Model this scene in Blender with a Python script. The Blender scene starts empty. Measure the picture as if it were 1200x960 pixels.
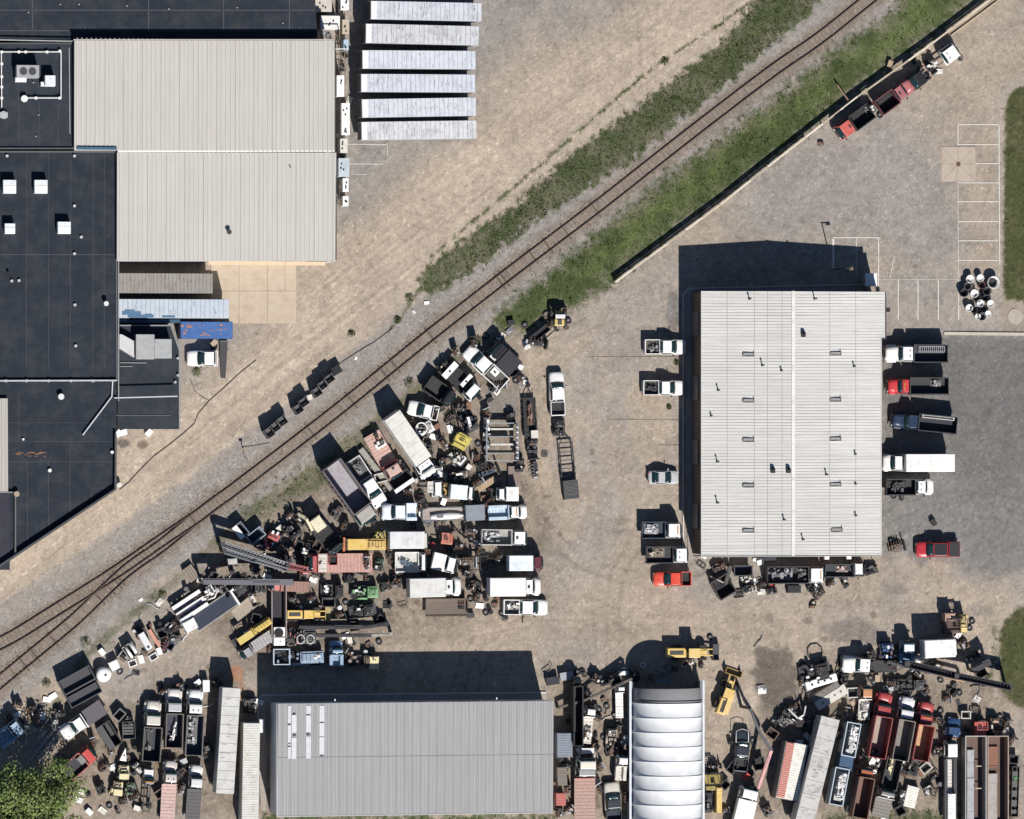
import bpy, bmesh, math, random
import numpy as np
from mathutils import Vector, Matrix
random.seed(11)
SC = bpy.context.scene
COL = SC.collection
PI = math.pi
# ------------------------------------------------------------------ camera, world, sun, exposure
S = 0.113                      # metres per photograph pixel
H = 800.0                      # drone height
LEAN = 0.21
CAM = Vector((-LEAN*H, 0.0, H))
FWD = (Vector((0, 0, 0))-CAM).normalized()
UP = Vector((0, 1, 0))
RIGHT = FWD.cross(UP).normalized()
DIST = CAM.length
FPX = DIST/S
cam = bpy.data.cameras.new('camera')
camo = bpy.data.objects.new('camera', cam)
COL.objects.link(camo)
rot = Matrix((RIGHT, UP, -FWD)).transposed()
camo.matrix_world = Matrix.Translation(CAM) @ rot.to_4x4()
cam.sensor_width = 36.0
cam.lens = 36.0*FPX/1200.0
cam.clip_start = 10
cam.clip_end = 6000
SC.camera = camo
SUNV = Vector((0.24, -0.97, 1.0)).normalized()
elev = math.asin(SUNV.z)
w = bpy.data.worlds.new('World')
SC.world = w
w.use_nodes = True
nt = w.node_tree
bg = nt.nodes['Background']
sky = nt.nodes.new('ShaderNodeTexSky')
sky.sky_type = 'NISHITA'
sky.sun_disc = False
sky.sun_elevation = elev
sky.sun_rotation = math.atan2(SUNV.x, SUNV.y)
sky.ozone_density = 4.0
sky.dust_density = 0.3
sky.altitude = 250
nt.links.new(sky.outputs[0], bg.inputs[0])
bg.inputs[1].default_value = 0.05
sl = bpy.data.lights.new('sun', 'SUN')
sl.energy = 5.0
sl.angle = math.radians(0.5)
sl.color = (1.0, 0.95, 0.88)
so = bpy.data.objects.new('sun', sl)
COL.objects.link(so)
so.rotation_euler = SUNV.to_track_quat('Z', 'Y').to_euler()
so.location = (0, 0, 60)
SC.view_settings.view_transform = 'Standard'
SC.view_settings.look = 'None'
SC.view_settings.gamma = 1
SC.view_settings.exposure = 0.36
try:
    SC.view_settings.use_curve_mapping = False
except Exception:
    pass

def at(px, py, h=0.0):
    d = FWD*FPX + RIGHT*(px-600.0) + UP*(480.0-py)
    t = (h-CAM.z)/d.z
    p = CAM + d*t
    return (p.x, p.y)

def proj(x, y, z=0.0):
    rx, ry, rz = x-CAM.x, y-CAM.y, z-CAM.z
    dz = rx*FWD.x+ry*FWD.y+rz*FWD.z
    return 600+FPX*(rx*RIGHT.x+rz*RIGHT.z)/dz, 480-FPX*ry/dz

# ------------------------------------------------------------------ materials
WHITE=(.74,.74,.73); OFFW=(.55,.53,.48); CREAM=(.66,.58,.34); YEL=(.52,.35,.10); RED=(.42,.035,.03)
MAROON=(.14,.02,.025); PINK=(.42,.16,.14); BLK=(.012,.013,.016); DGR=(.04,.04,.045); GR=(.16,.16,.17)
LGR=(.36,.37,.39); BLUE=(.02,.09,.28); NAVY=(.012,.022,.055); LBLUE=(.33,.44,.56); RUST=(.16,.08,.05)
TAN=(.34,.26,.18); GREEN=(.08,.24,.09); ORANGE=(.50,.15,.04); PALE=(.50,.51,.54); BROWN=(.12,.085,.065)
WOOD=(.30,.22,.14)
MATS = {}

def nodes(m):
    m.use_nodes = True
    t = m.node_tree
    return t, t.nodes['Principled BSDF']

def mk(t, typ, **kw):
    n = t.nodes.new(typ)
    for k, v in kw.items():
        if k in n.inputs:
            n.inputs[k].default_value = v
        else:
            setattr(n, k, v)
    return n

def ramp(t, fac, a, b, ca=(0,0,0,1), cb=(1,1,1,1)):
    r = t.nodes.new('ShaderNodeValToRGB')
    r.color_ramp.elements[0].position = a
    r.color_ramp.elements[1].position = b
    r.color_ramp.elements[0].color = ca
    r.color_ramp.elements[1].color = cb
    t.links.new(fac, r.inputs[0])
    return r.outputs[0]

def mixc(t, fac, a, b, mode='MIX'):
    m = t.nodes.new('ShaderNodeMix')
    m.data_type = 'RGBA'
    m.blend_type = mode
    for i, v in ((0, fac), (6, a), (7, b)):
        if isinstance(v, bpy.types.NodeSocket):
            t.links.new(v, m.inputs[i])
        elif isinstance(v, (int, float)):
            m.inputs[i].default_value = v
        else:
            m.inputs[i].default_value = (*v[:3], 1)
    return m.outputs[2]

def paint(c, rough=.45, dirt=.35, metal=0.0, sc=1.3):
    key = ('p', c, rough, dirt, metal, sc)
    if key in MATS:
        return MATS[key]
    m = bpy.data.materials.new('painted_surface')
    t, b = nodes(m)
    tc = t.nodes.new('ShaderNodeTexCoord')
    oi = t.nodes.new('ShaderNodeObjectInfo')
    ad = mk(t, 'ShaderNodeVectorMath', operation='ADD')
    t.links.new(tc.outputs['Object'], ad.inputs[0])
    t.links.new(oi.outputs['Location'], ad.inputs[1])
    n1 = mk(t, 'ShaderNodeTexNoise', Scale=sc, Detail=7.0, Roughness=.7)
    n2 = mk(t, 'ShaderNodeTexNoise', Scale=sc*7, Detail=3.0, Roughness=.6)
    for n in (n1, n2):
        t.links.new(ad.outputs[0], n.inputs['Vector'])
    lum = sum(c)/3
    d = (.16, .125, .10) if lum > .1 else (.11, .10, .09)
    f1 = ramp(t, n1.outputs[0], .48, .78, (0,0,0,1), (dirt,)*3+(1,))
    mu = sum(c)/3
    fade = tuple(min(.8, v*.72+mu*.30+.02) for v in c)
    base = mixc(t, ramp(t, n1.outputs[0], .34, .56, (.75,.75,.75,1), (0,0,0,1)), c, fade)
    c1 = mixc(t, f1, base, d)
    f2 = ramp(t, n2.outputs[0], .60, .74, (0,0,0,1), (dirt*1.1,)*3+(1,))
    c2 = mixc(t, f2, c1, tuple(x*.35+.02 for x in c))
    t.links.new(c2, b.inputs['Base Color'])
    b.inputs['Roughness'].default_value = rough
    b.inputs['Metallic'].default_value = metal
    MATS[key] = m
    return m

def glass():
    if 'glass' in MATS:
        return MATS['glass']
    m = bpy.data.materials.new('tinted_window')
    t, b = nodes(m)
    b.inputs['Base Color'].default_value = (.012, .03, .035, 1)
    b.inputs['Roughness'].default_value = .12
    MATS['glass'] = m
    return m

def rubber():
    return paint((.018,.018,.019), .85, .5)

def roofmat(c, along='y', dirt=.3, rough=.55, spec=.25, streak=2.2, key2=0, panel=0):
    """sheet roof: streaks run along the ribs, patchy grime, small dark specks"""
    key = ('r', c, along, dirt, rough, streak, key2)
    if key in MATS:
        return MATS[key]
    m = bpy.data.materials.new('roof_sheeting')
    t, b = nodes(m)
    g = t.nodes.new('ShaderNodeNewGeometry')
    def mp(sx, sy, sz=1):
        q = t.nodes.new('ShaderNodeMapping')
        q.inputs['Scale'].default_value = (sx, sy, sz)
        t.links.new(g.outputs['Position'], q.inputs[0])
        return q.outputs[0]
    st = (streak, .05) if along == 'y' else (.05, streak)
    a = mk(t, 'ShaderNodeTexNoise', Scale=1.0, Detail=4.0, Roughness=.6)
    t.links.new(mp(st[0], st[1]), a.inputs['Vector'])
    a2 = mk(t, 'ShaderNodeTexNoise', Scale=.12, Detail=6.0, Roughness=.65)
    t.links.new(mp(1, 1), a2.inputs['Vector'])
    a3 = mk(t, 'ShaderNodeTexNoise', Scale=3.0, Detail=3.0, Roughness=.7)
    t.links.new(mp(1, 1), a3.inputs['Vector'])
    fine = (streak*3, .25) if along == 'y' else (.25, streak*3)
    a4 = mk(t, 'ShaderNodeTexNoise', Scale=1.0, Detail=2.0)
    t.links.new(mp(fine[0], fine[1]), a4.inputs['Vector'])
    dk = tuple(x*.72 for x in c)
    x = mixc(t, ramp(t, a.outputs[0], .35, .7, (0,0,0,1), (dirt*1.6,)*3+(1,)), c, dk)
    x = mixc(t, ramp(t, a2.outputs[0], .42, .68, (0,0,0,1), (dirt*1.2,)*3+(1,)), x, tuple(v*.8 for v in c))
    x = mixc(t, ramp(t, a4.outputs[0], .5, .75, (0,0,0,1), (dirt*1.4,)*3+(1,)), x, tuple(v*.62 for v in c))
    x = mixc(t, ramp(t, a3.outputs[0], .66, .76, (0,0,0,1), (dirt,)*3+(1,)), x, tuple(v*.5 for v in c))
    if sum(c) < .15:
        a5 = mk(t, 'ShaderNodeTexNoise', Scale=.35, Detail=8.0, Roughness=.75)
        t.links.new(mp(1, 1), a5.inputs['Vector'])
        x = mixc(t, ramp(t, a5.outputs[0], .44, .68, (0,0,0,1), (.55,.55,.55,1)), x, (.052,.056,.064))
        x = mixc(t, ramp(t, a5.outputs[0], .66, .78, (0,0,0,1), (.5,.5,.5,1)), x, (.09,.088,.086))
    t.links.new(x, b.inputs['Base Color'])
    b.inputs['Roughness'].default_value = rough
    b.inputs['Specular IOR Level'].default_value = spec
    MATS[key] = m
    return m

# ------------------------------------------------------------------ mesh building
class MB:
    def __init__(s):
        s.v = []; s.f = []
    def add(s, vs, fs):
        o = len(s.v)
        s.v += [tuple(p) for p in vs]
        s.f += [tuple(i+o for i in f) for f in fs]
        return s
    def box(s, x0, x1, y0, y1, z0, z1, ix=0, iy=0):
        if x0 > x1: x0, x1 = x1, x0
        if y0 > y1: y0, y1 = y1, y0
        vs = [(x0,y0,z0),(x1,y0,z0),(x1,y1,z0),(x0,y1,z0),(x0+ix,y0+iy,z1),(x1-ix,y0+iy,z1),(x1-ix,y1-iy,z1),(x0+ix,y1-iy,z1)]
        return s.add(vs, [(3,2,1,0),(4,5,6,7),(0,1,5,4),(1,2,6,5),(2,3,7,6),(3,0,4,7)])
    def prism(s, poly, z0, z1):
        n = len(poly)
        a = sum(poly[i][0]*poly[(i+1) % n][1]-poly[(i+1) % n][0]*poly[i][1] for i in range(n))
        if a < 0: poly = poly[::-1]
        f0 = z0 if callable(z0) else (lambda x, y: z0)
        f1 = z1 if callable(z1) else (lambda x, y: z1)
        vs = [(x, y, f0(x, y)) for x, y in poly]+[(x, y, f1(x, y)) for x, y in poly]
        fs = [tuple(range(n-1, -1, -1)), tuple(range(n, 2*n))]
        fs += [(i, (i+1) % n, n+(i+1) % n, n+i) for i in range(n)]
        return s.add(vs, fs)
    def beam(s, p, q, wd, ht):
        p = Vector(p); q = Vector(q)
        d = (q-p)
        if d.length < 1e-6: return s
        d.normalize()
        u = Vector((0, 0, 1)) if abs(d.z) < .95 else Vector((1, 0, 0))
        r = d.cross(u).normalized()*(wd/2)
        t = r.cross(d).normalized()*(ht/2)
        vs = [p-r-t, p+r-t, p+r+t, p-r+t, q-r-t, q+r-t, q+r+t, q-r+t]
        return s.add(vs, [(0,1,2,3),(7,6,5,4),(0,4,5,1),(1,5,6,2),(2,6,7,3),(3,7,4,0)])
    def cyl(s, c, r, h, axis='z', n=14, r2=None):
        r2 = r if r2 is None else r2
        ax = {'x': Vector((1,0,0)), 'y': Vector((0,1,0)), 'z': Vector((0,0,1))}[axis]
        u = Vector((0,0,1)) if axis != 'z' else Vector((1,0,0))
        v = ax.cross(u)
        c = Vector(c)
        ra = [c+(u*math.cos(2*PI*i/n)+v*math.sin(2*PI*i/n))*r for i in range(n)]
        rb = [c+ax*h+(u*math.cos(2*PI*i/n)+v*math.sin(2*PI*i/n))*r2 for i in range(n)]
        return s.add(ra+rb, [tuple(range(n-1,-1,-1)), tuple(range(n,2*n))]+[(i,(i+1)%n,n+(i+1)%n,n+i) for i in range(n)])
    def tube(s, pts, r, n=6):
        pts = [Vector(p) for p in pts]
        rings = []
        for i, p in enumerate(pts):
            d = (pts[min(i+1, len(pts)-1)]-pts[max(i-1, 0)]).normalized()
            u = Vector((0,0,1)) if abs(d.z) < .9 else Vector((1,0,0))
            a = d.cross(u).normalized(); b = a.cross(d)
            rr = r[i] if isinstance(r, (list, tuple)) else r
            rings.append([p+(a*math.cos(2*PI*k/n)+b*math.sin(2*PI*k/n))*rr for k in range(n)])
        return s.loft(rings)
    def loft(s, rings):
        n = len(rings[0])
        vs = [p for r in rings for p in r]
        fs = []
        for i in range(len(rings)-1):
            for k in range(n):
                a = i*n+k; b = i*n+(k+1) % n
                fs.append((a, b, b+n, a+n))
        fs.append(tuple(range(n-1, -1, -1)))
        m = (len(rings)-1)*n
        fs.append(tuple(range(m, m+n)))
        return s.add(vs, fs)
    def walls(s, x0, x1, y0, y1, z0, z1, t=.08, sides='NSEW'):
        """four upright walls that butt together"""
        if 'S' in sides: s.box(x0, x1, y0, y0+t, z0, z1)
        if 'N' in sides: s.box(x0, x1, y1-t, y1, z0, z1)
        if 'W' in sides: s.box(x0, x0+t, y0+t, y1-t, z0, z1)
        if 'E' in sides: s.box(x1-t, x1, y0+t, y1-t, z0, z1)
        return s
    def mesh(s, name, mat):
        me = bpy.data.meshes.new(name)
        me.from_pydata(s.v, [], s.f)
        bm = bmesh.new(); bm.from_mesh(me)
        bmesh.ops.recalc_face_normals(bm, faces=bm.faces)
        bm.to_mesh(me); bm.free()
        me.materials.append(mat)
        return me
    def build(s, name, mat, parent=None, smooth=False, bevel=0, world=False):
        if world and parent is not None:
            p = parent
            ox = oy = oz = 0
            while p is not None:
                ox += p.location.x; oy += p.location.y; oz += p.location.z; p = p.parent
            s.v = [(a-ox, b-oy, c-oz) for a, b, c in s.v]
        me = s.mesh(name, mat)
        if smooth:
            me.polygons.foreach_set('use_smooth', [True]*len(me.polygons))
        o = bpy.data.objects.new(name, me)
        COL.objects.link(o)
        if parent is not None: o.parent = parent
        if bevel:
            b = o.modifiers.new('b', 'BEVEL'); b.width = bevel; b.segments = 2
            b.limit_method = 'ANGLE'; b.angle_limit = math.radians(35)
        return o

def struct(o, kind='structure'):
    o['kind'] = kind
    return o
def label(o, lab, cat, group=None):
    o['label'] = lab; o['category'] = cat
    if group: o['group'] = group
    return o
ANCH = []
def thing(name, lab, cat, px, py, ang=0, h=0.0, group=None, z=0.0, s=None):
    o = bpy.data.objects.new(name, None)
    COL.objects.link(o)
    x, y = at(px, py, h)
    o.location = (x, y, z)
    o.rotation_euler = (0, 0, math.radians(ang))
    o.empty_display_size = .5
    label(o, lab, cat, group)
    if s: ANCH.append((x, y, s))
    return o
CACHE = {}
def shared(key, name, parent, loc, fn, mat, smooth=False, rot=None, sc=None):
    if key not in CACHE:
        mb = MB(); fn(mb)
        me = mb.mesh(name, mat)
        if smooth: me.polygons.foreach_set('use_smooth', [True]*len(me.polygons))
        CACHE[key] = me
    o = bpy.data.objects.new(name, CACHE[key])
    COL.objects.link(o)
    if parent is not None: o.parent = parent
    o.location = loc
    if rot: o.rotation_euler = rot
    if sc: o.scale = sc
    return o

def tyre_fn(r, wd):
    def f(mb):
        n = 20
        prof = [(r*.55, -wd/2), (r*.9, -wd/2), (r, -wd*.3), (r, wd*.3), (r*.9, wd/2), (r*.55, wd/2)]
        k = len(prof)
        vs = [(p[0]*math.cos(2*PI*i/n), p[1], p[0]*math.sin(2*PI*i/n)) for i in range(n) for p in prof]
        fs = []
        for i in range(n):
            for j in range(k):
                a = i*k+j; b = i*k+(j+1) % k; c = ((i+1) % n)*k+(j+1) % k; d = ((i+1) % n)*k+j
                fs.append((a, b, c, d))
        mb.add(vs, fs)
    return f
def wheel(parent, x, y, r=.38, wd=.25, rim=LGR):
    t = shared(('tyre', r, wd), 'wheel', parent, (x, y, r), tyre_fn(r, wd), rubber(), True)
    shared(('rim', r, wd, rim), 'rim', t, (0, 0, 0), lambda m: m.cyl((0, -wd*.35, 0), r*.56, wd*.7, 'y', 16), paint(rim, .4, .3))
    return t
def wheels(parent, xs, hw, r=.38, wd=.25, rim=LGR):
    for x in xs:
        for sg in (-1, 1):
            wheel(parent, x, sg*(hw-wd/2-.02), r, wd, rim)
def lamp(parent, name, x, y, z, c, sx=.06, sy=.22, sz=.14):
    shared((name, c, sx, sy, sz), name, parent, (x, y, z), lambda m: m.box(-sx/2, sx/2, -sy/2, sy/2, -sz/2, sz/2), paint(c, .2, .05))

def cring(x, wb, wt, z0, zm, z1):
    return [(x, -wb*.93, z0), (x, -wb, z0+.12), (x, -wb, zm), (x, -wt, z1), (x, -wt*.5, z1+.02), (x, wt*.5, z1+.02), (x, wt, z1), (x, wb, zm), (x, wb, z0+.12), (x, wb*.93, z0)]

def glasspanel(root, a, b, wa, wb_, za, zb, name='windshield', bow=.10, th=.025):
    """glass from x=a (low, half width wa, height za) to x=b (half width wb_, height zb), bowed"""
    m = MB(); n = 6
    low, up = [], []
    for i in range(n+1):
        u = -1+2*i/n
        sgn = 1 if a > b else -1
        low.append(Vector((a+sgn*bow*(1-u*u), u*wa, za)))
        up.append(Vector((b+sgn*bow*.6*(1-u*u), u*wb_, zb)))
    off = Vector((0, 0, th))
    vs = low+up+[p-off for p in low]+[p-off for p in up]
    k = n+1
    fs = []
    for i in range(n):
        fs.append((i, i+1, k+i+1, k+i)); fs.append((2*k+i+1, 2*k+i, 3*k+i, 3*k+i+1))
        fs.append((i, 2*k+i, 2*k+i+1, i+1)); fs.append((k+i, k+i+1, 3*k+i+1, 3*k+i))
    fs += [(0, k, 3*k, 2*k), (k-1, 2*k+k-1, 3*k+k-1, 2*k-1)]
    m.add(vs, fs)
    return m.build(name, glass(), root, True)

def greenhouse(root, col, xf, xr, w, zb, zt, sf=.7, sr=.25, roofcol=None, tint=True):
    """cab above the belt line: pillars and roof plus glass panels"""
    m = MB()
    wt = w*.80
    r1, r2, r3 = .93, .97, 1.0
    m.loft([[(xf, -w*.93, zb), (xf, w*.93, zb), (xf-.02, w*.93, zb+.03), (xf-.02, -w*.93, zb+.03)],
            [(xf-sf*.5, -w*.96, zb), (xf-sf*.5, w*.96, zb), (xf-sf*.55, w*.88, (zb+zt)/2), (xf-sf*.55, -w*.88, (zb+zt)/2)],
            [(xf-sf, -w*.96, zb), (xf-sf, w*.96, zb), (xf-sf, wt, zt-.04), (xf-sf, -wt, zt-.04)],
            [(xf-sf-.25, -w*.96, zb), (xf-sf-.25, w*.96, zb), (xf-sf-.25, wt, zt), (xf-sf-.25, -wt, zt)],
            [(xr+sr+.15, -w*.96, zb), (xr+sr+.15, w*.96, zb), (xr+sr+.15, wt, zt), (xr+sr+.15, -wt, zt)],
            [(xr+sr, -w*.96, zb), (xr+sr, w*.96, zb), (xr+sr, wt*.98, zt-.04), (xr+sr, -wt*.98, zt-.04)],
            [(xr, -w*.94, zb), (xr, w*.94, zb), (xr, w*.93, zb+.03), (xr, -w*.93, zb+.03)]])
    cab = m.build('cab', paint(col, .35, .2), root, bevel=.04)
    if roofcol and roofcol != col:
        r = MB().box(xr+sr+.1, xf-sf-.1, -wt*.93, wt*.93, zt+.002, zt+.03, .05, .05).build('roof_panel', paint(roofcol, .4, .35), root)
    glasspanel(root, xf+.03, xf-sf-.02, w*.86, wt*.86, zb+.05, zt+.005, 'windshield')
    glasspanel(root, xr-.03, xr+sr+.01, w*.8, wt*.8, zb+.12, zt-.02, 'rear_window', .03)
    for sg in (-1, 1):
        sm = MB()
        a, b2 = xf-sf*.75, xr+sr*.6
        y0, y1 = sg*(w*.955), sg*(wt+.02)
        sm.add([(a+.1, y0+sg*.012, zb+.08), (b2, y0+sg*.012, zb+.08), (b2+.1, y1+sg*.012, zt-.12), (a-.35, y1+sg*.012, zt-.12),
                (a+.1, y0-sg*.01, zb+.08), (b2, y0-sg*.01, zb+.08), (b2+.1, y1-sg*.01, zt-.12), (a-.35, y1-sg*.01, zt-.12)],
               [(0,1,2,3),(7,6,5,4),(0,4,5,1),(1,5,6,2),(2,6,7,3),(3,7,4,0)])
        sm.build('side_window', glass(), root)
    return cab

def mirrors(root, x, w, z, col=BLK):
    for sg in (-1, 1):
        m = MB().box(x-.06, x+.06, sg*w, sg*(w+.12), z+.02, z+.06).box(x-.07, x+.05, sg*(w+.10), sg*(w+.28), z-.06, z+.16)
        m.build('mirror', paint(col, .4, .1), root)

# ---------- light vehicles
def pickup(px, py, ang, L, col, lab, cab=1.55, bedcol=DGR, W=2.0, s=None, group=None, cover=None, roofcol=None, hoodcol=None, h=1.2, hi=1.85, hood=1.45, cat='pickup truck', lift=0.0):
    r = thing('pickup_truck', lab, cat, px, py, ang, h, group, s=s)
    L = L*S; hl = L/2; w = W/2
    z = lift
    m = MB()
    rs = [cring(hl, w*.70, w*.60, .42+z, .72+z, .88+z), cring(hl-.10, w*.86, w*.74, .38+z, .82+z, .98+z), cring(hl-.35, w*.96, w*.84, .36+z, .90+z, 1.04+z),
          cring(hl-.8, w, w*.86, .36+z, .95+z, 1.10+z), cring(hl-hood, w, w*.90, .36+z, 1.0+z, 1.16+z), cring(hl-hood-.3, w, w*.95, .36+z, 1.05+z, 1.17+z), cring(hl-hood-.65-cab, w, w*.96, .36+z, 1.05+z, 1.17+z)]
    m.loft(rs)
    m.build('body', paint(hoodcol or col, .35, .2), r, True)
    xb = hl-hood-.65-cab
    greenhouse(r, col, hl-hood+.05, xb+.03, w, 1.15+z, hi+z, .78, .22, roofcol)
    xr = -hl+.12
    b = MB()
    b.walls(xr, xb-.06, -w*.98, w*.98, .55+z, 1.30+z, .09, 'NSW')
    b.box(xb-.12, xb-.05, -w*.98+.09, w*.98-.09, .55+z, 1.32+z)
    b.build('bed', paint(col, .4, .3), r, bevel=.015)
    fl = MB().box(xr+.09, xb-.12, -w*.89+.0, w*.89, .60+z, .72+z)
    xw = -hl+1.25
    for sg in (-1, 1):
        fl.box(xw-.5, xw+.5, sg*(w*.62), sg*(w*.88), .72+z, .95+z, .12, .02)
    for k in range(7):
        fl.box(xr+.12, xb-.15, -w*.55+k*w*.18-.02, -w*.55+k*w*.18+.02, .72+z, .74+z)
    fl.build('bed_floor', paint(bedcol, .7, .6, 0, 2.5), r)
    MB().box(xr-.03, xr-.002, -w*.9, w*.9, .75+z, 1.27+z).build('tailgate', paint(col, .4, .3), r)
    MB().box(-hl, xr-.03, -w*.93, w*.93, .42+z, .60+z).build('rear_bumper', paint(LGR, .3, .3, .6), r)
    MB().box(hl-.06, hl+.06, -w*.80, w*.80, .38+z, .58+z, .03, .06).build('front_bumper', paint(GR, .3, .3, .6), r)
    for sg in (-1, 1):
        lamp(r, 'headlight', hl-.04, sg*w*.62, .78+z, (.8,.8,.78), .1, .3, .16)
        lamp(r, 'tail_light', xr-.01, sg*w*.93, 1.0+z, (.35,.02,.02), .05, .12, .35)
    mirrors(r, hl-hood-.35, w, 1.25+z)
    wheels(r, [hl-.95, xw], w, .38+z*.5, .27)
    if cover:
        MB().box(xr+.02, xb-.14, -w*.93, w*.93, 1.302+z, 1.36+z, .03, .03).build('bed_cover', paint(cover, .6, .3), r)
    return r

def sedan(px, py, ang, L, col, lab, W=1.82, s=None, suv=False, group=None, roofcol=None, h=1.0, cat='car', name='parked_car'):
    r = thing(name, lab, cat, px, py, ang, h, group, s=s)
    L = L*S; hl = L/2; w = W/2
    zt = 1.72 if suv else 1.44
    zb = 1.08 if suv else .92
    m = MB()
    m.loft([cring(hl, w*.62, w*.5, .35, .58, .66), cring(hl-.12, w*.84, w*.7, .28, .66, .76), cring(hl-.45, w*.97, w*.82, .25, .74, .84), cring(hl-1.15, w, w*.86, .24, .84, .93 if not suv else 1.02),
            cring(0, w, w*.92, .24, zb-.1, zb), cring(-hl+.9, w, w*.88, .26, zb-.08, zb), cring(-hl+.3, w*.95, w*.82, .3, zb-.14, zb-.04), cring(-hl+.08, w*.86, w*.74, .36, zb-.2, zb-.1), cring(-hl, w*.7, w*.6, .42, zb-.3, zb-.2)])
    m.build('body', paint(col, .28, .15), r, True)
    xr = -hl+.12 if suv else -hl+.5
    greenhouse(r, col, hl-1.15, xr, w*.97, zb-.02, zt, .85, .3 if suv else .75, roofcol)
    for sg in (-1, 1):
        lamp(r, 'headlight', hl-.10, sg*w*.66, .62, (.8,.8,.78), .16, .3, .12)
        lamp(r, 'tail_light', -hl+.03, sg*w*.66, .78, (.35,.02,.02), .1, .3, .14)
    mirrors(r, hl-1.5, w, zb+.05, col)
    wheels(r, [hl-.85, -hl+.85], w, .33, .22)
    return r

# ---------- heavy trucks
def cabunit(r, hl, w, style, col, cabL, roofcol=None, base=0.0):
    if style in ('hood', 'van'):
        hd = cabL*(.48 if style == 'hood' else .40)
        wh = w*(.72 if style == 'hood' else .86)
        m = MB()
        m.loft([cring(hl, wh*.86, wh*.74, .75, 1.2, 1.42), cring(hl-.25, wh, wh*.84, .7, 1.35, 1.55), cring(hl-hd, wh*1.08, wh*.98, .7, 1.5, 1.72)])
        m.build('hood', paint(col, .4, .25), r, True)
        for sg in (-1, 1):
            MB().box(hl-hd*.95, hl-.1, sg*wh*.9, sg*w, .85, 1.16, min(.22, hd*.2), .03).build('fender', paint(col, .4, .3), r, bevel=.05)
        xf, xr = hl-hd+.02, hl-cabL
        MB().loft([cring(xf, w*.90, w*.88, .7, 1.3, 1.60), cring(xr, w*.93, w*.92, .7, 1.3, 1.60)]).build('body', paint(col, .4, .25), r, True)
        greenhouse(r, col, xf, xr+.02, w*.92, 1.58, 2.58, .42, .1, roofcol)
        MB().box(hl, hl+.10, -w*.95, w*.95, .5, .85, .03, .05).build('front_bumper', paint(GR, .4, .3, .4), r)
        MB().box(hl-.015, hl+.03, -wh*.6, wh*.6, .9, 1.3).build('grille', paint(BLK, .5, .2), r)
        lx = hl-.05
        ly = wh*.95
    else:
        xf, xr = hl, hl-cabL
        m = MB()
        m.loft([cring(xf, w*.88, w*.86, .6, 1.2, 1.50), cring(xf-.18, w*.96, w*.95, .55, 1.3, 1.62), cring(xr, w*.96, w*.95, .55, 1.3, 1.62)])
        m.build('body', paint(col, .4, .25), r, True)
        greenhouse(r, col, xf+.0, xr+.02, w*.95, 1.58, 2.70, .38, .08, roofcol)
        MB().box(hl, hl+.10, -w*.93, w*.93, .45, .75, .03, .05).build('front_bumper', paint(GR, .4, .3), r)
        lx = hl+.0
        ly = w*.7
    for sg in (-1, 1):
        lamp(r, 'headlight', lx+.02, sg*ly*.86, 1.0, (.8,.8,.78), .1, .22, .18)
    mirrors(r, (xf-.45), w*.97, 1.75)
    rf = 2.60 if style != 'over' else 2.72
    k = int(abs(r.location.x*7+r.location.y*3)) % 5
    if cabL > 1.6 and k == 0:
        MB().box(xr+.3, xr+.62, -.2, .2, rf, rf+.10, .04, .04).build('roof_hatch', paint(DGR, .5, .2), r)
    elif cabL > 1.6 and k == 1:
        MB().box(xf-.75, xf-.6, -.55, .55, rf, rf+.10, .02, .02).build('beacon_bar', paint((.5,.22,.03), .4, .2), r)
    elif cabL > 1.6 and k == 2:
        MB().cyl((xr+.5, .35, rf), .07, .12, 'z', 8).cyl((xr+.5, -.35, rf), .07, .12, 'z', 8).build('roof_horns', paint(DGR, .4, .2), r)
    return xr

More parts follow.
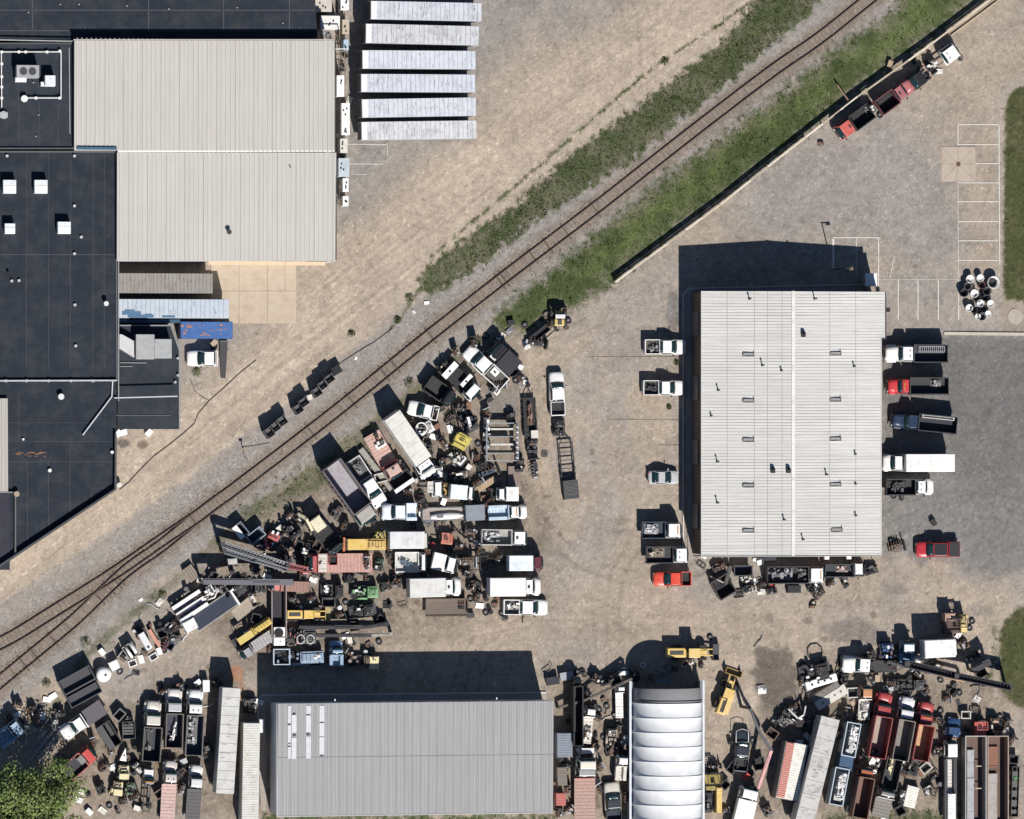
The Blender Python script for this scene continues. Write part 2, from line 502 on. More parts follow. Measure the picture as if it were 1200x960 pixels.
def truck(px, py, ang, L, W, lab, cabcol, kind='dump', bodycol=DGR, floorcol=None, style='hood', cabL=2.9, bh=1.2, bz=1.1, s=None, group=None, name=None, cat='truck', h=2.0, roofcol=None, tandem=None, frontcap=False):
    name = name or {'dump': 'dump_truck', 'box': 'box_truck', 'flat': 'flatbed_truck', 'chassis': 'chassis_truck', 'tank': 'tank_truck', 'utility': 'utility_truck'}[kind]
    r = thing(name, lab, cat, px, py, ang, h, group, s=s)
    L = L*S; hl = L/2; w = W*S/2
    bh *= 1.22 if kind == 'dump' else 1.08
    xr = cabunit(r, hl, w, style, cabcol, cabL, roofcol)
    fm = MB()
    for sg in (-1, 1):
        fm.box(-hl+.1, hl-.3, sg*.36, sg*.46, .68, .92)
    for k in range(int(L/1.1)):
        x = -hl+.3+k*1.1
        fm.box(x, x+.12, -.36, .36, .72, .86)
    fm.build('chassis', paint(DGR, .7, .5), r)
    xb = xr-.12
    x0 = -hl
    blen = xb-x0
    if tandem is None: tandem = blen > 4.6
    rr = .48
    xs = [hl-.95]
    xa = x0+.28*blen
    xs += [xa+.62, xa-.58] if tandem else [xa]
    wheels(r, xs, w*.97, rr, .28)
    if kind == 'box':
        m = MB().box(x0, xb, -w, w, bz-.1, bz+bh)
        m.build('cargo_box', paint(bodycol, .5, .25), r, bevel=.03)
        rf = MB().box(x0+.05, xb-.05, -w+.05, w-.05, bz+bh+.002, bz+bh+.03)
        k = x0+.5
        while k < xb-.2:
            rf.box(k, k+.05, -w+.06, w-.06, bz+bh+.03, bz+bh+.045); k += .61
        rf.build('cargo_roof', paint(bodycol, .5, .42, 0, .9), r)
        MB().box(x0-.03, x0-.002, -w+.1, w-.1, bz, bz+bh-.15).build('rear_door', paint(tuple(v*.85 for v in bodycol), .5, .4), r)
        if frontcap:
            MB().box(xb, xb+.35, -w*.9, w*.9, bz+bh*.6, bz+bh-.05, .1, .1).build('wind_cap', paint(bodycol, .5, .2), r, bevel=.05)
    elif kind == 'dump':
        fc = floorcol or bodycol
        MB().box(x0+.08, xb-.08, -w+.08, w-.08, bz-.1, bz).build('bed_floor', paint(fc, .8, .6, 0, 2.0), r)
        m = MB().walls(x0, xb, -w, w, bz-.1, bz+bh, .08, 'NSE')
        k = x0+.4
        while k < xb-.2:
            for sg in (-1, 1):
                m.box(k, k+.1, sg*w, sg*(w+.06), bz-.05, bz+bh-.02)
            k += .75
        for sg in (-1, 1):
            m.box(x0, xb, sg*(w-.10), sg*(w+.04), bz+bh+.001, bz+bh+.07)
        m.box(xb-.1, xb+.04, -w+.1, w-.1, bz+bh+.001, bz+bh+.07)
        m.build('bed_walls', paint(bodycol, .6, .4), r)
        MB().box(x0, x0+.08, -w+.08, w-.08, bz-.08, bz+bh-.1).build('tailgate', paint(bodycol, .6, .4), r)
    elif kind in ('flat', 'utility'):
        fc = floorcol or bodycol
        MB().box(x0, xb, -w, w, bz-.14, bz).build('deck', paint(fc, .8, .6, 0, 2.5), r)
        m = MB()
        k = x0+.15
        while k < xb-.2:
            m.box(k, k+.06, -w+.05, w-.05, bz, bz+.012); k += .45
        m.build('deck_slats', paint(tuple(v*.55 for v in fc), .8, .5), r)
        MB().box(xb-.12, xb-.02, -w, w, bz+.002, bz+1.0).build('headboard', paint(bodycol, .6, .4), r)
        if kind == 'utility':
            for sg in (-1, 1):
                MB().box(x0, xb-.15, sg*(w-.42), sg*(w+.02), bz-.3, bz+.55).build('tool_box', paint(bodycol, .45, .3), r, bevel=.03)
    elif kind == 'tank':
        m = MB()
        n = 14
        rad = min(w, bh*.7)
        rings = []
        for x, f in ((x0, .6), (x0+.15, .92), (x0+.35, 1), (xb-.35, 1), (xb-.15, .92), (xb, .6)):
            rings.append([(x, w*f*math.cos(2*PI*i/n), bz+rad+rad*f*math.sin(2*PI*i/n)) for i in range(n)])
        m.loft(rings)
        m.build('tank', paint(bodycol, .4, .3), r, True)
        MB().cyl((0-.5, 0, bz+2*rad-.05), .3, .18).build('tank_hatch', paint(GR), r)
    for sg in (-1, 1):
        lamp(r, 'tail_light', x0+.0-.045, sg*w*.85, .9, (.35,.02,.02), .05, .2, .12)
    return r

def semitrailer(px, py, ang, L, W, lab, col=WHITE, s=None, group=None, h=4.0, roofcol=None, cap=True, hgt=4.0, floor=1.15, ribs=.62, dirt=.4, name='semi_trailer', cat='trailer'):
    r = thing(name, lab, cat, px, py, ang, h, group, s=s)
    hl = L*S/2; w = W*S/2
    rc = roofcol or col
    m = MB().box(-hl, hl, -w, w, floor, hgt)
    k = -hl+.4
    while k < hl-.3:
        for sg in (-1, 1):
            m.box(k, k+.05, sg*w, sg*(w+.025), floor+.1, hgt-.1)
        k += .61
    m.build('body', paint(tuple(v*.75 for v in col), .5, .3), r)
    rm = MB().box(-hl+.03, hl-.03, -w+.03, w-.03, hgt+.002, hgt+.03)
    rm.build('roof', paint(rc, .45, dirt, 0, .8), r)
    rb = MB()
    k = -hl+.5
    while k < hl-.2:
        rb.box(k, k+.06, -w+.05, w-.05, hgt+.03, hgt+.055); k += ribs
    rb.build('roof_ribs', paint(tuple(v*.62 for v in rc), .6, .6, 0, 2.5), r)
    dm = MB(); RR = random.Random(int(px*3+py*7))
    for i in range(int(L*S*(1.2 if dirt < .45 else 2.4))):
        u = RR.uniform(-hl+.3, hl-1.0); v = RR.uniform(-w+.1, w-.6); e = RR.uniform(.03, .07)
        dm.box(u, u+e, v, min(w-.1, v+RR.uniform(.12, .8)), hgt+.056, hgt+.0585+.0001*i)
    dm.build('drip_marks', paint(tuple(v*.42 for v in rc), .8, .3), r)
    if cap:
        MB().box(hl-.75, hl-.05, -w+.04, w-.04, hgt+.031, hgt+.075, .02, .02).build('front_cap', paint(WHITE, .4, .05), r)
        MB().box(hl, hl+.04, -w+.1, w-.1, floor+.2, hgt-.1).build('front_panel', paint(DGR, .6, .4), r)
    MB().box(-hl-.04, -hl-.002, -w+.08, w-.08, floor+.05, hgt-.15).build('rear_door', paint(col, .5, .4), r)
    MB().box(-hl+.2, hl-.3, -.5, .5, floor-.25, floor-.002).build('underframe', paint(DGR, .8, .5), r)
    wheels(r, [-hl+1.2, -hl+2.4], w*.98, .5, .3)
    for sg in (-1, 1):
        MB().box(hl-2.6, hl-2.45, sg*.7, sg*.85, .02, floor-.25).build('landing_leg', paint(GR), r)
        lamp(r, 'tail_light', -hl-.03, sg*w*.8, floor-.1, (.35,.02,.02), .05, .2, .12)
    return r

def container(px, py, ang, L, W, lab, col, hgt=2.6, s=None, group=None, h=None, name='shipping_container', cat='container', roofcol=None, z=0.0, bands=None, opentop=False, floorcol=RUST, openlen=None):
    r = thing(name, lab, cat, px, py, ang, hgt if h is None else h, group, z=z, s=s)
    hl = L*S/2; w = W*S/2
    m = MB()
    if opentop:
        m.walls(-hl, hl, -w, w, .12, hgt, .07)
    else:
        m.box(-hl+.04, hl-.04, -w+.04, w-.04, .12, hgt-.04)
    k = -hl+.2
    while k < hl-.2:
        for sg in (-1, 1):
            m.box(k, k+.12, sg*(w-.04) if not opentop else sg*w, sg*w if not opentop else sg*(w+.04), .2, hgt-.1)
        k += .3
    m.build('walls', paint(col, .55, .4), r)
    if not opentop:
        rm = MB().box(-hl+.06, hl-.06, -w+.06, w-.06, hgt-.038, hgt-.01)
        k = -hl+.2
        while k < hl-.3:
            rm.box(k, k+.14, -w+.14, w-.14, hgt-.01, hgt+.015, .03, .02); k += .32
        rm.build('roof', paint(roofcol or col, .55, .5, 0, 1.2), r)
    else:
        MB().box(-hl+.07, hl-.07, -w+.07, w-.07, .12, .2).build('floor', paint(floorcol, .9, .6, 0, 2), r)
        q = MB()
        q.walls(-hl-.05, hl+.05, -w-.05, w+.05, hgt+.001, hgt+.09, .14)
        q.build('top_rail', paint(tuple(min(1, v*1.3+.03) for v in col), .6, .4), r)
    fr = MB()
    for sx in (-1, 1):
        for sg in (-1, 1):
            fr.box(sx*hl, sx*(hl-.12), sg*w, sg*(w-.12), 0, hgt-.005 if opentop else hgt+.02)
    fr.build('corner_posts', paint(tuple(v*.8 for v in col), .6, .4), r)
    d = MB().box(hl, hl+.04, -w+.13, -.02, .2, hgt-.15).box(hl, hl+.04, .02, w-.13, .2, hgt-.15)
    d.build('doors', paint(col, .55, .4), r)
    return r
# ---------- trailers, machines, scrap
def trailer(px, py, ang, L, W, lab, deck=TAN, frame=DGR, rail=0.0, s=None, group=None, h=.7, z=.62, open_mid=False, headboard=None, name='flatbed_trailer', cat='trailer', wall=0.0, tongue=1.1):
    r = thing(name, lab, cat, px, py, ang, h, group, s=s)
    hl = L*S/2; w = W*S/2
    fr = MB()
    for sg in (-1, 1):
        fr.box(-hl, hl, sg*w, sg*(w-.14), z-.16, z+.04)
    fr.box(-hl, -hl+.14, -w+.14, w-.14, z-.16, z+.03)
    fr.box(hl-.14, hl, -w+.14, w-.14, z-.16, z+.03)
    k = -hl+1
    while k < hl-.6:
        fr.box(k, k+.1, -w+.14, w-.14, z-.14, z-.03); k += 1.1
    fr.build('frame', paint(frame, .6, .5), r)
    if not open_mid:
        MB().box(-hl+.14, hl-.14, -w+.14, w-.14, z-.02, z+.02).build('deck', paint(deck, .85, .6, 0, 2.4), r)
        q = MB(); n = int((2*w-.3)/.2)
        for i in range(1, n):
            y = -w+.14+i*.2
            q.box(-hl+.15, hl-.15, y, y+.025, z+.02, z+.03)
        q.build('deck_boards', paint(tuple(v*.5 for v in deck), .9, .3), r)
    if wall:
        MB().walls(-hl, hl, -w, w, z+.041, z+wall, .07).build('side_walls', paint(frame, .6, .5), r)
    if rail:
        q = MB()
        for sg in (-1, 1):
            q.box(-hl, hl, sg*w, sg*(w-.06), z+rail-.06, z+rail)
            k = -hl
            while k < hl:
                q.box(k, k+.06, sg*w, sg*(w-.06), z+.04, z+rail-.06); k += .8
        q.build('side_rail', paint(frame, .6, .4), r)
    if headboard:
        MB().box(hl-.25, hl-.02, -w, w, z+.045, z+1.0).build('headboard', paint(headboard, .5, .3), r)
    if tongue:
        MB().beam((hl, w*.7, z-.1), (hl+tongue, 0, z-.1), .1, .1).beam((hl, -w*.7, z-.1), (hl+tongue, 0, z-.1), .1, .1).build('tow_bar', paint(frame, .6, .4), r)
    wheels(r, [-hl*.25, -hl*.25-.8], w+.1, .34, .22)
    return r

def crate_bin(px, py, ang, L, W, lab, col=DGR, hgt=1.6, group=None, s=None, name='wire_cage', cat='cage'):
    hgt0 = hgt
    """open cage bin with posts, bars and slatted sides"""
    r = thing(name, lab, cat, px, py, ang, hgt, group, s=s)
    hl = L*S/2; w = W*S/2
    m = MB()
    for sx in (-1, 1):
        for sg in (-1, 1):
            m.box(sx*hl, sx*(hl-.07), sg*w, sg*(w-.07), 0, hgt)
    for zz in (.15, hgt*.55, hgt-.08):
        m.walls(-hl+.008, hl-.008, -w+.008, w-.008, zz, zz+.07, .05)
    m.build('frame', paint(tuple(v+.06 for v in col), .6, .4), r)
    q = MB()
    n = 7
    for i in range(1, n):
        x = -hl+2*hl*i/n
        for sg in (-1, 1):
            q.box(x-.015, x+.015, sg*(w-.01), sg*(w-.04), .2, hgt-.1)
        y = -w+2*w*i/n
        for sx in (-1, 1):
            q.box(sx*(hl-.01), sx*(hl-.04), y-.015, y+.015, .2, hgt-.1)
    q.build('bars', paint(col, .6, .3), r)
    MB().walls(-hl+.05, hl-.05, -w+.05, w-.05, .16, hgt-.09, .02).build('shadow_sheets', paint(col, .7, .3), r)  # inner sheets added so the cage casts a solid, dark shadow
    p = MB()
    for i in range(5):
        x = -hl+.1+(2*hl-.3)*i/5
        p.box(x, x+(2*hl)/8, -w+.06, w-.06, hgt*.62, hgt*.62+.05)
    p.build('shelf', paint(tuple(v*1.6+.02 for v in col), .8, .5), r)
    return r

def machine(px, py, ang, L, W, lab, col, name='generator', cat='machine', seed=0, hgt=1.7, s=None, group=None, col2=BLK, cabcol=None, wh=True, rail=False, cyl=True, white=0):
    """wheeled plant: frame, covers, radiator, pipes, seat or cab; seed varies the arrangement"""
    hgt *= 1.22
    r = thing(name, lab, cat, px, py, ang, hgt*.7, group, s=s)
    R = random.Random(seed*31+7)
    hl = L*S/2; w = W*S/2
    MB().box(-hl, hl, -w*.8, w*.8, .45, .65).box(-hl*.6, hl*.6, -w*.55, w*.55, .3, .45).build('frame', paint(DGR, .7, .5), r)
    split = R.uniform(-.2, .25)*hl
    g = MB()
    a0 = hl if R.random() < .5 else hl*.8
    g.box(split+.1, a0, -w*.78, w*.78, .65, hgt*.72, .06, .06)
    g.box(split+.3, a0-.15, -w*.5, w*.5, hgt*.72, hgt*.8, .05, .05)
    g.build('engine_cover', paint(col, .45, .4), r, bevel=.03)
    k = MB()
    n = 5
    for i in range(n):
        x = split+.4+i*(a0-split-.7)/n
        k.box(x, x+.05, -w*.45, w*.45, hgt*.8, hgt*.8+.02)
    k.build('grille', paint(BLK, .6, .3), r)
    if cabcol:
        c = MB()
        c.box(-hl*.8, split-.05, -w*.7, w*.7, hgt-.06, hgt)
        c.build('cab_roof', paint(cabcol, .45, .3), r, bevel=.02)
        p = MB()
        for x in (-hl*.78, split-.12):
            for sg in (-1, 1):
                p.box(x, x+.07, sg*w*.68, sg*w*.61, .65, hgt-.06)
        p.build('cab_posts', paint(cabcol, .5, .3), r)
    else:
        q = MB()
        for i in range(R.randint(6, 9)):
            x = R.uniform(-hl*.9, split-.1); y = R.uniform(-w*.7, w*.6)
            dx = R.uniform(.15, .5); dy = R.uniform(.15, .5)
            z1 = .65+R.uniform(.15, .65)*(hgt-.6)
            if cyl and i % 2: q.cyl((x, y, .65), dx*.5, z1-.65, 'z', 12)
            else: q.box(x-dx/2, x+dx/2, y-dy/2, y+dy/2, .65+.001*i, z1)
        q.build('housings', paint(col2 if R.random() < .6 else col, .6, .5), r)
    MB().box(-hl*.62, -hl*.62+.4, -.22, .22, .66, 1.02, .03, .03).box(-hl*.62-.08, -hl*.62, -.22, .22, .8, 1.35).build('seat', paint(BLK, .7, .2), r, bevel=.03)
    t = MB()
    for i in range(3):
        y = R.uniform(-w*.6, w*.6)
        t.tube([(-hl*.9, y, .7), (-hl*.4, y+R.uniform(-.2, .2), 1.0+R.random()*.3), (split, y*.6, .9), (split+.3, y*.5, hgt*.74)], .035)
    t.build('hoses', paint(BLK, .5, .2), r)
    acc = R.choice([RUST, WHITE, LGR, GR, OFFW, col])
    u, v = R.uniform(-hl*.85, split-.3), R.uniform(-w*.65, w*.45)
    q = MB()
    q.box(u, u+R.uniform(.3, .7), v, v+R.uniform(.15, .4), .652, hgt*R.uniform(.55, .85), .03, .03)
    q.build('control_box', paint(acc, .5, .4), r)
    v = R.choice([-1, 1])*w*.82
    MB().cyl((-hl*.5, v, .75), .17, hl*R.uniform(.5, .9), 'x', 12).build('air_tank', paint(R.choice([BLK, col, GR]), .5, .4), r, True)
    q = MB()
    for i in range(4):
        u = R.uniform(split, a0-.15); v = R.uniform(-w*.6, w*.6)
        q.box(u-.07, u+.1, v-.07, v+.12, hgt*.72, hgt*.72+R.uniform(.1, .25))
    q.build('fittings', paint(R.choice([BLK, GR, RUST]), .6, .4), r)
    shared(('exh',), 'exhaust_pipe', r, (split+.35, w*.5, hgt*.72), lambda m: m.cyl((0,0,0), .06, .55, 'z', 8), paint(RUST, .7, .3))
    for i in range(white):
        x = R.uniform(-hl*.8, hl*.8); y = R.uniform(-w*.6, w*.6)
        MB().box(x-.22, x+.22, y-.14, y+.14, hgt*.8+.03, hgt*.8+.07).build('cover_plate', paint(WHITE, .5, .2), r)
    if rail:
        q = MB()
        q.walls(-hl, hl, -w, w, 1.35, 1.41, .05)
        q.walls(-hl+.004, hl-.004, -w+.004, w-.004, 1.0, 1.05, .042)
        for x in (-hl, 0, hl-.05):
            for sg in (-1, 1):
                q.box(x, x+.05, sg*w, sg*(w-.05), .65, 1.35)
        q.build('guard_rail', paint(col, .5, .3), r)
    if wh:
        wheels(r, [hl*.62, -hl*.62], w, .40, .28, col if sum(col)/3 > .12 else LGR)
    return r

def engine(px, py, ang, L, W, lab, col=DGR, name='scrap_engine', cat='engine', seed=0, hgt=1.1, s=None, group=None, accent=RUST):
    r = thing(name, lab, cat, px, py, ang, hgt*.6, group, s=s)
    R = random.Random(seed+99)
    hl = L*S/2; w = W*S/2
    MB().box(-hl*.75, hl*.55, -w*.45, w*.45, 0, hgt*.7, .04, .06).build('engine_block', paint(col, .6, .6), r, bevel=.03)
    m = MB()
    for i in range(4):
        x = -hl*.6+i*hl*.32
        m.cyl((x, w*.35, hgt*.72), .08, .16, 'z', 8)
        m.tube([(x, w*.3, hgt*.7), (x, w*.75, hgt*.75), (x+.15, w*.85, hgt*.45)], .045)
    m.build('manifold', paint(accent, .7, .5), r)
    MB().cyl((hl*.55, 0, hgt*.4), w*.42, .1, 'x', 16).cyl((hl*.55+.1, 0, hgt*.4), w*.15, .15, 'x', 10).build('fan', paint(GR, .5, .4), r)
    MB().box(hl*.85, hl, -w*.8, w*.8, .05, hgt*.9).build('radiator', paint(BLK if R.random() < .6 else LGR, .5, .4), r)
    MB().box(-hl, -hl*.78, -w*.35, w*.35, .02, hgt*.5, .03, .03).cyl((-hl*.4, -w*.2, hgt*.7), .16, .22, 'z', 12).build('gearbox', paint(LGR if R.random() < .5 else col, .5, .6), r)
    t = MB()
    for i in range(3):
        a = R.uniform(-1, 1)
        t.tube([(-hl*.7, a*w*.6, .3), (0, a*w, hgt*.8), (hl*.9, a*w*.4, .5)], .03)
    t.build('hoses', paint(BLK, .5, .2), r)
    return r

def skip(px, py, ang, L, W, lab, col, hgt=1.5, floorcol=RUST, s=None, group=None, name='dumpster', cat='dumpster', lid=None, taper=.25):
    r = thing(name, lab, cat, px, py, ang, hgt, group, s=s)
    hl = L*S/2; w = W*S/2
    t = .07
    m = MB()
    o0 = [(-hl+taper, -w+.08), (hl-taper, -w+.08), (hl-taper, w-.08), (-hl+taper, w-.08)]
    o1 = [(-hl, -w), (hl, -w), (hl, w), (-hl, w)]
    i1 = [(-hl+t, -w+t), (hl-t, -w+t), (hl-t, w-t), (-hl+t, w-t)]
    i0 = [(-hl+taper+t, -w+.08+t), (hl-taper-t, -w+.08+t), (hl-taper-t, w-.08-t), (-hl+taper+t, w-.08-t)]
    vs = [(x, y, .15) for x, y in o0]+[(x, y, hgt) for x, y in o1]+[(x, y, hgt) for x, y in i1]+[(x, y, .22) for x, y in i0]
    fs = []
    for L0, L1 in ((0, 4), (4, 8), (8, 12)):
        for i in range(4):
            fs.append((L0+i, L0+(i+1) % 4, L1+(i+1) % 4, L1+i))
    fs += [(3, 2, 1, 0)]
    m.add(vs, fs)
    m.build('walls', paint(col, .6, .45), r)
    MB().box(-hl+taper+t, hl-taper-t, -w+.1+t, w-.1-t, .24, .30).build('floor', paint(floorcol, .9, .6, 0, 2), r)
    q = MB().walls(-hl-.05, hl+.05, -w-.05, w+.05, hgt+.001, hgt+.08, .13)
    q.build('rim', paint(tuple(min(.8, v*1.1+.01) for v in col), .6, .4), r)
    q = MB()
    k = -hl+taper+.3
    while k < hl-taper-.3:
        for sg in (-1, 1):
            q.box(k, k+.1, sg*w, sg*(w+.05), .3, hgt-.02)
        k += .7
    q.build('ribs', paint(col, .6, .4), r)
    if lid:
        MB().box(-hl, hl, -w, w*lid[0], hgt+.082, hgt+.12).build('lid', paint(lid[1], .5, .3), r)
    return r

def armpath(name, lab, cat, pts, wd, col, rails=False, group=None, s=None, lattice=False, tip=None, hgtbeam=None, base=None):
    """boom or arm along a path of (px,py,height); one part per segment"""
    x0, y0 = at(pts[0][0], pts[0][1], pts[0][2])
    r = bpy.data.objects.new(name, None); COL.objects.link(r)
    r.location = (x0, y0, 0); label(r, lab, cat, group)
    if s:
        mx, my = at(pts[len(pts)//2][0], pts[len(pts)//2][1], 0); ANCH.append((mx, my, s))
    P = [Vector((*at(a, b, c), c)) for a, b, c in pts]
    for i in range(len(P)-1):
        p, q = P[i], P[i+1]
        m = MB()
        wi = wd*(1-.12*i)
        hb = hgtbeam or wi
        if lattice:
            d = (q-p); n = max(2, int(d.length/ (wi*1.2))); d.normalize()
            rt = d.cross(Vector((0,0,1))).normalized()*(wi/2); up = Vector((0,0,hb/2))
            cs = [p+rt*a+up*b for a in (-1, 1) for b in (-1, 1)]
            ce = [q+rt*a+up*b for a in (-1, 1) for b in (-1, 1)]
            for a, b in zip(cs, ce): m.beam(a, b, .12, .12)
            for k in range(n):
                f0, f1 = k/n, (k+1)/n
                for A, B in ((0, 2), (1, 3), (0, 1), (2, 3)):
                    if k % 2: A, B = B, A
                    m.beam(cs[A].lerp(ce[A], f0), cs[B].lerp(ce[B], f1), .07, .07)
                for A, B in ((0, 2), (1, 3)):
                    m.beam(cs[A].lerp(ce[A], f0), cs[B].lerp(ce[B], f0), .07, .07)
        elif rails:
            d = (q-p).normalized(); rt = d.cross(Vector((0,0,1))).normalized()
            for sg in (-1, 1): m.beam(p+rt*sg*wi*.46, q+rt*sg*wi*.46, .12, hb)
            m.beam(p-Vector((0,0,hb*.4)), q-Vector((0,0,hb*.4)), wi*.8, .05)
            n = int((q-p).length/.45)
            for k in range(n):
                o_ = p.lerp(q, (k+.5)/n); m.beam(o_-rt*wi*.42, o_+rt*wi*.42, .07, .07)
            for sg in (-.18, .2): m.beam(p+rt*sg*wi+Vector((0,0,.1)), p.lerp(q, .8)+rt*sg*wi+Vector((0,0,.1)), .06, .10)
        else:
            m.beam(p, q, wi, hb)
            m.beam(p+Vector((0,0,hb*.5)), p.lerp(q, .55)+Vector((0,0,hb*.5)), wi*.6, hb*.35)
        c = col[i] if isinstance(col, list) else col
        m.build('boom_section', paint(c, .5, .45), r, world=True)
        if not lattice and not rails and (q-p).length > 2.5:
            e = MB().beam(p.lerp(q, .12)+Vector((0,0,hb/2+.03)), p.lerp(q, .85)+Vector((0,0,hb/2+.03)), wi*.35, .05)
            e.build('cover_strip', paint(tuple(v*.6 for v in c), .5, .5), r, world=True)
        j = MB().box(p.x-wi*.35, p.x+wi*.35, p.y-wi*.35, p.y+wi*.35, p.z-hb*.65, p.z+hb*.65)
        j.build('joint', paint(DGR, .5, .4), r, world=True)
    if tip:
        q = P[-1]
        MB().box(q.x-.5, q.x+.5, q.y-.4, q.y+.4, q.z-.5, q.z+.45).build('basket', paint(tip, .5, .4), r, world=True)
    # supports to the ground
    for k, f in ((0, P[0]), (1, P[-1])):
        if base and k < base:
            pass
        MB().box(f.x-.18, f.x+.18, f.y-.18, f.y+.18, 0, f.z-(hgtbeam or wd)*.5).build('support', paint(DGR, .6, .4), r, world=True)
    return r

def forklift(px, py, ang, lab, col, s=None, L=22, W=12, group=None, roofcol=None, name='forklift', cat='forklift', hgt=2.1):
    r = thing(name, lab, cat, px, py, ang, 1.5, group, s=s)
    hl = L*S/2; w = W*S/2
    MB().box(-hl, hl*.35, -w, w, .35, 1.0, .08, .05).build('body', paint(col, .4, .4), r, bevel=.05)
    MB().box(-hl-.05, -hl*.55, -w*.98, w*.98, .3, 1.25, .12, .12).build('counterweight', paint(tuple(v*.9 for v in col), .5, .4), r, bevel=.05)
    g = MB()
    for x in (-hl*.45, hl*.3):
        for sg in (-1, 1):
            g.box(x, x+.07, sg*w*.9, sg*(w*.9-.07), 1.0, hgt)
    g.walls(-hl*.45, hl*.3+.07, -w*.9, w*.9, hgt, hgt+.07, .09)
    for k in range(4):
        x = -hl*.35+k*hl*.18
        g.box(x, x+.05, -w*.8, w*.8, hgt+.01, hgt+.05)
    g.build('overhead_guard', paint(roofcol or col, .5, .3), r)
    m = MB()
    for sg in (-1, 1):
        m.box(hl*.38, hl*.5, sg*w*.5, sg*w*.38, .1, hgt*1.1)
    m.box(hl*.40, hl*.48, -w*.38, w*.38, hgt*1.0, hgt*1.08).box(hl*.40, hl*.48, -w*.38, w*.38, .5, .6)
    m.build('mast', paint(BLK, .5, .4), r)
    for sg in (-1, 1):
        MB().box(hl*.5, hl*.56, sg*.35, sg*.22, .08, .8).box(hl*.56, hl+.4, sg*.35, sg*.22, .08, .13).build('fork', paint(DGR, .5, .4), r)
    MB().box(-hl*.3, 0, -.22, .22, 1.001, 1.15).box(-hl*.38, -hl*.3, -.22, .22, 1.001, 1.55).build('seat', paint(BLK, .7, .2), r, bevel=.02)
    wheels(r, [hl*.2, -hl*.65], w*1.02, .33, .24, col)
    return r

def loader(px, py, ang, L, W, lab, col, s=None, cabcol=None, bucket=DGR, hgt=2.6, name='wheel_loader', cat='loader', group=None, armz=1.3, forks=False):
    r = thing(name, lab, cat, px, py, ang, 1.8, group, s=s)
    hl = L*S/2; w = W*S/2
    MB().box(-hl, -hl*.28, -w*.62, w*.62, .7, 1.75, .08, .06).build('engine_cover', paint(col, .45, .3), r, bevel=.06)
    MB().box(-hl+.2, hl*.25, -w*.5, w*.5, .5, .9).build('frame', paint(DGR, .6, .5), r)
    MB().box(-hl*.25, hl*.12, -w*.55, w*.55, .9, hgt-.1, .05, .05).build('cab', glass(), r)
    MB().box(-hl*.28, hl*.15, -w*.6, w*.6, hgt-.098, hgt, .05, .05).build('cab_roof', paint(cabcol or col, .4, .35), r, bevel=.03)
    MB().box(-hl*.9, -hl*.4, -w*.25, w*.25, 1.751, 1.80).build('grille', paint(DGR, .6, .4), r)
    for sg in (-1, 1):
        MB().beam((hl*.05, sg*w*.38, 1.2), (hl*.72, sg*w*.38, .9), .14, .26).build('lift_arm', paint(col, .5, .4), r)
    MB().box(hl*.2, hl*.5, -w*.3, w*.3, .8, 1.3, .05, .05).build('front_frame', paint(col, .5, .5), r)
    if forks:
        for sg in (-1, 1):
            MB().box(hl*.7, hl, sg*.5, sg*.35, .3, .38).build('fork', paint(DGR, .5, .4), r)
        MB().box(hl*.68, hl*.74, -w*.7, w*.7, .3, 1.1).build('carriage', paint(BLK, .5, .4), r)
    else:
        b = MB()
        x0, x1 = hl*.72, hl
        b.box(x0, x0+.08, -w, w, .2, 1.1).box(x0+.08, x1, -w, w, .2, .27)
        for sg in (-1, 1):
            b.box(x0+.08, x1, sg*w, sg*(w-.06), .27, 1.0, 0, 0)
        b.build('bucket', paint(bucket, .6, .5), r)
    wheels(r, [hl*.35, -hl*.58], w, .62, .42, col)
    return r

def bigboom_truck():
    pass

def ladder(px, py, ang, L, W, lab, col=LGR, z=.2, s=None, group=None):
    r = thing('ladder', lab, 'ladder', px, py, ang, z, group, z=z, s=s)
    hl = L*S/2; w = W*S/2
    for sg in (-1, 1):
        MB().box(-hl, hl, sg*w, sg*(w-.09), 0, .12).build('side_rail', paint(col, .35, .2, .3), r)
    m = MB(); k = -hl+.2
    while k < hl:
        m.box(k, k+.05, -w+.09, w-.09, .03, .08); k += .42
    m.build('rungs', paint(col, .35, .2, .3), r)
    return r

# ---------- small loose scrap: every piece is a thing of its own
def ring_fn(r, wd):
    return lambda m: tyre_fn(r, wd)(m)
def sc_tyre(r0, c):
    shared(('styre', c), 'tread', r0, (0, 0, .12), tyre_fn(.42, .24), paint(c, .85, .5), True, (PI/2, 0, 0))
    shared(('srim', c), 'rim', r0, (0, 0, .08), lambda m: m.cyl((0,0,0), .2, .06, 'z', 12), paint(GR, .5, .5))
def sc_drum(r0, c):
    shared(('drum', c), 'shell', r0, (0,0,0), lambda m: (m.cyl((0,0,0), .30, .86, 'z', 16), m.cyl((0,0,.28), .315, .03, 'z', 16), m.cyl((0,0,.57), .315, .03, 'z', 16)), paint(c, .4, .4))
    shared(('druml', c), 'lid', r0, (0,0,.861), lambda m: m.cyl((0,0,0), .27, .03, 'z', 16), paint(tuple(v*.8 for v in c), .4, .4))
def sc_pallet(r0, c):
    def f(m):
        for i in range(6): m.box(-.6, .6, -.5+i*.185, -.5+i*.185+.1, .11, .13)
    shared(('pal', c), 'boards', r0, (0,0,0), f, paint(c, .9, .4))
    def g(m):
        for y in (-.48, -.05, .38): m.box(-.6, .6, y, y+.09, 0, .109)
    shared(('pals', c), 'stringers', r0, (0,0,0), g, paint(c, .9, .4))
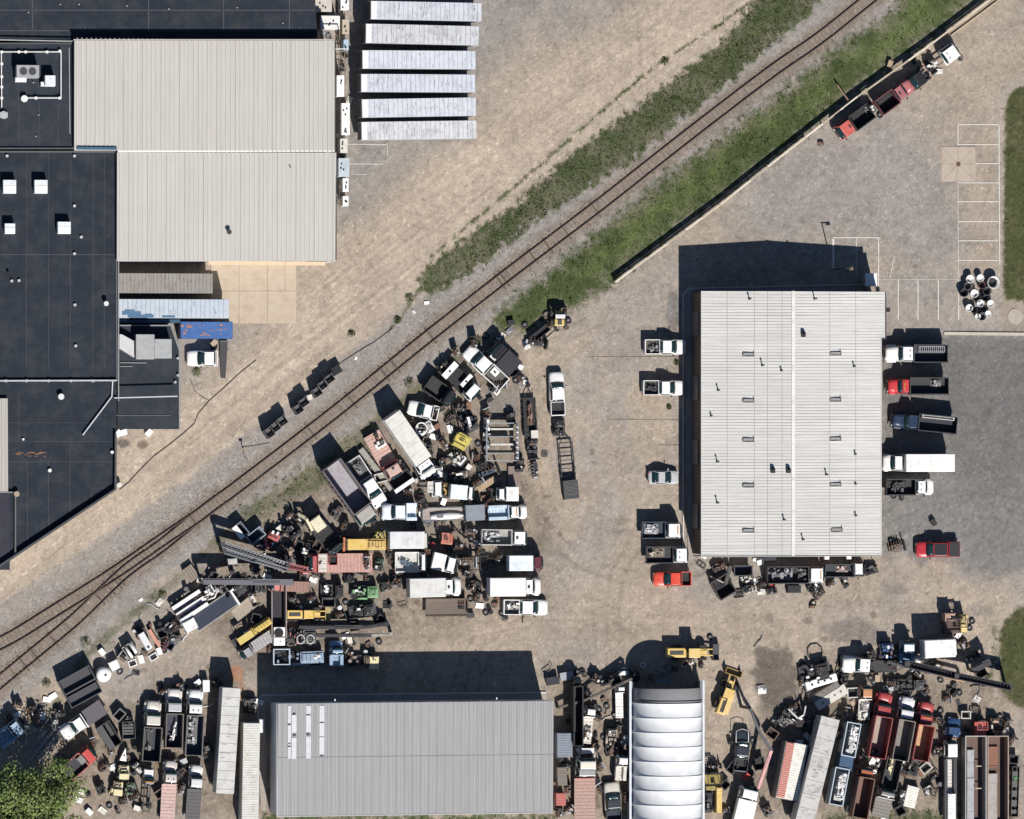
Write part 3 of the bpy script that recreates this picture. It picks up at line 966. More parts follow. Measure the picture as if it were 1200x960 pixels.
def sc_box(r0, c):
    shared(('sbx', c), 'box_body', r0, (0,0,0), lambda m: m.box(-.45, .45, -.32, .32, 0, .55, .02, .02), paint(c, .55, .4))
    shared(('sbl', c), 'lid', r0, (0,0,.551), lambda m: m.box(-.47, .47, -.34, .34, 0, .05, .02, .02), paint(tuple(min(.85, v*1.15) for v in c), .5, .4))
def sc_plate(r0, c):
    shared(('spl', c), 'sheet', r0, (0,0,.05), lambda m: m.add([(-.6,-.35,0),(.5,-.4,.12),(.6,.3,.05),(-.5,.4,.16),(-.6,-.35,.03),(.5,-.4,.15),(.6,.3,.08),(-.5,.4,.19)], [(3,2,1,0),(4,5,6,7),(0,1,5,4),(1,2,6,5),(2,3,7,6),(3,0,4,7)]), paint(c, .5, .4))
def sc_pipe(r0, c):
    shared(('spi', c), 'pipe', r0, (0,0,0), lambda m: m.tube([(-.9,0,.08),(-.3,.1,.08),(.4,-.02,.09),(.9,.15,.1)], .07), paint(c, .6, .5))
    shared(('spf', c), 'flange', r0, (-.92,0,.1), lambda m: m.cyl((0,0,0), .13, .05, 'x', 10), paint(c, .6, .5))
def sc_block(r0, c):
    def f(m):
        m.box(-.35, .3, -.22, .2, 0, .42, .03, .04); m.cyl((.3, 0, .22), .16, .14, 'x', 10); m.cyl((-.1, .05, .42), .1, .14, 'z', 10)
    shared(('sbk', c), 'casting', r0, (0,0,0), f, paint(c, .6, .6))
    shared(('sbh', c), 'hose', r0, (0,0,0), lambda m: m.tube([(-.3,.2,.3),(-.1,.45,.2),(.3,.4,.06),(.5,.15,.06)], .04), paint(BLK, .6, .2))
def sc_wheelframe(r0, c):
    def f(m):
        m.walls(-.6, .6, -.35, .35, .1, .18, .07); m.box(-.05, .03, -.28, .28, .1, .17)
    shared(('swf', c), 'frame', r0, (0,0,0), f, paint(c, .6, .4))
    shared(('swp', c), 'handle', r0, (0,0,0), lambda m: m.tube([(-.6,-.3,.15),(-.9,-.25,.5),(-.9,.25,.5),(-.6,.3,.15)], .03), paint(c, .6, .4))
SCRAP = {'tyre': (sc_tyre, 'worn_tyre', 'tyre', 'worn tyre'), 'drum': (sc_drum, 'oil_drum', 'drum', 'oil drum'), 'pallet': (sc_pallet, 'pallet', 'pallet', 'flat pallet'),
         'box': (sc_box, 'tool_chest', 'box', 'lidded box'), 'plate': (sc_plate, 'metal_sheet', 'scrap metal', 'bent metal sheet'), 'pipe': (sc_pipe, 'scrap_pipe', 'pipe', 'short pipe'),
         'block': (sc_block, 'engine_part', 'engine part', 'engine part'), 'frame': (sc_wheelframe, 'hand_cart', 'cart', 'small cart frame')}
CN = {WHITE: 'white', BLK: 'black', RUST: 'rusty', GR: 'grey', DGR: 'dark grey', BLUE: 'blue', RED: 'red', YEL: 'yellow', OFFW: 'dirty white', LGR: 'light grey', BROWN: 'brown', WOOD: 'wooden', GREEN: 'green', TAN: 'tan'}
USED = {}
def scrap(kind, col, px, py, ang=None, z=0.0, sc=1.0):
    fn, nm, cat, words = SCRAP[kind]
    x, y = at(px, py, z)
    ds = sorted(((ax-x)**2+(ay-y)**2, ax, ay, t) for ax, ay, t in ANCH)
    for tr in range(6):
        d, ax, ay, t = ds[tr]
        dx, dy = x-ax, y-ay
        a = math.degrees(math.atan2(dy, dx)) % 360
        side = ['right', 'upper right', 'upper side', 'upper left', 'left', 'lower left', 'lower side', 'lower right'][int((a+22.5)//45) % 8]
        lab = '%s %s lying to the %s of the %s' % (CN[col], words, side, t)
        if side.endswith('side'):
            lab = '%s %s lying just %s the %s' % (CN[col], words, 'above' if 'upper' in side else 'below', t)
        if len(lab.split()) <= 16 and lab not in USED: break
    else:
        return None
    USED[lab] = 1
    r = bpy.data.objects.new(nm, None); COL.objects.link(r)
    r.location = (x, y, z)
    r.rotation_euler = (0, 0, math.radians(random.uniform(0, 360) if ang is None else ang))
    r.scale = (sc, sc, sc)
    label(r, lab, cat, {'tyre': 'worn tyres lying about the yard', 'drum': 'drums lying about the yard', 'pallet': 'pallets lying about the yard', 'box': 'boxes lying about the yard',
                        'plate': 'metal sheets lying about the yard', 'pipe': 'pipes lying about the yard', 'block': 'engine parts lying about the yard', 'frame': 'carts lying about the yard'}[kind])
    fn(r, col)
    return r
# ================================================================== GROUND
def hsh(ix, iy, seed):
    v = np.sin(ix*127.1+iy*311.7+seed*74.7)*43758.5453
    return v-np.floor(v)
def vno(x, y, seed=0):
    ix = np.floor(x); iy = np.floor(y)
    fx = x-ix; fy = y-iy
    fx = fx*fx*(3-2*fx); fy = fy*fy*(3-2*fy)
    a = hsh(ix, iy, seed); b = hsh(ix+1, iy, seed); c = hsh(ix, iy+1, seed); d = hsh(ix+1, iy+1, seed)
    return (a*(1-fx)+b*fx)*(1-fy)+(c*(1-fx)+d*fx)*fy
def fbm(x, y, seed=0, o=5):
    s = 0; a = .5; t = 0
    for i in range(o):
        s = s+a*vno(x*2**i, y*2**i, seed+i*13); t += a; a *= .55
    return s/t
def sst(a, b, x):
    t = np.clip((x-a)/(b-a), 0, 1)
    return t*t*(3-2*t)
def seg_dist(X, Y, pts):
    best = np.full(X.shape, 1e9)
    for (ax, ay), (bx, by) in zip(pts[:-1], pts[1:]):
        dx, dy = bx-ax, by-ay
        t = np.clip(((X-ax)*dx+(Y-ay)*dy)/(dx*dx+dy*dy), 0, 1)
        best = np.minimum(best, np.hypot(X-ax-t*dx, Y-ay-t*dy))
    return best
def poly_sd(X, Y, poly):
    """signed distance, inside negative"""
    inside = np.zeros(X.shape, bool)
    n = len(poly)
    for i in range(n):
        x0, y0 = poly[i]; x1, y1 = poly[(i+1) % n]
        if y0 == y1: continue
        c = ((y0 > Y) != (y1 > Y)) & (X < (x1-x0)*(Y-y0)/(y1-y0)+x0)
        inside ^= c
    d = seg_dist(X, Y, list(poly)+[poly[0]])
    return np.where(inside, -d, d)

TRK_A = [(1150,-105),(1018,0),(960,46),(900,88),(800,164.5),(704,240),(600,319),(500,397),(397.5,480),(300,555),(240,600),(190,634),(132,674),(59,720),(25.5,741),(0,755),(-60,785),(-200,850)]
TRK_B = [(262,583),(232,606),(190,640),(147,671),(95.5,720),(72.7,740),(13,789),(-60,850),(-200,965)]
GR_N = [(900,-20),(985,-20),(940,22),(905,50),(860,92),(815,126),(770,165),(740,188),(700,214),(660,238),(625,262),(590,288),(566,310),(540,326),(518,342),(500,345),(489,326),(505,308),(545,280),(578,255),(602,240),(640,205),(700,160),(740,130),(800,85),(845,50),(880,5)]
GR_S = [(1060,-20),(1175,-20),(1085,50),(1000,112),(900,190),(800,265),(722,328),(700,345),(668,362),(640,378),(612,388),(585,388),(572,372),(600,352),(632,330),(655,308),(700,268),(740,238),(780,205),(830,168),(880,132),(935,92),(985,50),(1040,18)]
GR_R = [(1178,122),(1184,109),(1196,101),(1300,95),(1300,360),(1180,352),(1176,340)]
GR_R2 = [(1171,745),(1176,727),(1190,714),(1205,708),(1300,700),(1300,840),(1200,832),(1182,822),(1173,808)]
GR_W = [(305,955),(400,953),(520,956),(650,954),(655,1050),(300,1050)]
GR_L = [(395,520),(425,500),(440,530),(412,560),(372,575),(350,580),(320,600),(285,612),(270,606),(300,585),(340,560)]

def ground_fields(X, Y):
    """albedo at photograph-plane positions (X, Y); the map follows the ground, not the picture"""
    n1 = fbm(X*.012, Y*.012, 1); n2 = fbm(X*.05, Y*.05, 2); n3 = fbm(X*.2, Y*.2, 3, 4); n4 = fbm(X*.55, Y*.55, 4, 3)
    th = math.radians(38)
    U = X*math.cos(th)-Y*math.sin(th); V = X*math.sin(th)+Y*math.cos(th)
    C = lambda c: np.array(c)[None, :]
    tan = C((.322, .270, .222)); gry = C((.248, .230, .215)); drt = C((.378, .315, .256)); asp = C((.146, .141, .138))
    bal = C((.262, .243, .228)); brn = C((.195, .162, .132))
    col = np.repeat(tan, X.size, 0)
    def lay(c, m):
        nonlocal col
        m = np.clip(m, 0, 1)[:, None]
        col = col*(1-m)+c*m
    # general grey-brown patchiness
    lay(gry, sst(.38, .66, n1)*.7)
    # gravel lots
    lot1 = [(380,-40),(700,-40),(620,60),(540,140),(470,215),(420,260),(385,300)]
    lay(gry*.96, sst(30, -50, poly_sd(X, Y, lot1)+30*(n2-.5))*.95)
    lot2 = [(860,170),(960,130),(1060,110),(1125,190),(1125,330),(1000,300),(900,280),(840,260)]
    lay(gry*1.04, sst(30, -45, poly_sd(X, Y, lot2)+40*(n2-.5))*.9)
    # dirt haul road beside the rails
    road = [(-60,712),(40,655),(150,585),(240,520),(300,462),(360,400),(420,330),(500,270),(600,185),(700,100),(800,30),(900,-50)]
    dr = seg_dist(X, Y, road)
    streak = fbm(U*.007, V*.26, 7, 4)
    lay(drt, sst(75, 28, dr+22*(n2-.5)))
    lay(drt*.78, sst(80, 20, dr)*sst(.50, .70, streak)*.6)
    lay(drt*1.10, sst(60, 20, dr)*sst(.50, .36, streak)*.6)
    # central yard
    yard = [(640,400),(720,340),(800,300),(800,700),(980,700),(1200,680),(1200,740),(900,900),(840,960),(820,740),(440,770),(440,700),(650,740)]
    ys = sst(20, -30, poly_sd(X, Y, yard)+30*(n2-.5))
    lay(tan*1.02, ys*.8)
    hs = fbm(X*.008, Y*.13, 17, 4)
    lay(drt*.86, ys*sst(690, 720, Y)*sst(.5, .66, hs)*.6)
    lay(drt*1.08, ys*sst(690, 720, Y)*sst(.5, .36, hs)*.6)
    lay(gry*1.05, ys*sst(700, 640, Y)*sst(.45, .6, n1+.15*(n2-.5))*.5)
    # east asphalt
    ea = [(1033,392),(1400,392),(1400,560),(1400,690),(1150,665),(1060,650),(1033,640)]
    lay(asp, sst(16, -14, poly_sd(X, Y, ea)+34*(n2-.5)*sst(560, 640, Y)))
    lay(asp*1.35, sst(16, -14, poly_sd(X, Y, ea)+30*(n2-.5))*sst(480, 660, Y+60*(n1-.5))*.9)
    lay(gry*1.02, sst(400, 560, Y)*sst(1120, 1040, X)*sst(1030, 1036, X)*.35)
    # parking strip (paved, paler)
    pk = [(1030,322),(1172,322),(1172,388),(1040,388)]
    lay(C((.27,.25,.235)), sst(6, -3, poly_sd(X, Y, pk))*.7)
    # scrapyard soil: darker and oily; bottom right row also darkened for shade between trucks
    for yd in ([(390,520),(470,430),(560,390),(610,400),(625,480),(640,560),(645,700),(560,726),(400,790),(240,790),(100,830),(40,900),(100,960),(320,960),(300,820),(220,700),(250,620)],
               [(650,780),(735,780),(735,960),(650,960)], [(960,770),(1180,800),(1190,960),(840,960),(870,850)]):
        lay(brn*1.05, sst(18, -22, poly_sd(X, Y, yd)+40*(n2-.5))*(.5+.5*sst(.35, .65, n3)))
        lay(brn*.6, sst(8, -30, poly_sd(X, Y, yd)+30*(n2-.5))*sst(.60, .72, n3)*.6)
    # ballast
    dA = seg_dist(X, Y, TRK_A); dB = seg_dist(X, Y, TRK_B); dT = np.minimum(dA, dB)
    side = V-np.interp(U, *zip(*sorted((x*math.cos(th)-y*math.sin(th), x*math.sin(th)+y*math.cos(th)) for x, y in TRK_A)))
    wdt = np.where(side < 0, 46, 34)
    lay(bal, sst(wdt+4, wdt-10, dT+12*(n2-.5)-6*(n3-.5))*.85)
    lay(bal*C((.93,.92,.94)), sst(wdt, wdt-12, dT+10*(n2-.5))*sst(.42, .7, n2)*.8)
    lay(C((.215,.172,.140)), sst(20, 9, dT+6*(n3-.5))*.85)
    # weeds and grass
    g = np.zeros(X.shape)
    for p, soft, amt in ((GR_N, 4, 1), (GR_S, 10, 1), (GR_R, 3, 1), (GR_R2, 3, 1), (GR_W, 8, 1)):
        g = np.maximum(g, amt*sst(soft, -soft, poly_sd(X, Y, p)+(6 if p is GR_R or p is GR_R2 else 22)*(n3-.5)))
    gl = sst(10, -14, poly_sd(X, Y, GR_L)+30*(n3-.5))*.75
    weeds = sst(3.5, .5, seg_dist(X, Y, [(505,300),(560,255),(610,213),(652,177),(700,135),(740,100),(775,72),(820,45),(860,17),(882,0)])+5*(n3-.42))*sst(.34, .5, fbm(X*.16, Y*.16, 91, 3))*.9
    weeds = np.maximum(weeds, sst(4, 1, seg_dist(X, Y, [(495,335),(470,372),(455,388)])+7*(n3-.4)))
    edge = sst(10, 2, seg_dist(X, Y, [(60,835),(100,770),(150,725),(215,672),(270,620),(340,570),(420,510),(560,400),(620,385)])+14*(n3-.4))*.6
    edge = np.maximum(edge, sst(14, 2, seg_dist(X, Y, [(970,962),(1060,958),(1180,962)])+18*(n3-.4))*.8)
    edge = np.maximum(edge, sst(5, 1, seg_dist(X, Y, [(1166,735),(1165,790),(1150,800)])+8*(n3-.4))*.8)
    G = np.maximum.reduce([g, gl, weeds, edge])
    gc = np.repeat(C((.062, .084, .032)), X.size, 0)
    m = sst(.35, .7, n2)[:, None]
    gc = gc*(1-m)+C((.094, .124, .042))*m
    inN = sst(6, -6, poly_sd(X, Y, GR_N))[:, None]
    gc = gc*(1-inN*.6)+C((.054, .060, .034))*inN*.85
    # worn brown fringe of the strips
    thin = (sst(.40, .60, .6*n2+.4*n3)*sst(-30, 0, np.minimum(poly_sd(X, Y, GR_N), poly_sd(X, Y, GR_S))) )[:, None]*.75
    gc = gc*(1-thin)+C((.16, .135, .115))*thin
    lw = sst(1162, 1170, X)[:, None]
    gc = gc*(1-lw)+C((.072, .080, .034))*(.9+.4*(n3-.5))[:, None]*lw
    rr = (sst(.42, .6, n1+.35*(n3-.5)+.2*(n4-.5))*sst(1160, 1175, X))[:, None]*.6
    gc = gc*(1-rr)+C((.115, .10, .062))*rr
    gm = np.clip(G, 0, 1)[:, None]
    brk = (.35+.65*sst(.30, .52, n3+.25*G))[:, None]
    col = col*(1-gm*brk)+gc*gm*brk
    # paler packed path beside the right hand grass, straw edge
    lay(C((.31,.275,.235)), sst(7, 3, seg_dist(X, Y, [(1170,350),(1170,140),(1174,118),(1186,98),(1215,90)]))*.8)
    lay(C((.36,.32,.27)), sst(4, 1.5, seg_dist(X, Y, [(1167,815),(1166,745),(1172,722),(1190,706),(1215,700)]))*.6)
    # stains of oil and damp earth, with shapes of their own
    def stain(cx, cy, rx, ry, c, a, sd):
        q = np.hypot((X-cx)/rx, (Y-cy)/ry)+.9*(fbm(X*.09, Y*.09, sd, 4)-.5)
        lay(C(c), sst(1.15, .75, q)*a)
    stain(910, 797, 27, 38, (.125,.108,.094), .95, 31)
    stain(893, 766, 13, 9, (.14,.12,.105), .9, 32)
    stain(1000, 740, 38, 16, (.165,.15,.14), .8, 33)
    stain(1046, 691, 16, 6, (.20,.18,.17), .6, 34)
    stain(947, 728, 6, 4, (.17,.14,.12), .8, 35)
    stain(902, 724, 5, 5, (.18,.15,.13), .7, 36)
    stain(277, 790, 9, 9, (.33,.17,.10), .8, 37)
    stain(283, 808, 5, 16, (.33,.18,.11), .6, 38)
    stain(789, 365, 9, 26, (.17,.16,.155), .85, 39)
    stain(588, 472, 26, 17, (.22,.20,.185), .7, 40)
    stain(500, 742, 60, 9, (.25,.21,.175), .5, 42)
    stain(700, 740, 70, 12, (.27,.225,.185), .5, 48)
    stain(870, 735, 60, 16, (.27,.225,.19), .45, 49)
    stain(760, 500, 26, 60, (.36,.29,.22), .5, 50)
    stain(630, 500, 20, 90, (.38,.31,.24), .55, 51)
    stain(730, 610, 8, 6, (.2,.16,.13), .6, 43)
    stain(1150, 715, 14, 8, (.22,.20,.19), .5, 44)
    stain(145, 520, 9, 5, (.08,.07,.065), .8, 45)
    stain(167, 521, 6, 5, (.13,.10,.08), .8, 46)
    stain(990, 715, 60, 14, (.27,.24,.21), .4, 47)
    stain(1145, 470, 50, 50, (.15,.145,.145), .5, 48)
    rs = np.random.RandomState(5)
    for i in range(46):
        cx, cy = rs.uniform(640, 1180), rs.uniform(300, 900)
        stain(cx, cy, rs.uniform(1.5, 4.5), rs.uniform(1.2, 3.5), (.14,.115,.095), .65, 60+i)
    for i in range(30):
        cx, cy = rs.uniform(100, 620), rs.uniform(720, 900)
        stain(cx, cy, rs.uniform(1.5, 6), rs.uniform(1.2, 5), (.15,.12,.10), .6, 120+i)
    # curved wheel tracks in the lots
    for (cx, cy, r, w0, a0, dark) in ((760,520,150,2.2,.35,.84),(700,430,210,2.4,.3,.86),(1010,180,120,2.0,.2,.88),(860,720,150,2.6,.35,.88),(660,830,118,2.4,.35,.84),(560,60,190,2.2,.35,.88),(548,70,205,2.2,.35,.9),(1130,760,170,2.2,.35,.88),(980,330,90,1.8,.35,.9),(520,250,120,2,.35,.9)):
        d = np.abs(np.hypot(X-cx, Y-cy)-r-5*(n2-.5))
        a = np.maximum(sst(w0+1.2, .6, d), sst(w0+1.2, .6, np.abs(d-15)))*a0*1.7*sst(.35, .6, fbm(X*.03, Y*.03, int(r)))*(1-gm[:, 0])
        col = col*(1-a[:, None]*(1-dark)*1.7)
    sp = fbm(X*1.1, Y*1.1, 9, 2)
    col = col*(1+(.28*(n3-.5)+.26*(n4-.5)+.36*(n2-.5)+.26*(sp-.5))[:, None])
    # scattered pale stones and dark crumbs
    h = hsh(np.floor(X*.9), np.floor(Y*.9), 77)
    big = sst(40, 30, dT)*(1-gm[:, 0])
    col = col*(1+np.where(h > .985, .45, 0)[:, None]*(1-gm))
    col = col*(1-np.where(h < .02, .28, 0)[:, None])
    return np.clip(col, .01, .8), G

def make_ground():
    st = .21
    xs = np.concatenate([np.array([-1500, -600, -250, -140, -100]), np.arange(-84, 84.01, st), np.array([100, 140, 250, 600, 1500])])
    ysv = np.concatenate([np.array([-1500, -600, -250, -120, -80]), np.arange(-62, 62.01, st), np.array([80, 120, 250, 600, 1500])])
    GX, GY = np.meshgrid(xs, ysv)
    nx, ny = len(xs), len(ysv)
    X = GX.ravel(); Y = GY.ravel()
    PXg, PYg = proj(X, Y, 0.0)
    col, G = ground_fields(np.clip(PXg, -600, 1800), np.clip(PYg, -600, 1600))
    z = .05*(fbm(X*.15, Y*.15, 55)-.5)+.03*(fbm(X*1.2, Y*1.2, 56, 3)-.5)
    z = np.minimum(z-.03, 0.0)
    me = bpy.data.meshes.new('ground')
    nv = nx*ny
    me.vertices.add(nv)
    co = np.stack([X, Y, z], 1).astype(np.float32)
    me.vertices.foreach_set('co', co.ravel())
    I = np.arange(nv).reshape(ny, nx)
    q = np.stack([I[:-1, :-1], I[:-1, 1:], I[1:, 1:], I[1:, :-1]], -1).reshape(-1, 4)
    nf = len(q)
    me.loops.add(nf*4); me.polygons.add(nf)
    me.loops.foreach_set('vertex_index', q.ravel().astype(np.int32))
    me.polygons.foreach_set('loop_start', (np.arange(nf)*4).astype(np.int32))
    try:
        me.polygons.foreach_set('loop_total', np.full(nf, 4, np.int32))
    except Exception:
        pass
    me.update(); me.validate()
    me.polygons.foreach_set('use_smooth', np.ones(nf, bool))
    a = me.color_attributes.new('albedo', 'FLOAT_COLOR', 'POINT')
    ca = np.concatenate([col, np.clip(G, 0, 1)[:, None]], 1).astype(np.float32)
    a.data.foreach_set('color', ca.ravel())
    m = bpy.data.materials.new('ground_soil')
    t, b = nodes(m)
    at_ = mk(t, 'ShaderNodeVertexColor', layer_name='albedo')
    g = t.nodes.new('ShaderNodeNewGeometry')
    n1 = mk(t, 'ShaderNodeTexNoise', Scale=1.1, Detail=9.0, Roughness=.8)
    n2 = mk(t, 'ShaderNodeTexVoronoi', Scale=3.4)
    n3 = mk(t, 'ShaderNodeTexNoise', Scale=7.0, Detail=5.0, Roughness=.8)
    wv = mk(t, 'ShaderNodeTexVoronoi', Scale=.55, feature='DISTANCE_TO_EDGE')
    nd = mk(t, 'ShaderNodeTexNoise', Scale=1.2, Detail=5.0, Roughness=.7)
    for n in (n1, n2, n3, nd): t.links.new(g.outputs['Position'], n.inputs['Vector'])
    vm = mk(t, 'ShaderNodeVectorMath', operation='MULTIPLY_ADD')
    t.links.new(nd.outputs['Color'], vm.inputs[0]); vm.inputs[1].default_value = (2.6, 2.6, 0)
    t.links.new(g.outputs['Position'], vm.inputs[2])
    t.links.new(vm.outputs[0], wv.inputs['Vector'])
    f1 = ramp(t, n1.outputs[0], .30, .70, (.78, .78, .79, 1), (1.22, 1.22, 1.20, 1))
    f3 = ramp(t, n3.outputs[0], .32, .70, (.74, .74, .74, 1), (1.25, 1.25, 1.25, 1))
    f2 = ramp(t, n2.outputs['Distance'], .1, .7, (1.04, 1.04, 1.04, 1), (.96, .96, .96, 1))
    crk = ramp(t, wv.outputs['Distance'], .0, .035, (.80, .79, .78, 1), (1, 1, 1, 1))
    x = mixc(t, 1.0, at_.outputs[0], f1, 'MULTIPLY')
    x = mixc(t, 1.0, x, f3, 'MULTIPLY')
    x = mixc(t, 1.0, x, f2, 'MULTIPLY')
    x = mixc(t, .3, x, crk, 'MULTIPLY')
    w2 = mk(t, 'ShaderNodeTexVoronoi', Scale=1.5, feature='DISTANCE_TO_EDGE')
    vm2 = mk(t, 'ShaderNodeVectorMath', operation='MULTIPLY_ADD')
    t.links.new(n1.outputs['Color'], vm2.inputs[0]); vm2.inputs[1].default_value = (3.4, 3.4, 0)
    t.links.new(g.outputs['Position'], vm2.inputs[2]); t.links.new(vm2.outputs[0], w2.inputs['Vector'])
    c2 = ramp(t, w2.outputs['Distance'], .0, .10, (.74, .73, .72, 1), (1.03, 1.03, 1.03, 1))
    msk = ramp(t, nd.outputs[0], .42, .62)
    x2 = mixc(t, 1.0, x, c2, 'MULTIPLY')
    x = mixc(t, msk, x, x2)
    t.links.new(x, b.inputs['Base Color'])
    b.inputs['Roughness'].default_value = .95
    b.inputs['Specular IOR Level'].default_value = .15
    bp = mk(t, 'ShaderNodeBump', Strength=.5, Distance=.06)
    t.links.new(n1.outputs[0], bp.inputs['Height'])
    t.links.new(bp.outputs[0], b.inputs['Normal'])
    me.materials.append(m)
    o = bpy.data.objects.new('ground', me); COL.objects.link(o)
    struct(o)
    return o
GROUND = make_ground()

def leafmat(name, a, b_, c, sc=.35):
    m = bpy.data.materials.new(name)
    t, b = nodes(m)
    g = t.nodes.new('ShaderNodeNewGeometry')
    n = mk(t, 'ShaderNodeTexNoise', Scale=sc, Detail=5.0, Roughness=.7)
    t.links.new(g.outputs['Position'], n.inputs['Vector'])
    x = mixc(t, ramp(t, n.outputs[0], .36, .66), a, b_)
    r = ramp(t, g.outputs['Random Per Island'], 0, 1, (.6, .6, .6, 1), (1.35, 1.35, 1.3, 1))
    x = mixc(t, 1.0, x, r, 'MULTIPLY')
    q = ramp(t, g.outputs['Random Per Island'], .93, .94)
    x = mixc(t, q, x, c)
    t.links.new(x, b.inputs['Base Color'])
    b.inputs['Roughness'].default_value = .7
    b.inputs['Specular IOR Level'].default_value = .2
    return m
GRASSM = leafmat('grass_blades', (.050, .072, .024), (.095, .120, .042), (.20, .19, .13))

def make_tufts():
    rs = np.random.RandomState(3)
    vs = []; n = 0
    regs = [(480,-10,990,350,15000),(570,-10,1180,395,17000),(1168,90,1215,360,500),(1165,700,1215,840,250),(300,948,660,975,1800),(260,495,445,620,3200),(40,600,330,850,1300),(430,20,890,400,900),(960,945,1190,965,1200),(1140,730,1172,800,250)]
    P = []
    for x0, y0, x1, y1, cnt in regs:
        X = rs.uniform(x0, x1, cnt*3); Y = rs.uniform(y0, y1, cnt*3)
        _, G = ground_fields(X, Y)
        keep = rs.rand(len(X)) < G*.9
        X, Y = X[keep][:cnt*2], Y[keep][:cnt*2]
        P.append(np.stack([X, Y], 1))
    P = np.concatenate(P)
    vl = []; fl = []
    for px, py in P:
        x, y = at(px, py, 0)
        nrth = px*.62+py*.79 < 930*.62+66*.79+2 and px < 1150
        big = rs.rand() < (.13 if nrth else .05)
        k = 4 if big else 2
        for j in range(k):
            a = rs.uniform(0, 2*PI); s_ = rs.uniform(.06, .13)*(1.5 if big else 1); h = rs.uniform(.01, .08)*(3.6 if big else 1)
            ox, oy = rs.normal(0, .12, 2)
            c, s2 = math.cos(a), math.sin(a)
            i = len(vl)
            vl += [(x+ox-c*s_*.5, y+oy-s2*s_*.5, -.03), (x+ox+c*s_*.5, y+oy+s2*s_*.5, -.02), (x+ox+rs.normal(0, s_*.8), y+oy+rs.normal(0, s_*.8), h)]
            fl.append((i, i+1, i+2))
    me = bpy.data.meshes.new('grass'); me.from_pydata(vl, [], fl)
    me.materials.append(GRASSM)
    o = bpy.data.objects.new('grass', me); COL.objects.link(o)
    label(o, 'short green weeds and grass in strips along the railway and fence', 'grass')
    o['kind'] = 'stuff'
make_tufts()

def make_stones():
    rs = np.random.RandomState(8); vs = []; fs = []
    for T, cnt in ((TRK_A, 17000), (TRK_B, 3500)):
        P = np.array([at(a, b) for a, b in T]); d = np.diff(P, axis=0); L = np.hypot(d[:, 0], d[:, 1]); cum = np.concatenate([[0], np.cumsum(L)])
        for q in rs.uniform(0, cum[-1], cnt):
            i = min(np.searchsorted(cum, q)-1, len(L)-1); i = max(i, 0); f = (q-cum[i])/L[i]
            o = rs.normal(0, 2.0); x = P[i, 0]+d[i, 0]*f-d[i, 1]/L[i]*o; y = P[i, 1]+d[i, 1]*f+d[i, 0]/L[i]*o
            if abs(abs(o)-.76) < .14: continue
            s_ = rs.uniform(.04, .10); a = rs.uniform(0, 6.28); k = len(vs)
            for j in range(3): vs.append((x+s_*math.cos(a+j*2.1), y+s_*math.sin(a+j*2.1), -.05))
            vs.append((x+rs.normal(0, .02), y+rs.normal(0, .02), s_*rs.uniform(.4, .9))); fs += [(k, k+1, k+3), (k+1, k+2, k+3), (k+2, k, k+3)]
    me = bpy.data.meshes.new('ballast_stones'); me.from_pydata(vs, [], fs)
    me.materials.append(leafmat('ballast_stone', (.20, .175, .155), (.30, .275, .255), (.50, .48, .45)))
    o = bpy.data.objects.new('ballast_stones', me); COL.objects.link(o)
    label(o, 'loose crushed stone ballast spread along both railway tracks', 'ballast'); o['kind'] = 'stuff'
make_stones()

# concrete slabs, curbs, painted lines
CONC = lambda c, sc=.8: paint(c, .9, .35, 0, sc)
def slab(name, pts, z0, z1, mat, h=0):
    m = MB().prism([at(x, y, h) for x, y in pts], z0, z1)
    return struct(m.build(name, mat))
slab('loading_pad', [(247,308),(347,308),(347,379),(247,379)], -.15, .06, CONC((.43,.35,.265)))
jm = MB()
for a, b in (((280,308),(280,379)),((313.5,308),(313.5,379)),((334,308),(334,341)),((247,341),(347,341))):
    p, q = at(*a), at(*b); jm.beam((p[0], p[1], .055), (q[0], q[1], .055), .05, .016)
struct(jm.build('loading_pad_joints', paint((.16,.12,.09), .9, .2)))
slab('drain_slab', [(1103,172),(1143,172),(1143,213),(1103,213)], -.15, .02, CONC((.38,.32,.26)))
jm = MB()
cx, cy = at(1123, 192.5)
for a in range(8):
    p = ((1103,172),(1123,172),(1143,172),(1143,192),(1143,213),(1120,213),(1103,213),(1103,192))[a]
    q = at(*p); jm.beam((cx, cy, .014), (q[0], q[1], .014), .05, .018)
struct(jm.build('drain_slab_creases', paint((.20,.16,.13), .9, .2)))
dr = thing('drain_grate', 'small round iron drain in the middle of the creased concrete slab', 'drain', 1123, 192.5)
MB().cyl((0,0,.02), .32, .03, 'z', 18).build('rim', paint(RUST, .7, .4), dr)
gm_ = MB()
for k in range(5): gm_.box(-.2, .2, -.2+k*.09, -.16+k*.09, .051, .06)
gm_.build('bars', paint(BLK, .7, .2), dr)
mh = MB(); c_ = at(1190, 371); mh.cyl((c_[0], c_[1], -.1), 1.05, .13, 'z', 32)
mo = mh.build('utility_disc', CONC((.36,.32,.27)))
label(mo, 'pale round concrete utility cover beside the right hand parking bays', 'utility cover')
slab('curb', [(1106,389),(1300,391),(1300,394.5),(1106,392.5)], -.1, .13, CONC((.44,.40,.34)))
slab('sidewalk', [(801,345),(807,338),(1012,334),(1012,341.5),(812,341.5),(812,652),(834,652),(834,655),(806,655)], -.1, .10, CONC((.30,.27,.24)))
slab('building_apron', [(302,820),(306,815),(640,812),(640,826),(312,826),(312,950),(306,950),(302,880)], -.1, .10, CONC((.30,.27,.24)))
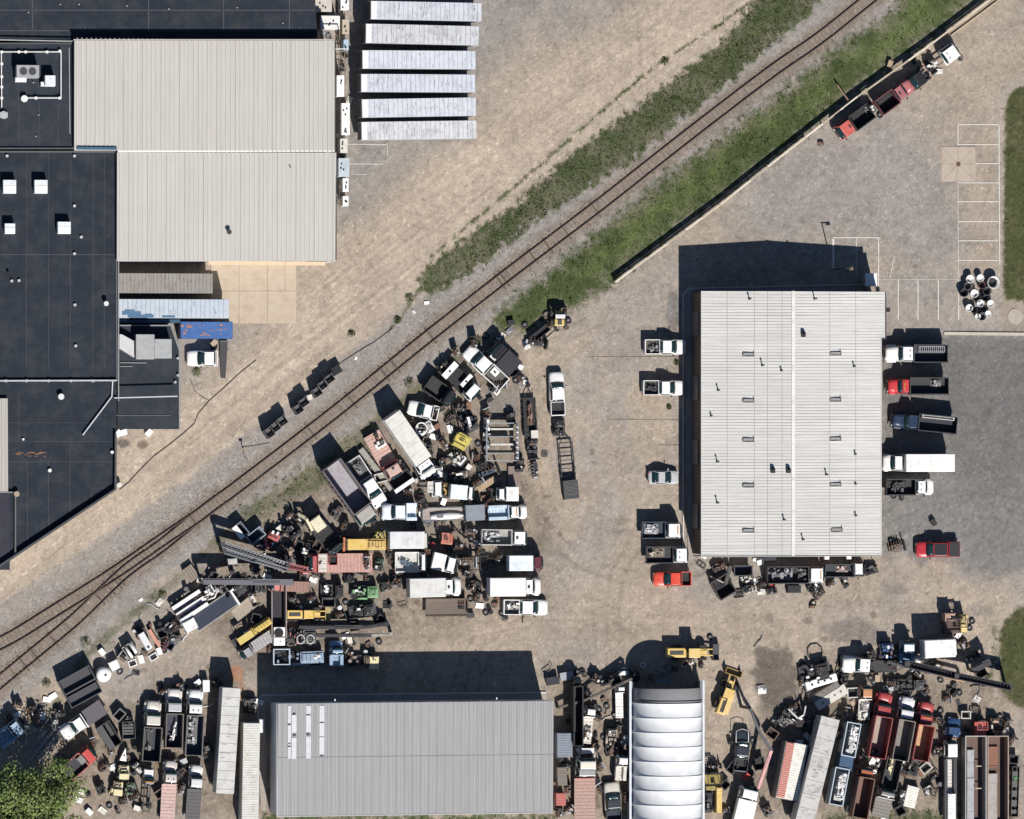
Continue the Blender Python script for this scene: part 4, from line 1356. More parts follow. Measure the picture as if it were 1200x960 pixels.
def curbline(pts, z=.16):
    P = [at(*p) for p in pts]; m = MB()
    for p, q in zip(P[:-1], P[1:]): m.beam((p[0], p[1], z-.05), (q[0], q[1], z-.05), .16, .12)
    struct(m.build('curb_edge', paint((.52,.51,.49), .8, .3)))
curbline([(800.5,652),(800.5,345),(806.5,338),(1012,333.5)]); curbline([(302,880),(302,820),(306,814.5),(640,811.5)])
LINEM = paint((.62,.60,.56), .8, .55, 0, 3.0)
def line(a, b, w=.11):
    p, q = at(*a), at(*b)
    m = MB().beam((p[0], p[1], .008), (q[0], q[1], .008), w, .012)
    struct(m.build('painted_line', LINEM))
for y in (146, 169.3, 191.6, 214.3, 236.3, 259.6, 282.2, 305):
    if 190 < y < 193: line((1143, y), (1170, y))
    else: line((1123, y), (1170, y))
line((1170.6,146), (1171.5,310)); line((1122.6,146), (1122.6,171)); line((1122.6,214), (1123,325), .06)
for x in (1052.5, 1075.7, 1099.5, 1123.3): line((x, 328), (x, 375))
line((976,278.5), (1030,278.5)); line((976.5,280), (976.5,318), .25); line((1003.4,279), (1003.4,330), .08); line((1029.5,279), (1029.5,338))
line((1048,300), (1042.5,326), .07); line((1030,327.5), (1123,327.5), .05)
line((408,169), (453,169.5), .08); line((454,168), (454,183), .06); line((410,192), (449,192.5), .08); line((412,204), (430,204.5), .06)
for a, b in (((690,418),(795,418)),((712,491.5),(795,492)),((770,522),(798,521.5))): 
    p, q = at(*a), at(*b); struct(MB().beam((p[0],p[1],.0),(q[0],q[1],.0),.05,.014).build('pavement_joint', paint((.12,.10,.09), .9, .2)))
for x0, x1, y in ((700,800,240.5),):
    pass
def cable(pts, lab, w=.05, col=(.06,.055,.05), h=0):
    P = [(*at(a, b, h), .03+h) for a, b in pts]
    PP = []
    for i in range(len(P)-1):
        for k in range(4):
            f = k/4; PP.append(tuple(P[i][j]*(1-f)+P[i+1][j]*f for j in range(3)))
    PP.append(P[-1])
    o = MB().tube(PP, w).build('cable', paint(col, .7, .3), None, True)
    return label(o, lab, 'cable')
cable([(300,422),(280,438),(262,455),(245,470),(232,485),(228,496),(215,508),(200,520),(180,535),(165,550),(150,566),(140,574)], 'long dark cable trailing over the dirt from the blue container to the dark building')
cable([(223,444),(228,458),(238,466),(246,470)], 'short dark cable curling off behind the fenced white pickup truck', .035)
cable([(460,385),(440,400),(420,412),(400,425),(384,438)], 'thin dark cable lying on the dirt road towards the cage bins', .04)
cable([(285,524),(300,522),(316,519)], 'short wire running to the marker post beside the rails', .03)
cable([(285,524),(286,535),(289,538)], 'bent wire dropping from the marker post to the ballast', .04)
# hose loops by the pumps
cable([(952,776),(947,768),(946,760),(950,755),(957,754),(962,758),(964,766)], 'black hose looped above the stacked white pumps', .09, BLK)
cable([(938,792),(942,800),(940,812),(934,826)], 'black hose hanging left of the stacked white pumps', .07, BLK)
cable([(982,830),(975,838),(970,842),(980,838),(986,840)], 'black hose on bare earth between the long grey trailers', .09, BLK)
cable([(979,778),(984,768),(981,776),(978,790)], 'black hose between the pumps and the parked white pickup', .07, BLK)

# ================================================================== RAILWAY
def smooth(pts, n=8):
    out = []
    P = [Vector((*at(a, b), 0)) for a, b in pts]
    P = [P[0]*2-P[1]]+P+[P[-1]*2-P[-2]]
    for i in range(1, len(P)-2):
        for k in range(n):
            t = k/n
            a, b, c, d = P[i-1], P[i], P[i+1], P[i+2]
            out.append(.5*((2*b)+(c-a)*t+(2*a-5*b+4*c-d)*t*t+(3*b-a-3*c+d)*t**3))
    out.append(P[-2])
    return out
def track(pts, lab, dz=0.0, first=0):
    c = smooth(pts)
    r = bpy.data.objects.new('railway_track', None); COL.objects.link(r)
    mid = c[len(c)//2]; r.location = (mid.x, mid.y, 0)
    label(r, lab, 'railway track')
    nrm = []
    for i in range(len(c)):
        d = (c[min(i+1, len(c)-1)]-c[max(i-1, 0)]).normalized()
        nrm.append(Vector((-d.y, d.x, 0)))
    prof = [(-.09, .0), (-.09, .05), (-.035, .07), (-.04, .15), (-.055, .19), (.055, .19), (.04, .15), (.035, .07), (.09, .05), (.09, .0)]
    for sg in (-1, 1):
        m = MB()
        m.loft([[c[i]+nrm[i]*(sg*.76+u)+Vector((0, 0, v+dz)) for u, v in prof] for i in range(len(c))])
        m.build('rail', paint((.085,.052,.040), .7, .3), r, world=True)
    # sleepers, half buried
    acc = 0; pos = []
    for i in range(len(c)-1):
        L = (c[i+1]-c[i]).length
        while acc < L:
            p = c[i].lerp(c[i+1], acc/L); pos.append((p, nrm[i])); acc += .62
        acc -= L
    vis = []
    for p, n in pos:
        a, b = proj(p.x, p.y)
        if -20 < a < 1220 and -20 < b < 980: vis.append((p, n))
    vis.sort(key=lambda t: t[0].length)
    rest = MB()
    R = random.Random(5)
    for k, (p, n) in enumerate(vis[first:]):
        d = Vector((n.y, -n.x, 0))
        hl = 1.28+R.uniform(-.06, .06); top = R.choice([-.030, -.02, -.01, .0, .02])+dz
        wd = R.uniform(.10, .13)
        j = d*R.uniform(-.05, .05)
        def add(m, off):
            vs = []
            for z in (-.15, top):
                for a, b in ((-1,-1),(1,-1),(1,1),(-1,1)):
                    q = p+j+n*hl*a+d*wd*b; vs.append((q.x-off.x, q.y-off.y, z))
            m.add(vs, [(3,2,1,0),(4,5,6,7),(0,1,5,4),(1,2,6,5),(2,3,7,6),(3,0,4,7)])
        c3 = R.choice([(.17,.135,.11),(.20,.16,.135),(.21,.175,.15),(.09,.065,.05),(.22,.185,.16),(.19,.15,.125),(.15,.115,.09)])
        if k < 96:
            m = MB(); add(m, Vector((mid.x, mid.y, 0)))
            m.build('sleeper', paint(c3, .9, .5), r)
        else: add(rest, Vector((mid.x, mid.y, 0)))
    if rest.v:
        o = rest.build('sleepers_beyond', paint((.16,.125,.10), .9, .5), r); o['kind'] = 'stuff'
    return r
track(TRK_A, 'rusty main railway track running diagonally across the whole yard')
track(TRK_B, 'rusty siding track that splits off the main line at lower left', .004)

# ================================================================== FENCE
def fence():
    pts = [(1180,-15),(1085,56.5),(1005,113.5),(900,195.5),(845,239.5),(721,331)]
    h = 1.15
    P = [Vector((*at(a, b, h), 0)) for a, b in pts]
    r = bpy.data.objects.new('timber_fence', None); COL.objects.link(r)
    r.location = P[2]
    label(r, 'long low pale timber fence between the grass strip and the gravel lot', 'fence')
    R = random.Random(3)
    cap = MB(); brd = MB(); npost = 0
    for p, q in zip(P[:-1], P[1:]):
        d = (q-p); L = d.length; d.normalize(); n = Vector((-d.y, d.x, 0))
        k = 0.0
        while k < L-.2:
            e = min(k+3.0, L)
            a = p+d*k; b = p+d*(e-.04)
            c3 = R.choice([(.58,.50,.38),(.50,.42,.31),(.62,.55,.44),(.40,.33,.25)])
            m = MB().beam((a.x, a.y, h-.05+R.uniform(-.02, .02)), (b.x, b.y, h-.05+R.uniform(-.02, .02)), .24, .07)
            m.build('cap_board', paint(c3, .8, .4, 0, 3), r, world=True)
            if R.random() < .93: brd.beam((a.x, a.y, h-.4), (b.x, b.y, h-.4), .05, .5)
            if R.random() < .8: brd.beam((a.x, a.y, .28), (b.x, b.y, .28), .05, .26)
            if npost < 70:
                MB().box(a.x-.07, a.x+.07, a.y-.07, a.y+.07, 0, h-.1).build('post', paint((.20,.16,.12), .9, .4), r, world=True); npost += 1
            k = e
    brd.build('boards', paint((.26,.21,.15), .9, .4), r, world=True)
fence()
# second loose timber line beyond the fence top right
def timber(a, b, lab, z=.15, c=(.42,.34,.22), w=.18):
    p, q = at(*a), at(*b)
    o = MB().beam((p[0], p[1], z), (q[0], q[1], z), w, .12).build('timber_beam', paint(c, .8, .4, 0, 3))
    label(o, lab, 'timber')
timber((1168,2), (1114,42), 'long pale timber on the ground parallel to the top right fence end')
timber((979,100), (992,118), 'short brown timber leaning across the fence above the maroon truck', .9, (.22,.13,.08))
timber((1010,131), (1030,118), 'rusty timber on the ground below the maroon truck cab', .15, (.22,.13,.08))
# ================================================================== BUILDINGS
def bld(name, lab, px, py, cat='building', s=None):
    r = bpy.data.objects.new(name, None); COL.objects.link(r)
    x, y = at(px, py); r.location = (x, y, 0); label(r, lab, cat)
    if s: ANCH.append((x, y, s))
    return r
def P2(pts, h): return [at(a, b, h) for a, b in pts]
def ribs(r, x0, x1, y0, y1, z, step, mat, along='y', w=.06, t=.05, name='roof_ribs', slope=None, R=None):
    m = MB()
    f = slope or (lambda x, y: z)
    if along == 'y':
        k = x0+step/2
        while k < x1:
            m.beam((k, y0, f(k, y0)+t/2), (k, y1, f(k, y1)+t/2), w, t); k += step
    else:
        k = y0+step/2
        while k < y1:
            m.beam((x0, k, f(x0, k)+t/2), (x1, k, f(x1, k)+t/2), w, t); k += step
    return m.build(name, mat, r, world=True)
def parapet(r, pts, h, t=.22, ph=.35, col=(.10,.105,.12), closed=True, name='parapet'):
    P = [Vector((*p, 0)) for p in P2(pts, h)]
    m = MB(); n = len(P)
    for i in range(n if closed else n-1):
        a, b = P[i], P[(i+1) % n]
        d = (b-a).normalized()
        m.beam((a.x, a.y, h+ph/2+.0005*i), (b.x+d.x*t*.3, b.y+d.y*t*.3, h+ph/2+.0005*i), t, ph)
    m.build(name, paint(col, .6, .3), r, world=True)
def box3(r, name, x0, x1, y0, y1, zt, hh, col, bevel=.02, ins=0):
    a, b = at(x0, y1, zt+hh), at(x1, y0, zt+hh)
    m = MB().box(a[0], b[0], a[1], b[1], zt, zt+hh, ins, ins)
    return m.build(name, paint(col, .5, .4), r, world=True, bevel=bevel)
def vent(r, px, py, z, rad=.14, hh=.5, col=WHITE, name='roof_vent'):
    x, y = at(px, py, z)
    m = MB().cyl((x, y, z), rad, hh, 'z', 10).cyl((x, y, z+hh), rad*1.5, .08, 'z', 10)
    return m.build(name, paint(col, .4, .3), r, world=True)
def pipe(r, pts, z, rad=.07, col=LGR, name='roof_pipe', supports=True):
    P = [(*at(a, b, z), z) for a, b in pts]
    m = MB()
    for p, q in zip(P[:-1], P[1:]): m.beam(p, q, rad*2, rad*2)
    m.build(name, paint(col, .5, .3), r, world=True)
def door(r, name, x0, y0, x1, y1, z0, z1, col, out=(0, -1)):
    """door or window panel on a wall between two ground points, proud of the wall"""
    ox, oy = out[0]*.04, out[1]*.04
    m = MB().beam((x0+ox, y0+oy, (z0+z1)/2), (x1+ox, y1+oy, (z0+z1)/2), .06, z1-z0)
    return m.build(name, paint(col, .5, .3) if col else glass(), r, world=True)

MEMB = (.017, .023, .034); MEMB2 = (.023, .029, .040)
def membrane(c):
    return roofmat(c, 'y', .25, .75, .2, .6)
# --- top left dark hall
h = 6.0
b1 = bld('dark_roofed_hall', 'dark flat membrane roofed hall cut off by the top left corner', 180, 20)
MB().prism(P2([(-60,-60),(366,-60),(370,45),(-60,48)], h), 0, h-.3).build('wall', paint((.22,.2,.18), .8, .3), b1, world=True)
MB().prism(P2([(-62,-62),(366,-62),(372,45),(-62,48)], h), h-.299, h).build('roof', membrane(MEMB), b1, world=True)
m = MB()
for a, b in (((-50,12),(369,12)),((-50,36),(371,36)),((38,-20),(38,36)),((174,-20),(174,36)),((339,-20),(339,36)),((262,-20),(262,36))):
    p, q = at(*a, h), at(*b, h); m.beam((p[0],p[1],h+.01), (q[0],q[1],h+.01), .1, .02)
m.build('roof_seams', paint((.055,.06,.075), .7, .2), b1, world=True)
R = random.Random(4)
for k in range(7):
    x, y = R.uniform(10, 360), R.uniform(2, 34)
    vent(b1, x, y, h, .06, .08, LGR, 'roof_fastener')
# --- big beige ribbed roofs
BEI = (.455,.44,.41)
hA = 7.1
b2 = bld('beige_warehouse', 'large beige ribbed metal roofed warehouse in two stepped sections', 260, 180, s='beige warehouse')
def beige(pts, h, nm):
    P = P2(pts, h)
    MB().prism([(x+(.1 if x < 0 else 0), y) for x, y in P], 0, h-.2).build('wall', paint((.42,.40,.36), .7, .3), b2, world=True)
    xs = [p[0] for p in P]; ys = [p[1] for p in P]
    sl = lambda x, y: h+.25*(y-min(ys))/(max(ys)-min(ys))
    e = .12
    MB().prism([(P[0][0]-e, P[0][1]), (P[1][0]+e, P[1][1]), (P[2][0]+e, P[2][1]-e), (P[3][0]-e, P[3][1]-e)], h-.199, sl).build('roof', roofmat(BEI if nm else (.465,.45,.425), 'y', .2), b2, world=True)
    ribs(b2, min(xs)-.05, max(xs)+.05, min(ys)-.05, max(ys)-.02, h, .61, roofmat((.50,.485,.455), 'y', .15), slope=sl, w=.10, t=.07)
    ribs(b2, min(xs)+.25, max(xs)+.05, min(ys)-.05, max(ys)-.02, h, 2.44, paint((.30,.28,.255), .6, .3), slope=sl, w=.05, t=.075, name='lap_seams')
    return min(xs), max(xs), min(ys), max(ys)
q2 = beige([(138,179),(392.5,179),(392.5,305),(138,305)], 6.7, 0)
q1 = beige([(88,48),(390.5,48),(391.5,175.5),(88,175.5)], hA, 1)
m = MB()
p, q = at(138,177.6,7.0), at(392,177.0,7.0)
m.beam((p[0],p[1],6.98), (q[0],q[1],6.98), .2, .16); m.build('white_gutter', paint(WHITE, .4, .2), b2, world=True)
m = MB(); p, q = at(86,46.8,7.3), at(391,46.8,7.3)
m.beam((p[0],p[1],7.35),(q[0],q[1],7.35), .16, .2); m.build('ridge_flashing', paint((.42,.38,.36), .5, .2), b2, world=True)
m = MB(); p, q = at(392.6,48,7.3), at(392.8,176,7.1)
m.beam((p[0],p[1],7.2),(q[0],q[1],7.1), .12, .24); m.build('edge_flashing', paint(DGR, .5, .2), b2, world=True)
m = MB(); p, q = at(393.8,178,6.8), at(393.8,305,6.7)
m.beam((p[0],p[1],6.8),(q[0],q[1],6.7), .12, .24); m.build('edge_flashing', paint(DGR, .5, .2), b2, world=True)
vent(b2, 268, 272, 6.9, .22, .45, DGR)
for (x, y) in ((81,100),(340,196),(203,52),(258,50)):
    if x > 88: vent(b2, x, y, 7.05, .06, .12, DGR, 'roof_fastener')
box3(b2, 'blue_flashing', 90, 137, 172.5, 175.5, 7.28, .06, (.03,.10,.16))
ex = at(392.5, 230, 6.7)[0]+.02
for k, yy in enumerate((70, 95, 120, 145, 200, 225, 255, 285)):
    y = at(400, yy, 0)[1]
    o = MB().box(ex-.05, ex+.06, y-1.4, y+1.4, 1.0, 4.0).build('dock_door', paint(OFFW, .5, .3), b2, world=True)
# south side strip: steel beam and sign rail
m = MB(); p, q = at(140,306,6.2), at(243,306,6.2)
m.beam((p[0],p[1],5.9),(q[0],q[1],5.9),.1,.1); m.build('pipe_run', paint(LGR, .5, .3), b2, world=True)
for xx in (250, 290, 330, 370):
    x = at(xx, 306, 0)[0]; y = q2[2]
    MB().box(x-1.5, x+1.5, y-.06, y-.001, 0, 3.6).build('dock_door', paint(OFFW, .5, .3), b2, world=True)
o = MB(); p, q = at(244,306.3,3.8), at(381,307.3,3.8); o.beam((p[0],p[1]-.2,3.8),(q[0],q[1]-.2,3.8), .5, .2)
o.build('dock_canopy', paint((.55,.42,.28), .6, .3), b2, world=True)
box3(b2, 'red_sign_board', 358, 381, 306.5, 308, 3.2, .1, (.5,.2,.15))
# --- dark roofs on the left
b3 = bld('dark_flat_roofed_plant', 'dark membrane roofed plant with skylights and white pipe loop at far left', 70, 300)
hU = 6.2
up = [(-60,51),(86,51),(86,175),(-60,175)]
MB().prism(P2(up, hU), 0, hU-.3).build('wall', paint((.25,.23,.21), .8, .3), b3, world=True)
MB().prism(P2(up, hU), hU-.299, hU).build('roof', membrane(MEMB2), b3, world=True)
parapet(b3, [(-60,51),(85.5,51),(85.5,174),(-60,174)], hU, .18, .22, (.055,.06,.07))
hM = 6.0
mid = [(-60,177),(136,177),(137,446),(-60,446)]
MB().prism(P2(mid, hM), 0, hM-.3).build('wall', paint((.25,.23,.21), .8, .3), b3, world=True)
MB().prism(P2(mid, hM), hM-.299, hM).build('roof', membrane(MEMB), b3, world=True)
parapet(b3, [(-60,178),(135.8,178),(136.8,446)], hM, .2, .2, (.08,.085,.095), False)
hL = 5.8
low = [(-60,446.5),(136.5,446.5),(135.5,575),(18,653),(-60,705)]
MB().prism(P2(low, hL), 0, hL-.3).build('wall', paint((.25,.23,.21), .8, .3), b3, world=True)
MB().prism(P2(low, hL), hL-.299, hL).build('roof', membrane(MEMB), b3, world=True)
parapet(b3, [(134.8,508),(134.5,573.5),(18,650.5),(-60,702)], hL, .25, .75, (.045,.05,.055), False)
# seams
m = MB()
for x in (31, 57, 82.5, 109, 122): 
    p, q = at(x, 299, hM), at(x, 432, hM); m.beam((p[0],p[1],hM+.012),(q[0],q[1],hM+.012),.05,.02)
    p, q = at(x+.3, 180, hM), at(x, 297, hM); m.beam((p[0],p[1],hM+.012),(q[0],q[1],hM+.012),.04,.02)
for a, b in (((-30,298.5),(136,298.5)),):
    p, q = at(*a, hM), at(*b, hM); m.beam((p[0],p[1],hM+.014),(q[0],q[1],hM+.014),.09,.02)
for a, b in (((-30,517),(134,517.5)),((-30,541),(133,541)),((32,541),(32,640)),((57,541),(57,625)),((82,520),(82,608)),((107,572),(134,572)),((107,572),(107,592)),((22,460),(22,516)),((-30,495.5),(110,495.5))):
    p, q = at(*a, hL), at(*b, hL); m.beam((p[0],p[1],hL+.012),(q[0],q[1],hL+.012),.05,.02)
for a, b in (((22,60),(22,170)),((46,120),(46,170)),((68,120),(68,170))):
    p, q = at(*a, hU), at(*b, hU); m.beam((p[0],p[1],hU+.012),(q[0],q[1],hU+.012),.05,.02)
m.build('roof_seams', paint((.048,.054,.064), .7, .3), b3, world=True)
# pipe loop
pipe(b3, [(-30,61),(71.5,61)], hU+.35, .055, WHITE); pipe(b3, [(71.5,60.5),(71.5,115.3)], hU+.352, .055, WHITE); pipe(b3, [(71.8,115),(28,115)], hU+.35, .055, WHITE)
pipe(b3, [(1.5,61),(2,126)], hU+.354, .055, WHITE); pipe(b3, [(81,56),(82,157)], hU+.1, .03, PALE)
pipe(b3, [(-20,46.5),(86,48.5)], hU+.4, .06, LGR)
for x, y in ((28,115),(42,115),(55,61),(70,60),(70,115),(2,102),(2,115),(2,90),(2,75),(2,61),(22,61),(30,61)): 
    X, Y = at(x, y, hU+.3)
    MB().box(X-.16, X+.16, Y-.16, Y+.16, hU, hU+.44).build('pipe_support', paint(WHITE, .5, .3), b3, world=True)
vent(b3, 28, 116, hU, .3, .5, WHITE); vent(b3, 4, 135, hU, .35, .3, LGR)
def acunit(r, x0, x1, y0, y1, z, hh, col):
    o = box3(r, 'air_conditioner', x0, x1, y0, y1, z+.01, hh, col)
    a, b = at(x0, y1, z+hh), at(x1, y0, z+hh)
    for k in (0.3, .7):
        cx = a[0]*(1-k)+b[0]*k; cy = (a[1]+b[1])/2
        f = MB().cyl((cx, cy, z+hh+.011), min((b[1]-a[1])*.33, .5), .05, 'z', 14).build('fan', paint(DGR, .6, .3), o, world=False)
        f.location = (-r.location.x, -r.location.y, 0)
acunit(b3, 19.5, 46, 76.5, 91, hU, 1.9, (.30,.31,.33))
box3(b3, 'duct', 18, 31, 90.5, 96, hU+.01, .9, WHITE)
box3(b3, 'duct', 53, 65, 88.5, 101, hU+.01, 1.5, (.62,.66,.72)); box3(b3, 'duct', 48, 53, 96, 101, hU+.01, .8, WHITE)
box3(b3, 'duct', 0, 9, 131.5, 138, hU+.01, .4, LGR)
for x, y in ((39,97),(45,135),(42,160)): vent(b3, x, y, hU, .06, .15, LGR)
for x0, x1, y0, y1 in ((3.8,19,211,226.7),(40.5,55.8,211,226.7),(5.7,17.8,262,274),(67.8,83,260,274)):
    o = box3(b3, 'skylight', x0, x1, y0, y1, hM+.01, 1.15, (.62,.66,.70))
    a, b = at(x0, y1, hM+1.2), at(x1, y0, hM+1.2)
    c = MB().box(a[0]+.06, b[0]-.06, a[1]+.06, (a[1]+b[1])/2+.1, hM+1.162, hM+1.2).build('lens', paint(WHITE, .3, .05), o)
    c.location = (-b3.location.x, -b3.location.y, 0)
for x, y in ((8,183),(87,183),(87,241.5),(87,297.5),(13.5,329.5),(22,329),(87.5,357.5),(88.5,405.5),(95,278)): vent(b3, x, y, hM, .13, .22, (.42,.44,.46))
vent(b3, 123.5, 356, hM, .22, .8, (.6,.6,.62)); vent(b3, 71, 465, hL, .27, .6, (.6,.6,.62)); vent(b3, 58, 551.5, hL, .16, .3, WHITE); vent(b3, 131, 530, hL, .14, .3, WHITE)
vent(b3, 27, 515, hL, .1, .2, WHITE); vent(b3, 19, 579, hL+.1, .25, .5, TAN); vent(b3, 9.5, 320, hM, .12, .4, BLK)
pipe(b3, [(-30,446.5),(137,446)], hM+.3, .09, (.45,.47,.5))
for x in (7, 31, 57, 83, 109, 132):
    X, Y = at(x, 446.5, hM+.3); MB().box(X-.15, X+.15, Y-.17, Y+.17, hM, hM+.42).build('pipe_support', paint(LGR, .5, .3), b3, world=True)
pipe(b3, [(132,448),(131,465),(97,510)], hL+.3, .07, (.50,.53,.58)); pipe(b3, [(134,466.5),(208,464.5)], hL+.3, .07, (.50,.53,.58))
pipe(b3, [(139,275),(139,470)], hM+.15, .05, (.33,.34,.36))
# pale roof strip and lower dark roof at the left edge
MB().prism(P2([(-60,467),(9,467),(9.5,576),(-60,576)], hL+.5), hL, hL+.5).build('pale_roof', roofmat((.42,.40,.37), 'y', .3), b3, world=True)
x0, y0 = at(-50,576,hL+.5); x1, y1 = at(9,467,hL+.5)
ribs(b3, x0, x1-.05, y0+.05, y1-.05, hL+.5, .5, paint((.33,.31,.29), .6, .3), w=.05, t=.04)
parapet(b3, [(17.5,577),(17.5,652)], hL, .18, .5, (.10,.10,.105), False)
parapet(b3, [(-60,577),(17.5,577)], hL, .18, .4, (.16,.16,.165), False)
MB().box(*[v for v in (at(-40,577,hL)[0], at(11.5,577,hL)[0])], at(0,668,hL)[1], at(0,579,hL)[1], hL+.001, hL+.02).build('lower_roof_sheet', membrane((.035,.035,.05)), b3, world=True)
R = random.Random(9)
rust = MB()
for k in range(26):
    x, y = at(R.uniform(16, 53), R.uniform(530, 535), hL); rust.box(x-.2, x+R.uniform(.1, .5), y-.03, y+.04, hL+.012+k*.0004, hL+.02+k*.0004)
rust.build('rust_streaks', paint((.26,.12,.07), .9, .3), b3, world=True)
# --- annex with darker roof
b4 = bld('dark_roofed_annex', 'low dark roofed annex with grey hatches beside the blue container', 175, 440, s='dark roofed annex')
hX = 4.4
ax = [(139,381),(201,381),(211,411),(211,503),(138,503)]
MB().prism(P2(ax, hX), 0, hX-.3).build('wall', paint((.25,.23,.21), .8, .3), b4, world=True)
MB().prism(P2(ax, hX), hX-.299, hX).build('roof', membrane(MEMB2), b4, world=True)
parapet(b4, [(140,381.5),(200,381.5),(210,411),(210,503)], hX, .14, .18, (.22,.24,.26), False)
for x0, x1, y0, y1, hh in ((159.5,181,392,421,1.9), (181.3,201.3,397.5,420,1.7)):
    box3(b4, 'roof_hatch', x0, x1, y0, y1, hX+.01, hh, (.33,.34,.345))
MB().prism(P2([(140,392),(143,392),(157.5,400),(157.5,419),(140,408)], hX+1.2), hX, hX+1.2).build('roof_hood', paint((.50,.50,.51), .5, .3), b4, world=True)
for x, y in ((208,440),(205,448),(208,420)): vent(b4, x, y, hX, .12, .25, LGR)
pipe(b4, [(141,425),(172,425.5)], hX+.12, .03, LGR); pipe(b4, [(140,429.5),(155,429.5)], hX+.13, .03, LGR); pipe(b4, [(136,487),(199,487)], hX+.05, .03, GR)
# --- canopies and covered dock
semitrailer(194.5, 332, 0, 109, 23, 'brown grey roofed semi trailer backed in just below the beige warehouse', (.25,.235,.215), roofcol=(.25,.235,.215), s='brown grey semi trailer', cap=False, ribs=.5, dirt=.5, hgt=4.0)
b6 = semitrailer(204, 361.8, 0, 128, 22, 'pale blue grey semi trailer parked right above the blue container', (.42,.48,.55), roofcol=(.42,.48,.55), s='pale blue semi trailer', cap=False, ribs=.6, dirt=.3, hgt=4.0)
bp = MB()
for k, (x0, x1, y0, y1) in enumerate(((143,165,365,369),(146,158,363,366),(150,180,369,372.2),(190,205,370,372.2),(170,178,368,370))):
    a, b = at(x0, y1, 4.05), at(x1, y0, 4.05); bp.box(a[0], b[0], a[1], b[1], 4.06, 4.064+.002*k)
bp.build('blue_patches', paint((.05,.14,.26), .5, .3), b6, world=True)
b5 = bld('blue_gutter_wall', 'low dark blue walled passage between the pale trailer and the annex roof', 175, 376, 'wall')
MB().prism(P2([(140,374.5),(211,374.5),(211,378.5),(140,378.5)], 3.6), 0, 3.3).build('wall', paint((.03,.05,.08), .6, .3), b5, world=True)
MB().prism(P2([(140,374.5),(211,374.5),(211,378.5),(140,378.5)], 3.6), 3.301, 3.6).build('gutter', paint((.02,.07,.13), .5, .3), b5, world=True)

# --- white ribbed service building
b7 = bld('white_metal_building', 'large white ribbed metal building with vents and a centre ridge', 925, 500, s='white metal building')
hW = 6.3; rid = at(929.5, 500, 7.1)[0]
PW = P2([(822.5,341),(1037.5,341),(1037.5,397),(1032,397),(1032,651),(824,651)], hW)
xw0, xw1 = PW[0][0], PW[1][0]
def slw(x, y): return hW+.8*(1-abs(x-rid)/((rid-xw0) if x < rid else (xw1-rid)))
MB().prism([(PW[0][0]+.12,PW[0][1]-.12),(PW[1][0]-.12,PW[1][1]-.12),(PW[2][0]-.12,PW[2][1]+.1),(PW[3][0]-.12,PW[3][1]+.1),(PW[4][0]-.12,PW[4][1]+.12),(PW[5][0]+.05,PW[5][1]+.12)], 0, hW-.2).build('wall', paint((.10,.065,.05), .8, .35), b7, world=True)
rm_ = roofmat((.625,.62,.60), 'x', .48, .6, .25)
yT, yB, yN = PW[0][1], PW[4][1], PW[2][1]
MB().prism([(xw0, yB), (rid, yB), (rid, yT), (xw0, yT)], hW-.199, slw).build('roof', rm_, b7, world=True)
MB().prism([(rid, yB), (PW[4][0], yB), (PW[3][0], yN), (PW[2][0], yN), (xw1, yT), (rid, yT)], hW-.199, slw).build('roof', rm_, b7, world=True)
m = MB(); m2 = MB(); k = yB+.2; i = 0
while k < yT-.05:
    e = xw1 if k > yN else PW[4][0]
    tgt = m
    tgt.beam((xw0+.03, k, slw(xw0, k)+.025), (rid-.1, k, slw(rid, k)+.025), .06, .05)
    tgt.beam((rid+.1, k, slw(rid, k)+.025), (e-.03, k, slw(e, k)+.025), .06, .05)
    if i % 1 == 0: 
        m2.beam((xw0+.03, k-.12, slw(xw0, k)+.006), (e-.03 if False else rid-.1, k-.12, slw(rid, k)+.006), .035, .012)
        m2.beam((rid+.1, k-.12, slw(rid, k)+.006), (e-.03, k-.12, slw(e, k)+.006), .035, .012)
    k += .405; i += 1
m.build('roof_ribs', roofmat((.635,.63,.61), 'x', .22, .6, .25, 2.2, 1), b7, world=True)
m2.build('panel_laps', paint((.43,.425,.41), .7, .4), b7, world=True)
m = MB()
for x in (852.5, 884, 899, 915.7, 972, 1003):
    X = at(x, 500, hW+.3)[0]; m.beam((X, yB+.05, slw(X, 0)+.055), (X, yT-.05, slw(X, 0)+.055), .05, .03)
m.build('fastener_rows', paint((.40,.40,.38), .7, .4), b7, world=True)
m = MB().beam((rid, yB-.02, hW+.83), (rid, yT+.02, hW+.83), .42, .10); m.build('ridge_cap', paint((.64,.635,.615), .5, .4), b7, world=True)
m = MB().beam((xw0-.06, yB, hW+.0), (xw0-.06, yT, hW+.0), .12, .16).beam((PW[4][0]+.06, yB, hW), (PW[4][0]+.06, yN, hW), .12, .16); m.build('gutter', paint((.50,.50,.48), .5, .4), b7, world=True)
m = MB().beam((xw0, yB-.05, hW+.02), (rid, yB-.05, hW+.82), .08, .2).beam((rid, yB-.05, hW+.82), (PW[4][0], yB-.05, hW+.02), .08, .2); m.build('verge_trim', paint((.45,.44,.40), .5, .3), b7, world=True)
X0, X1 = PW[3][0], PW[2][0]
MB().box(X1+.001, X1+.09, yN, yT, hW-.3, hW+.16).box(X0+.1, X1+.09, yN-.1, yN-.001, hW-.3, hW+.16).build('edge_trim', paint(DGR, .5, .3), b7, world=True)
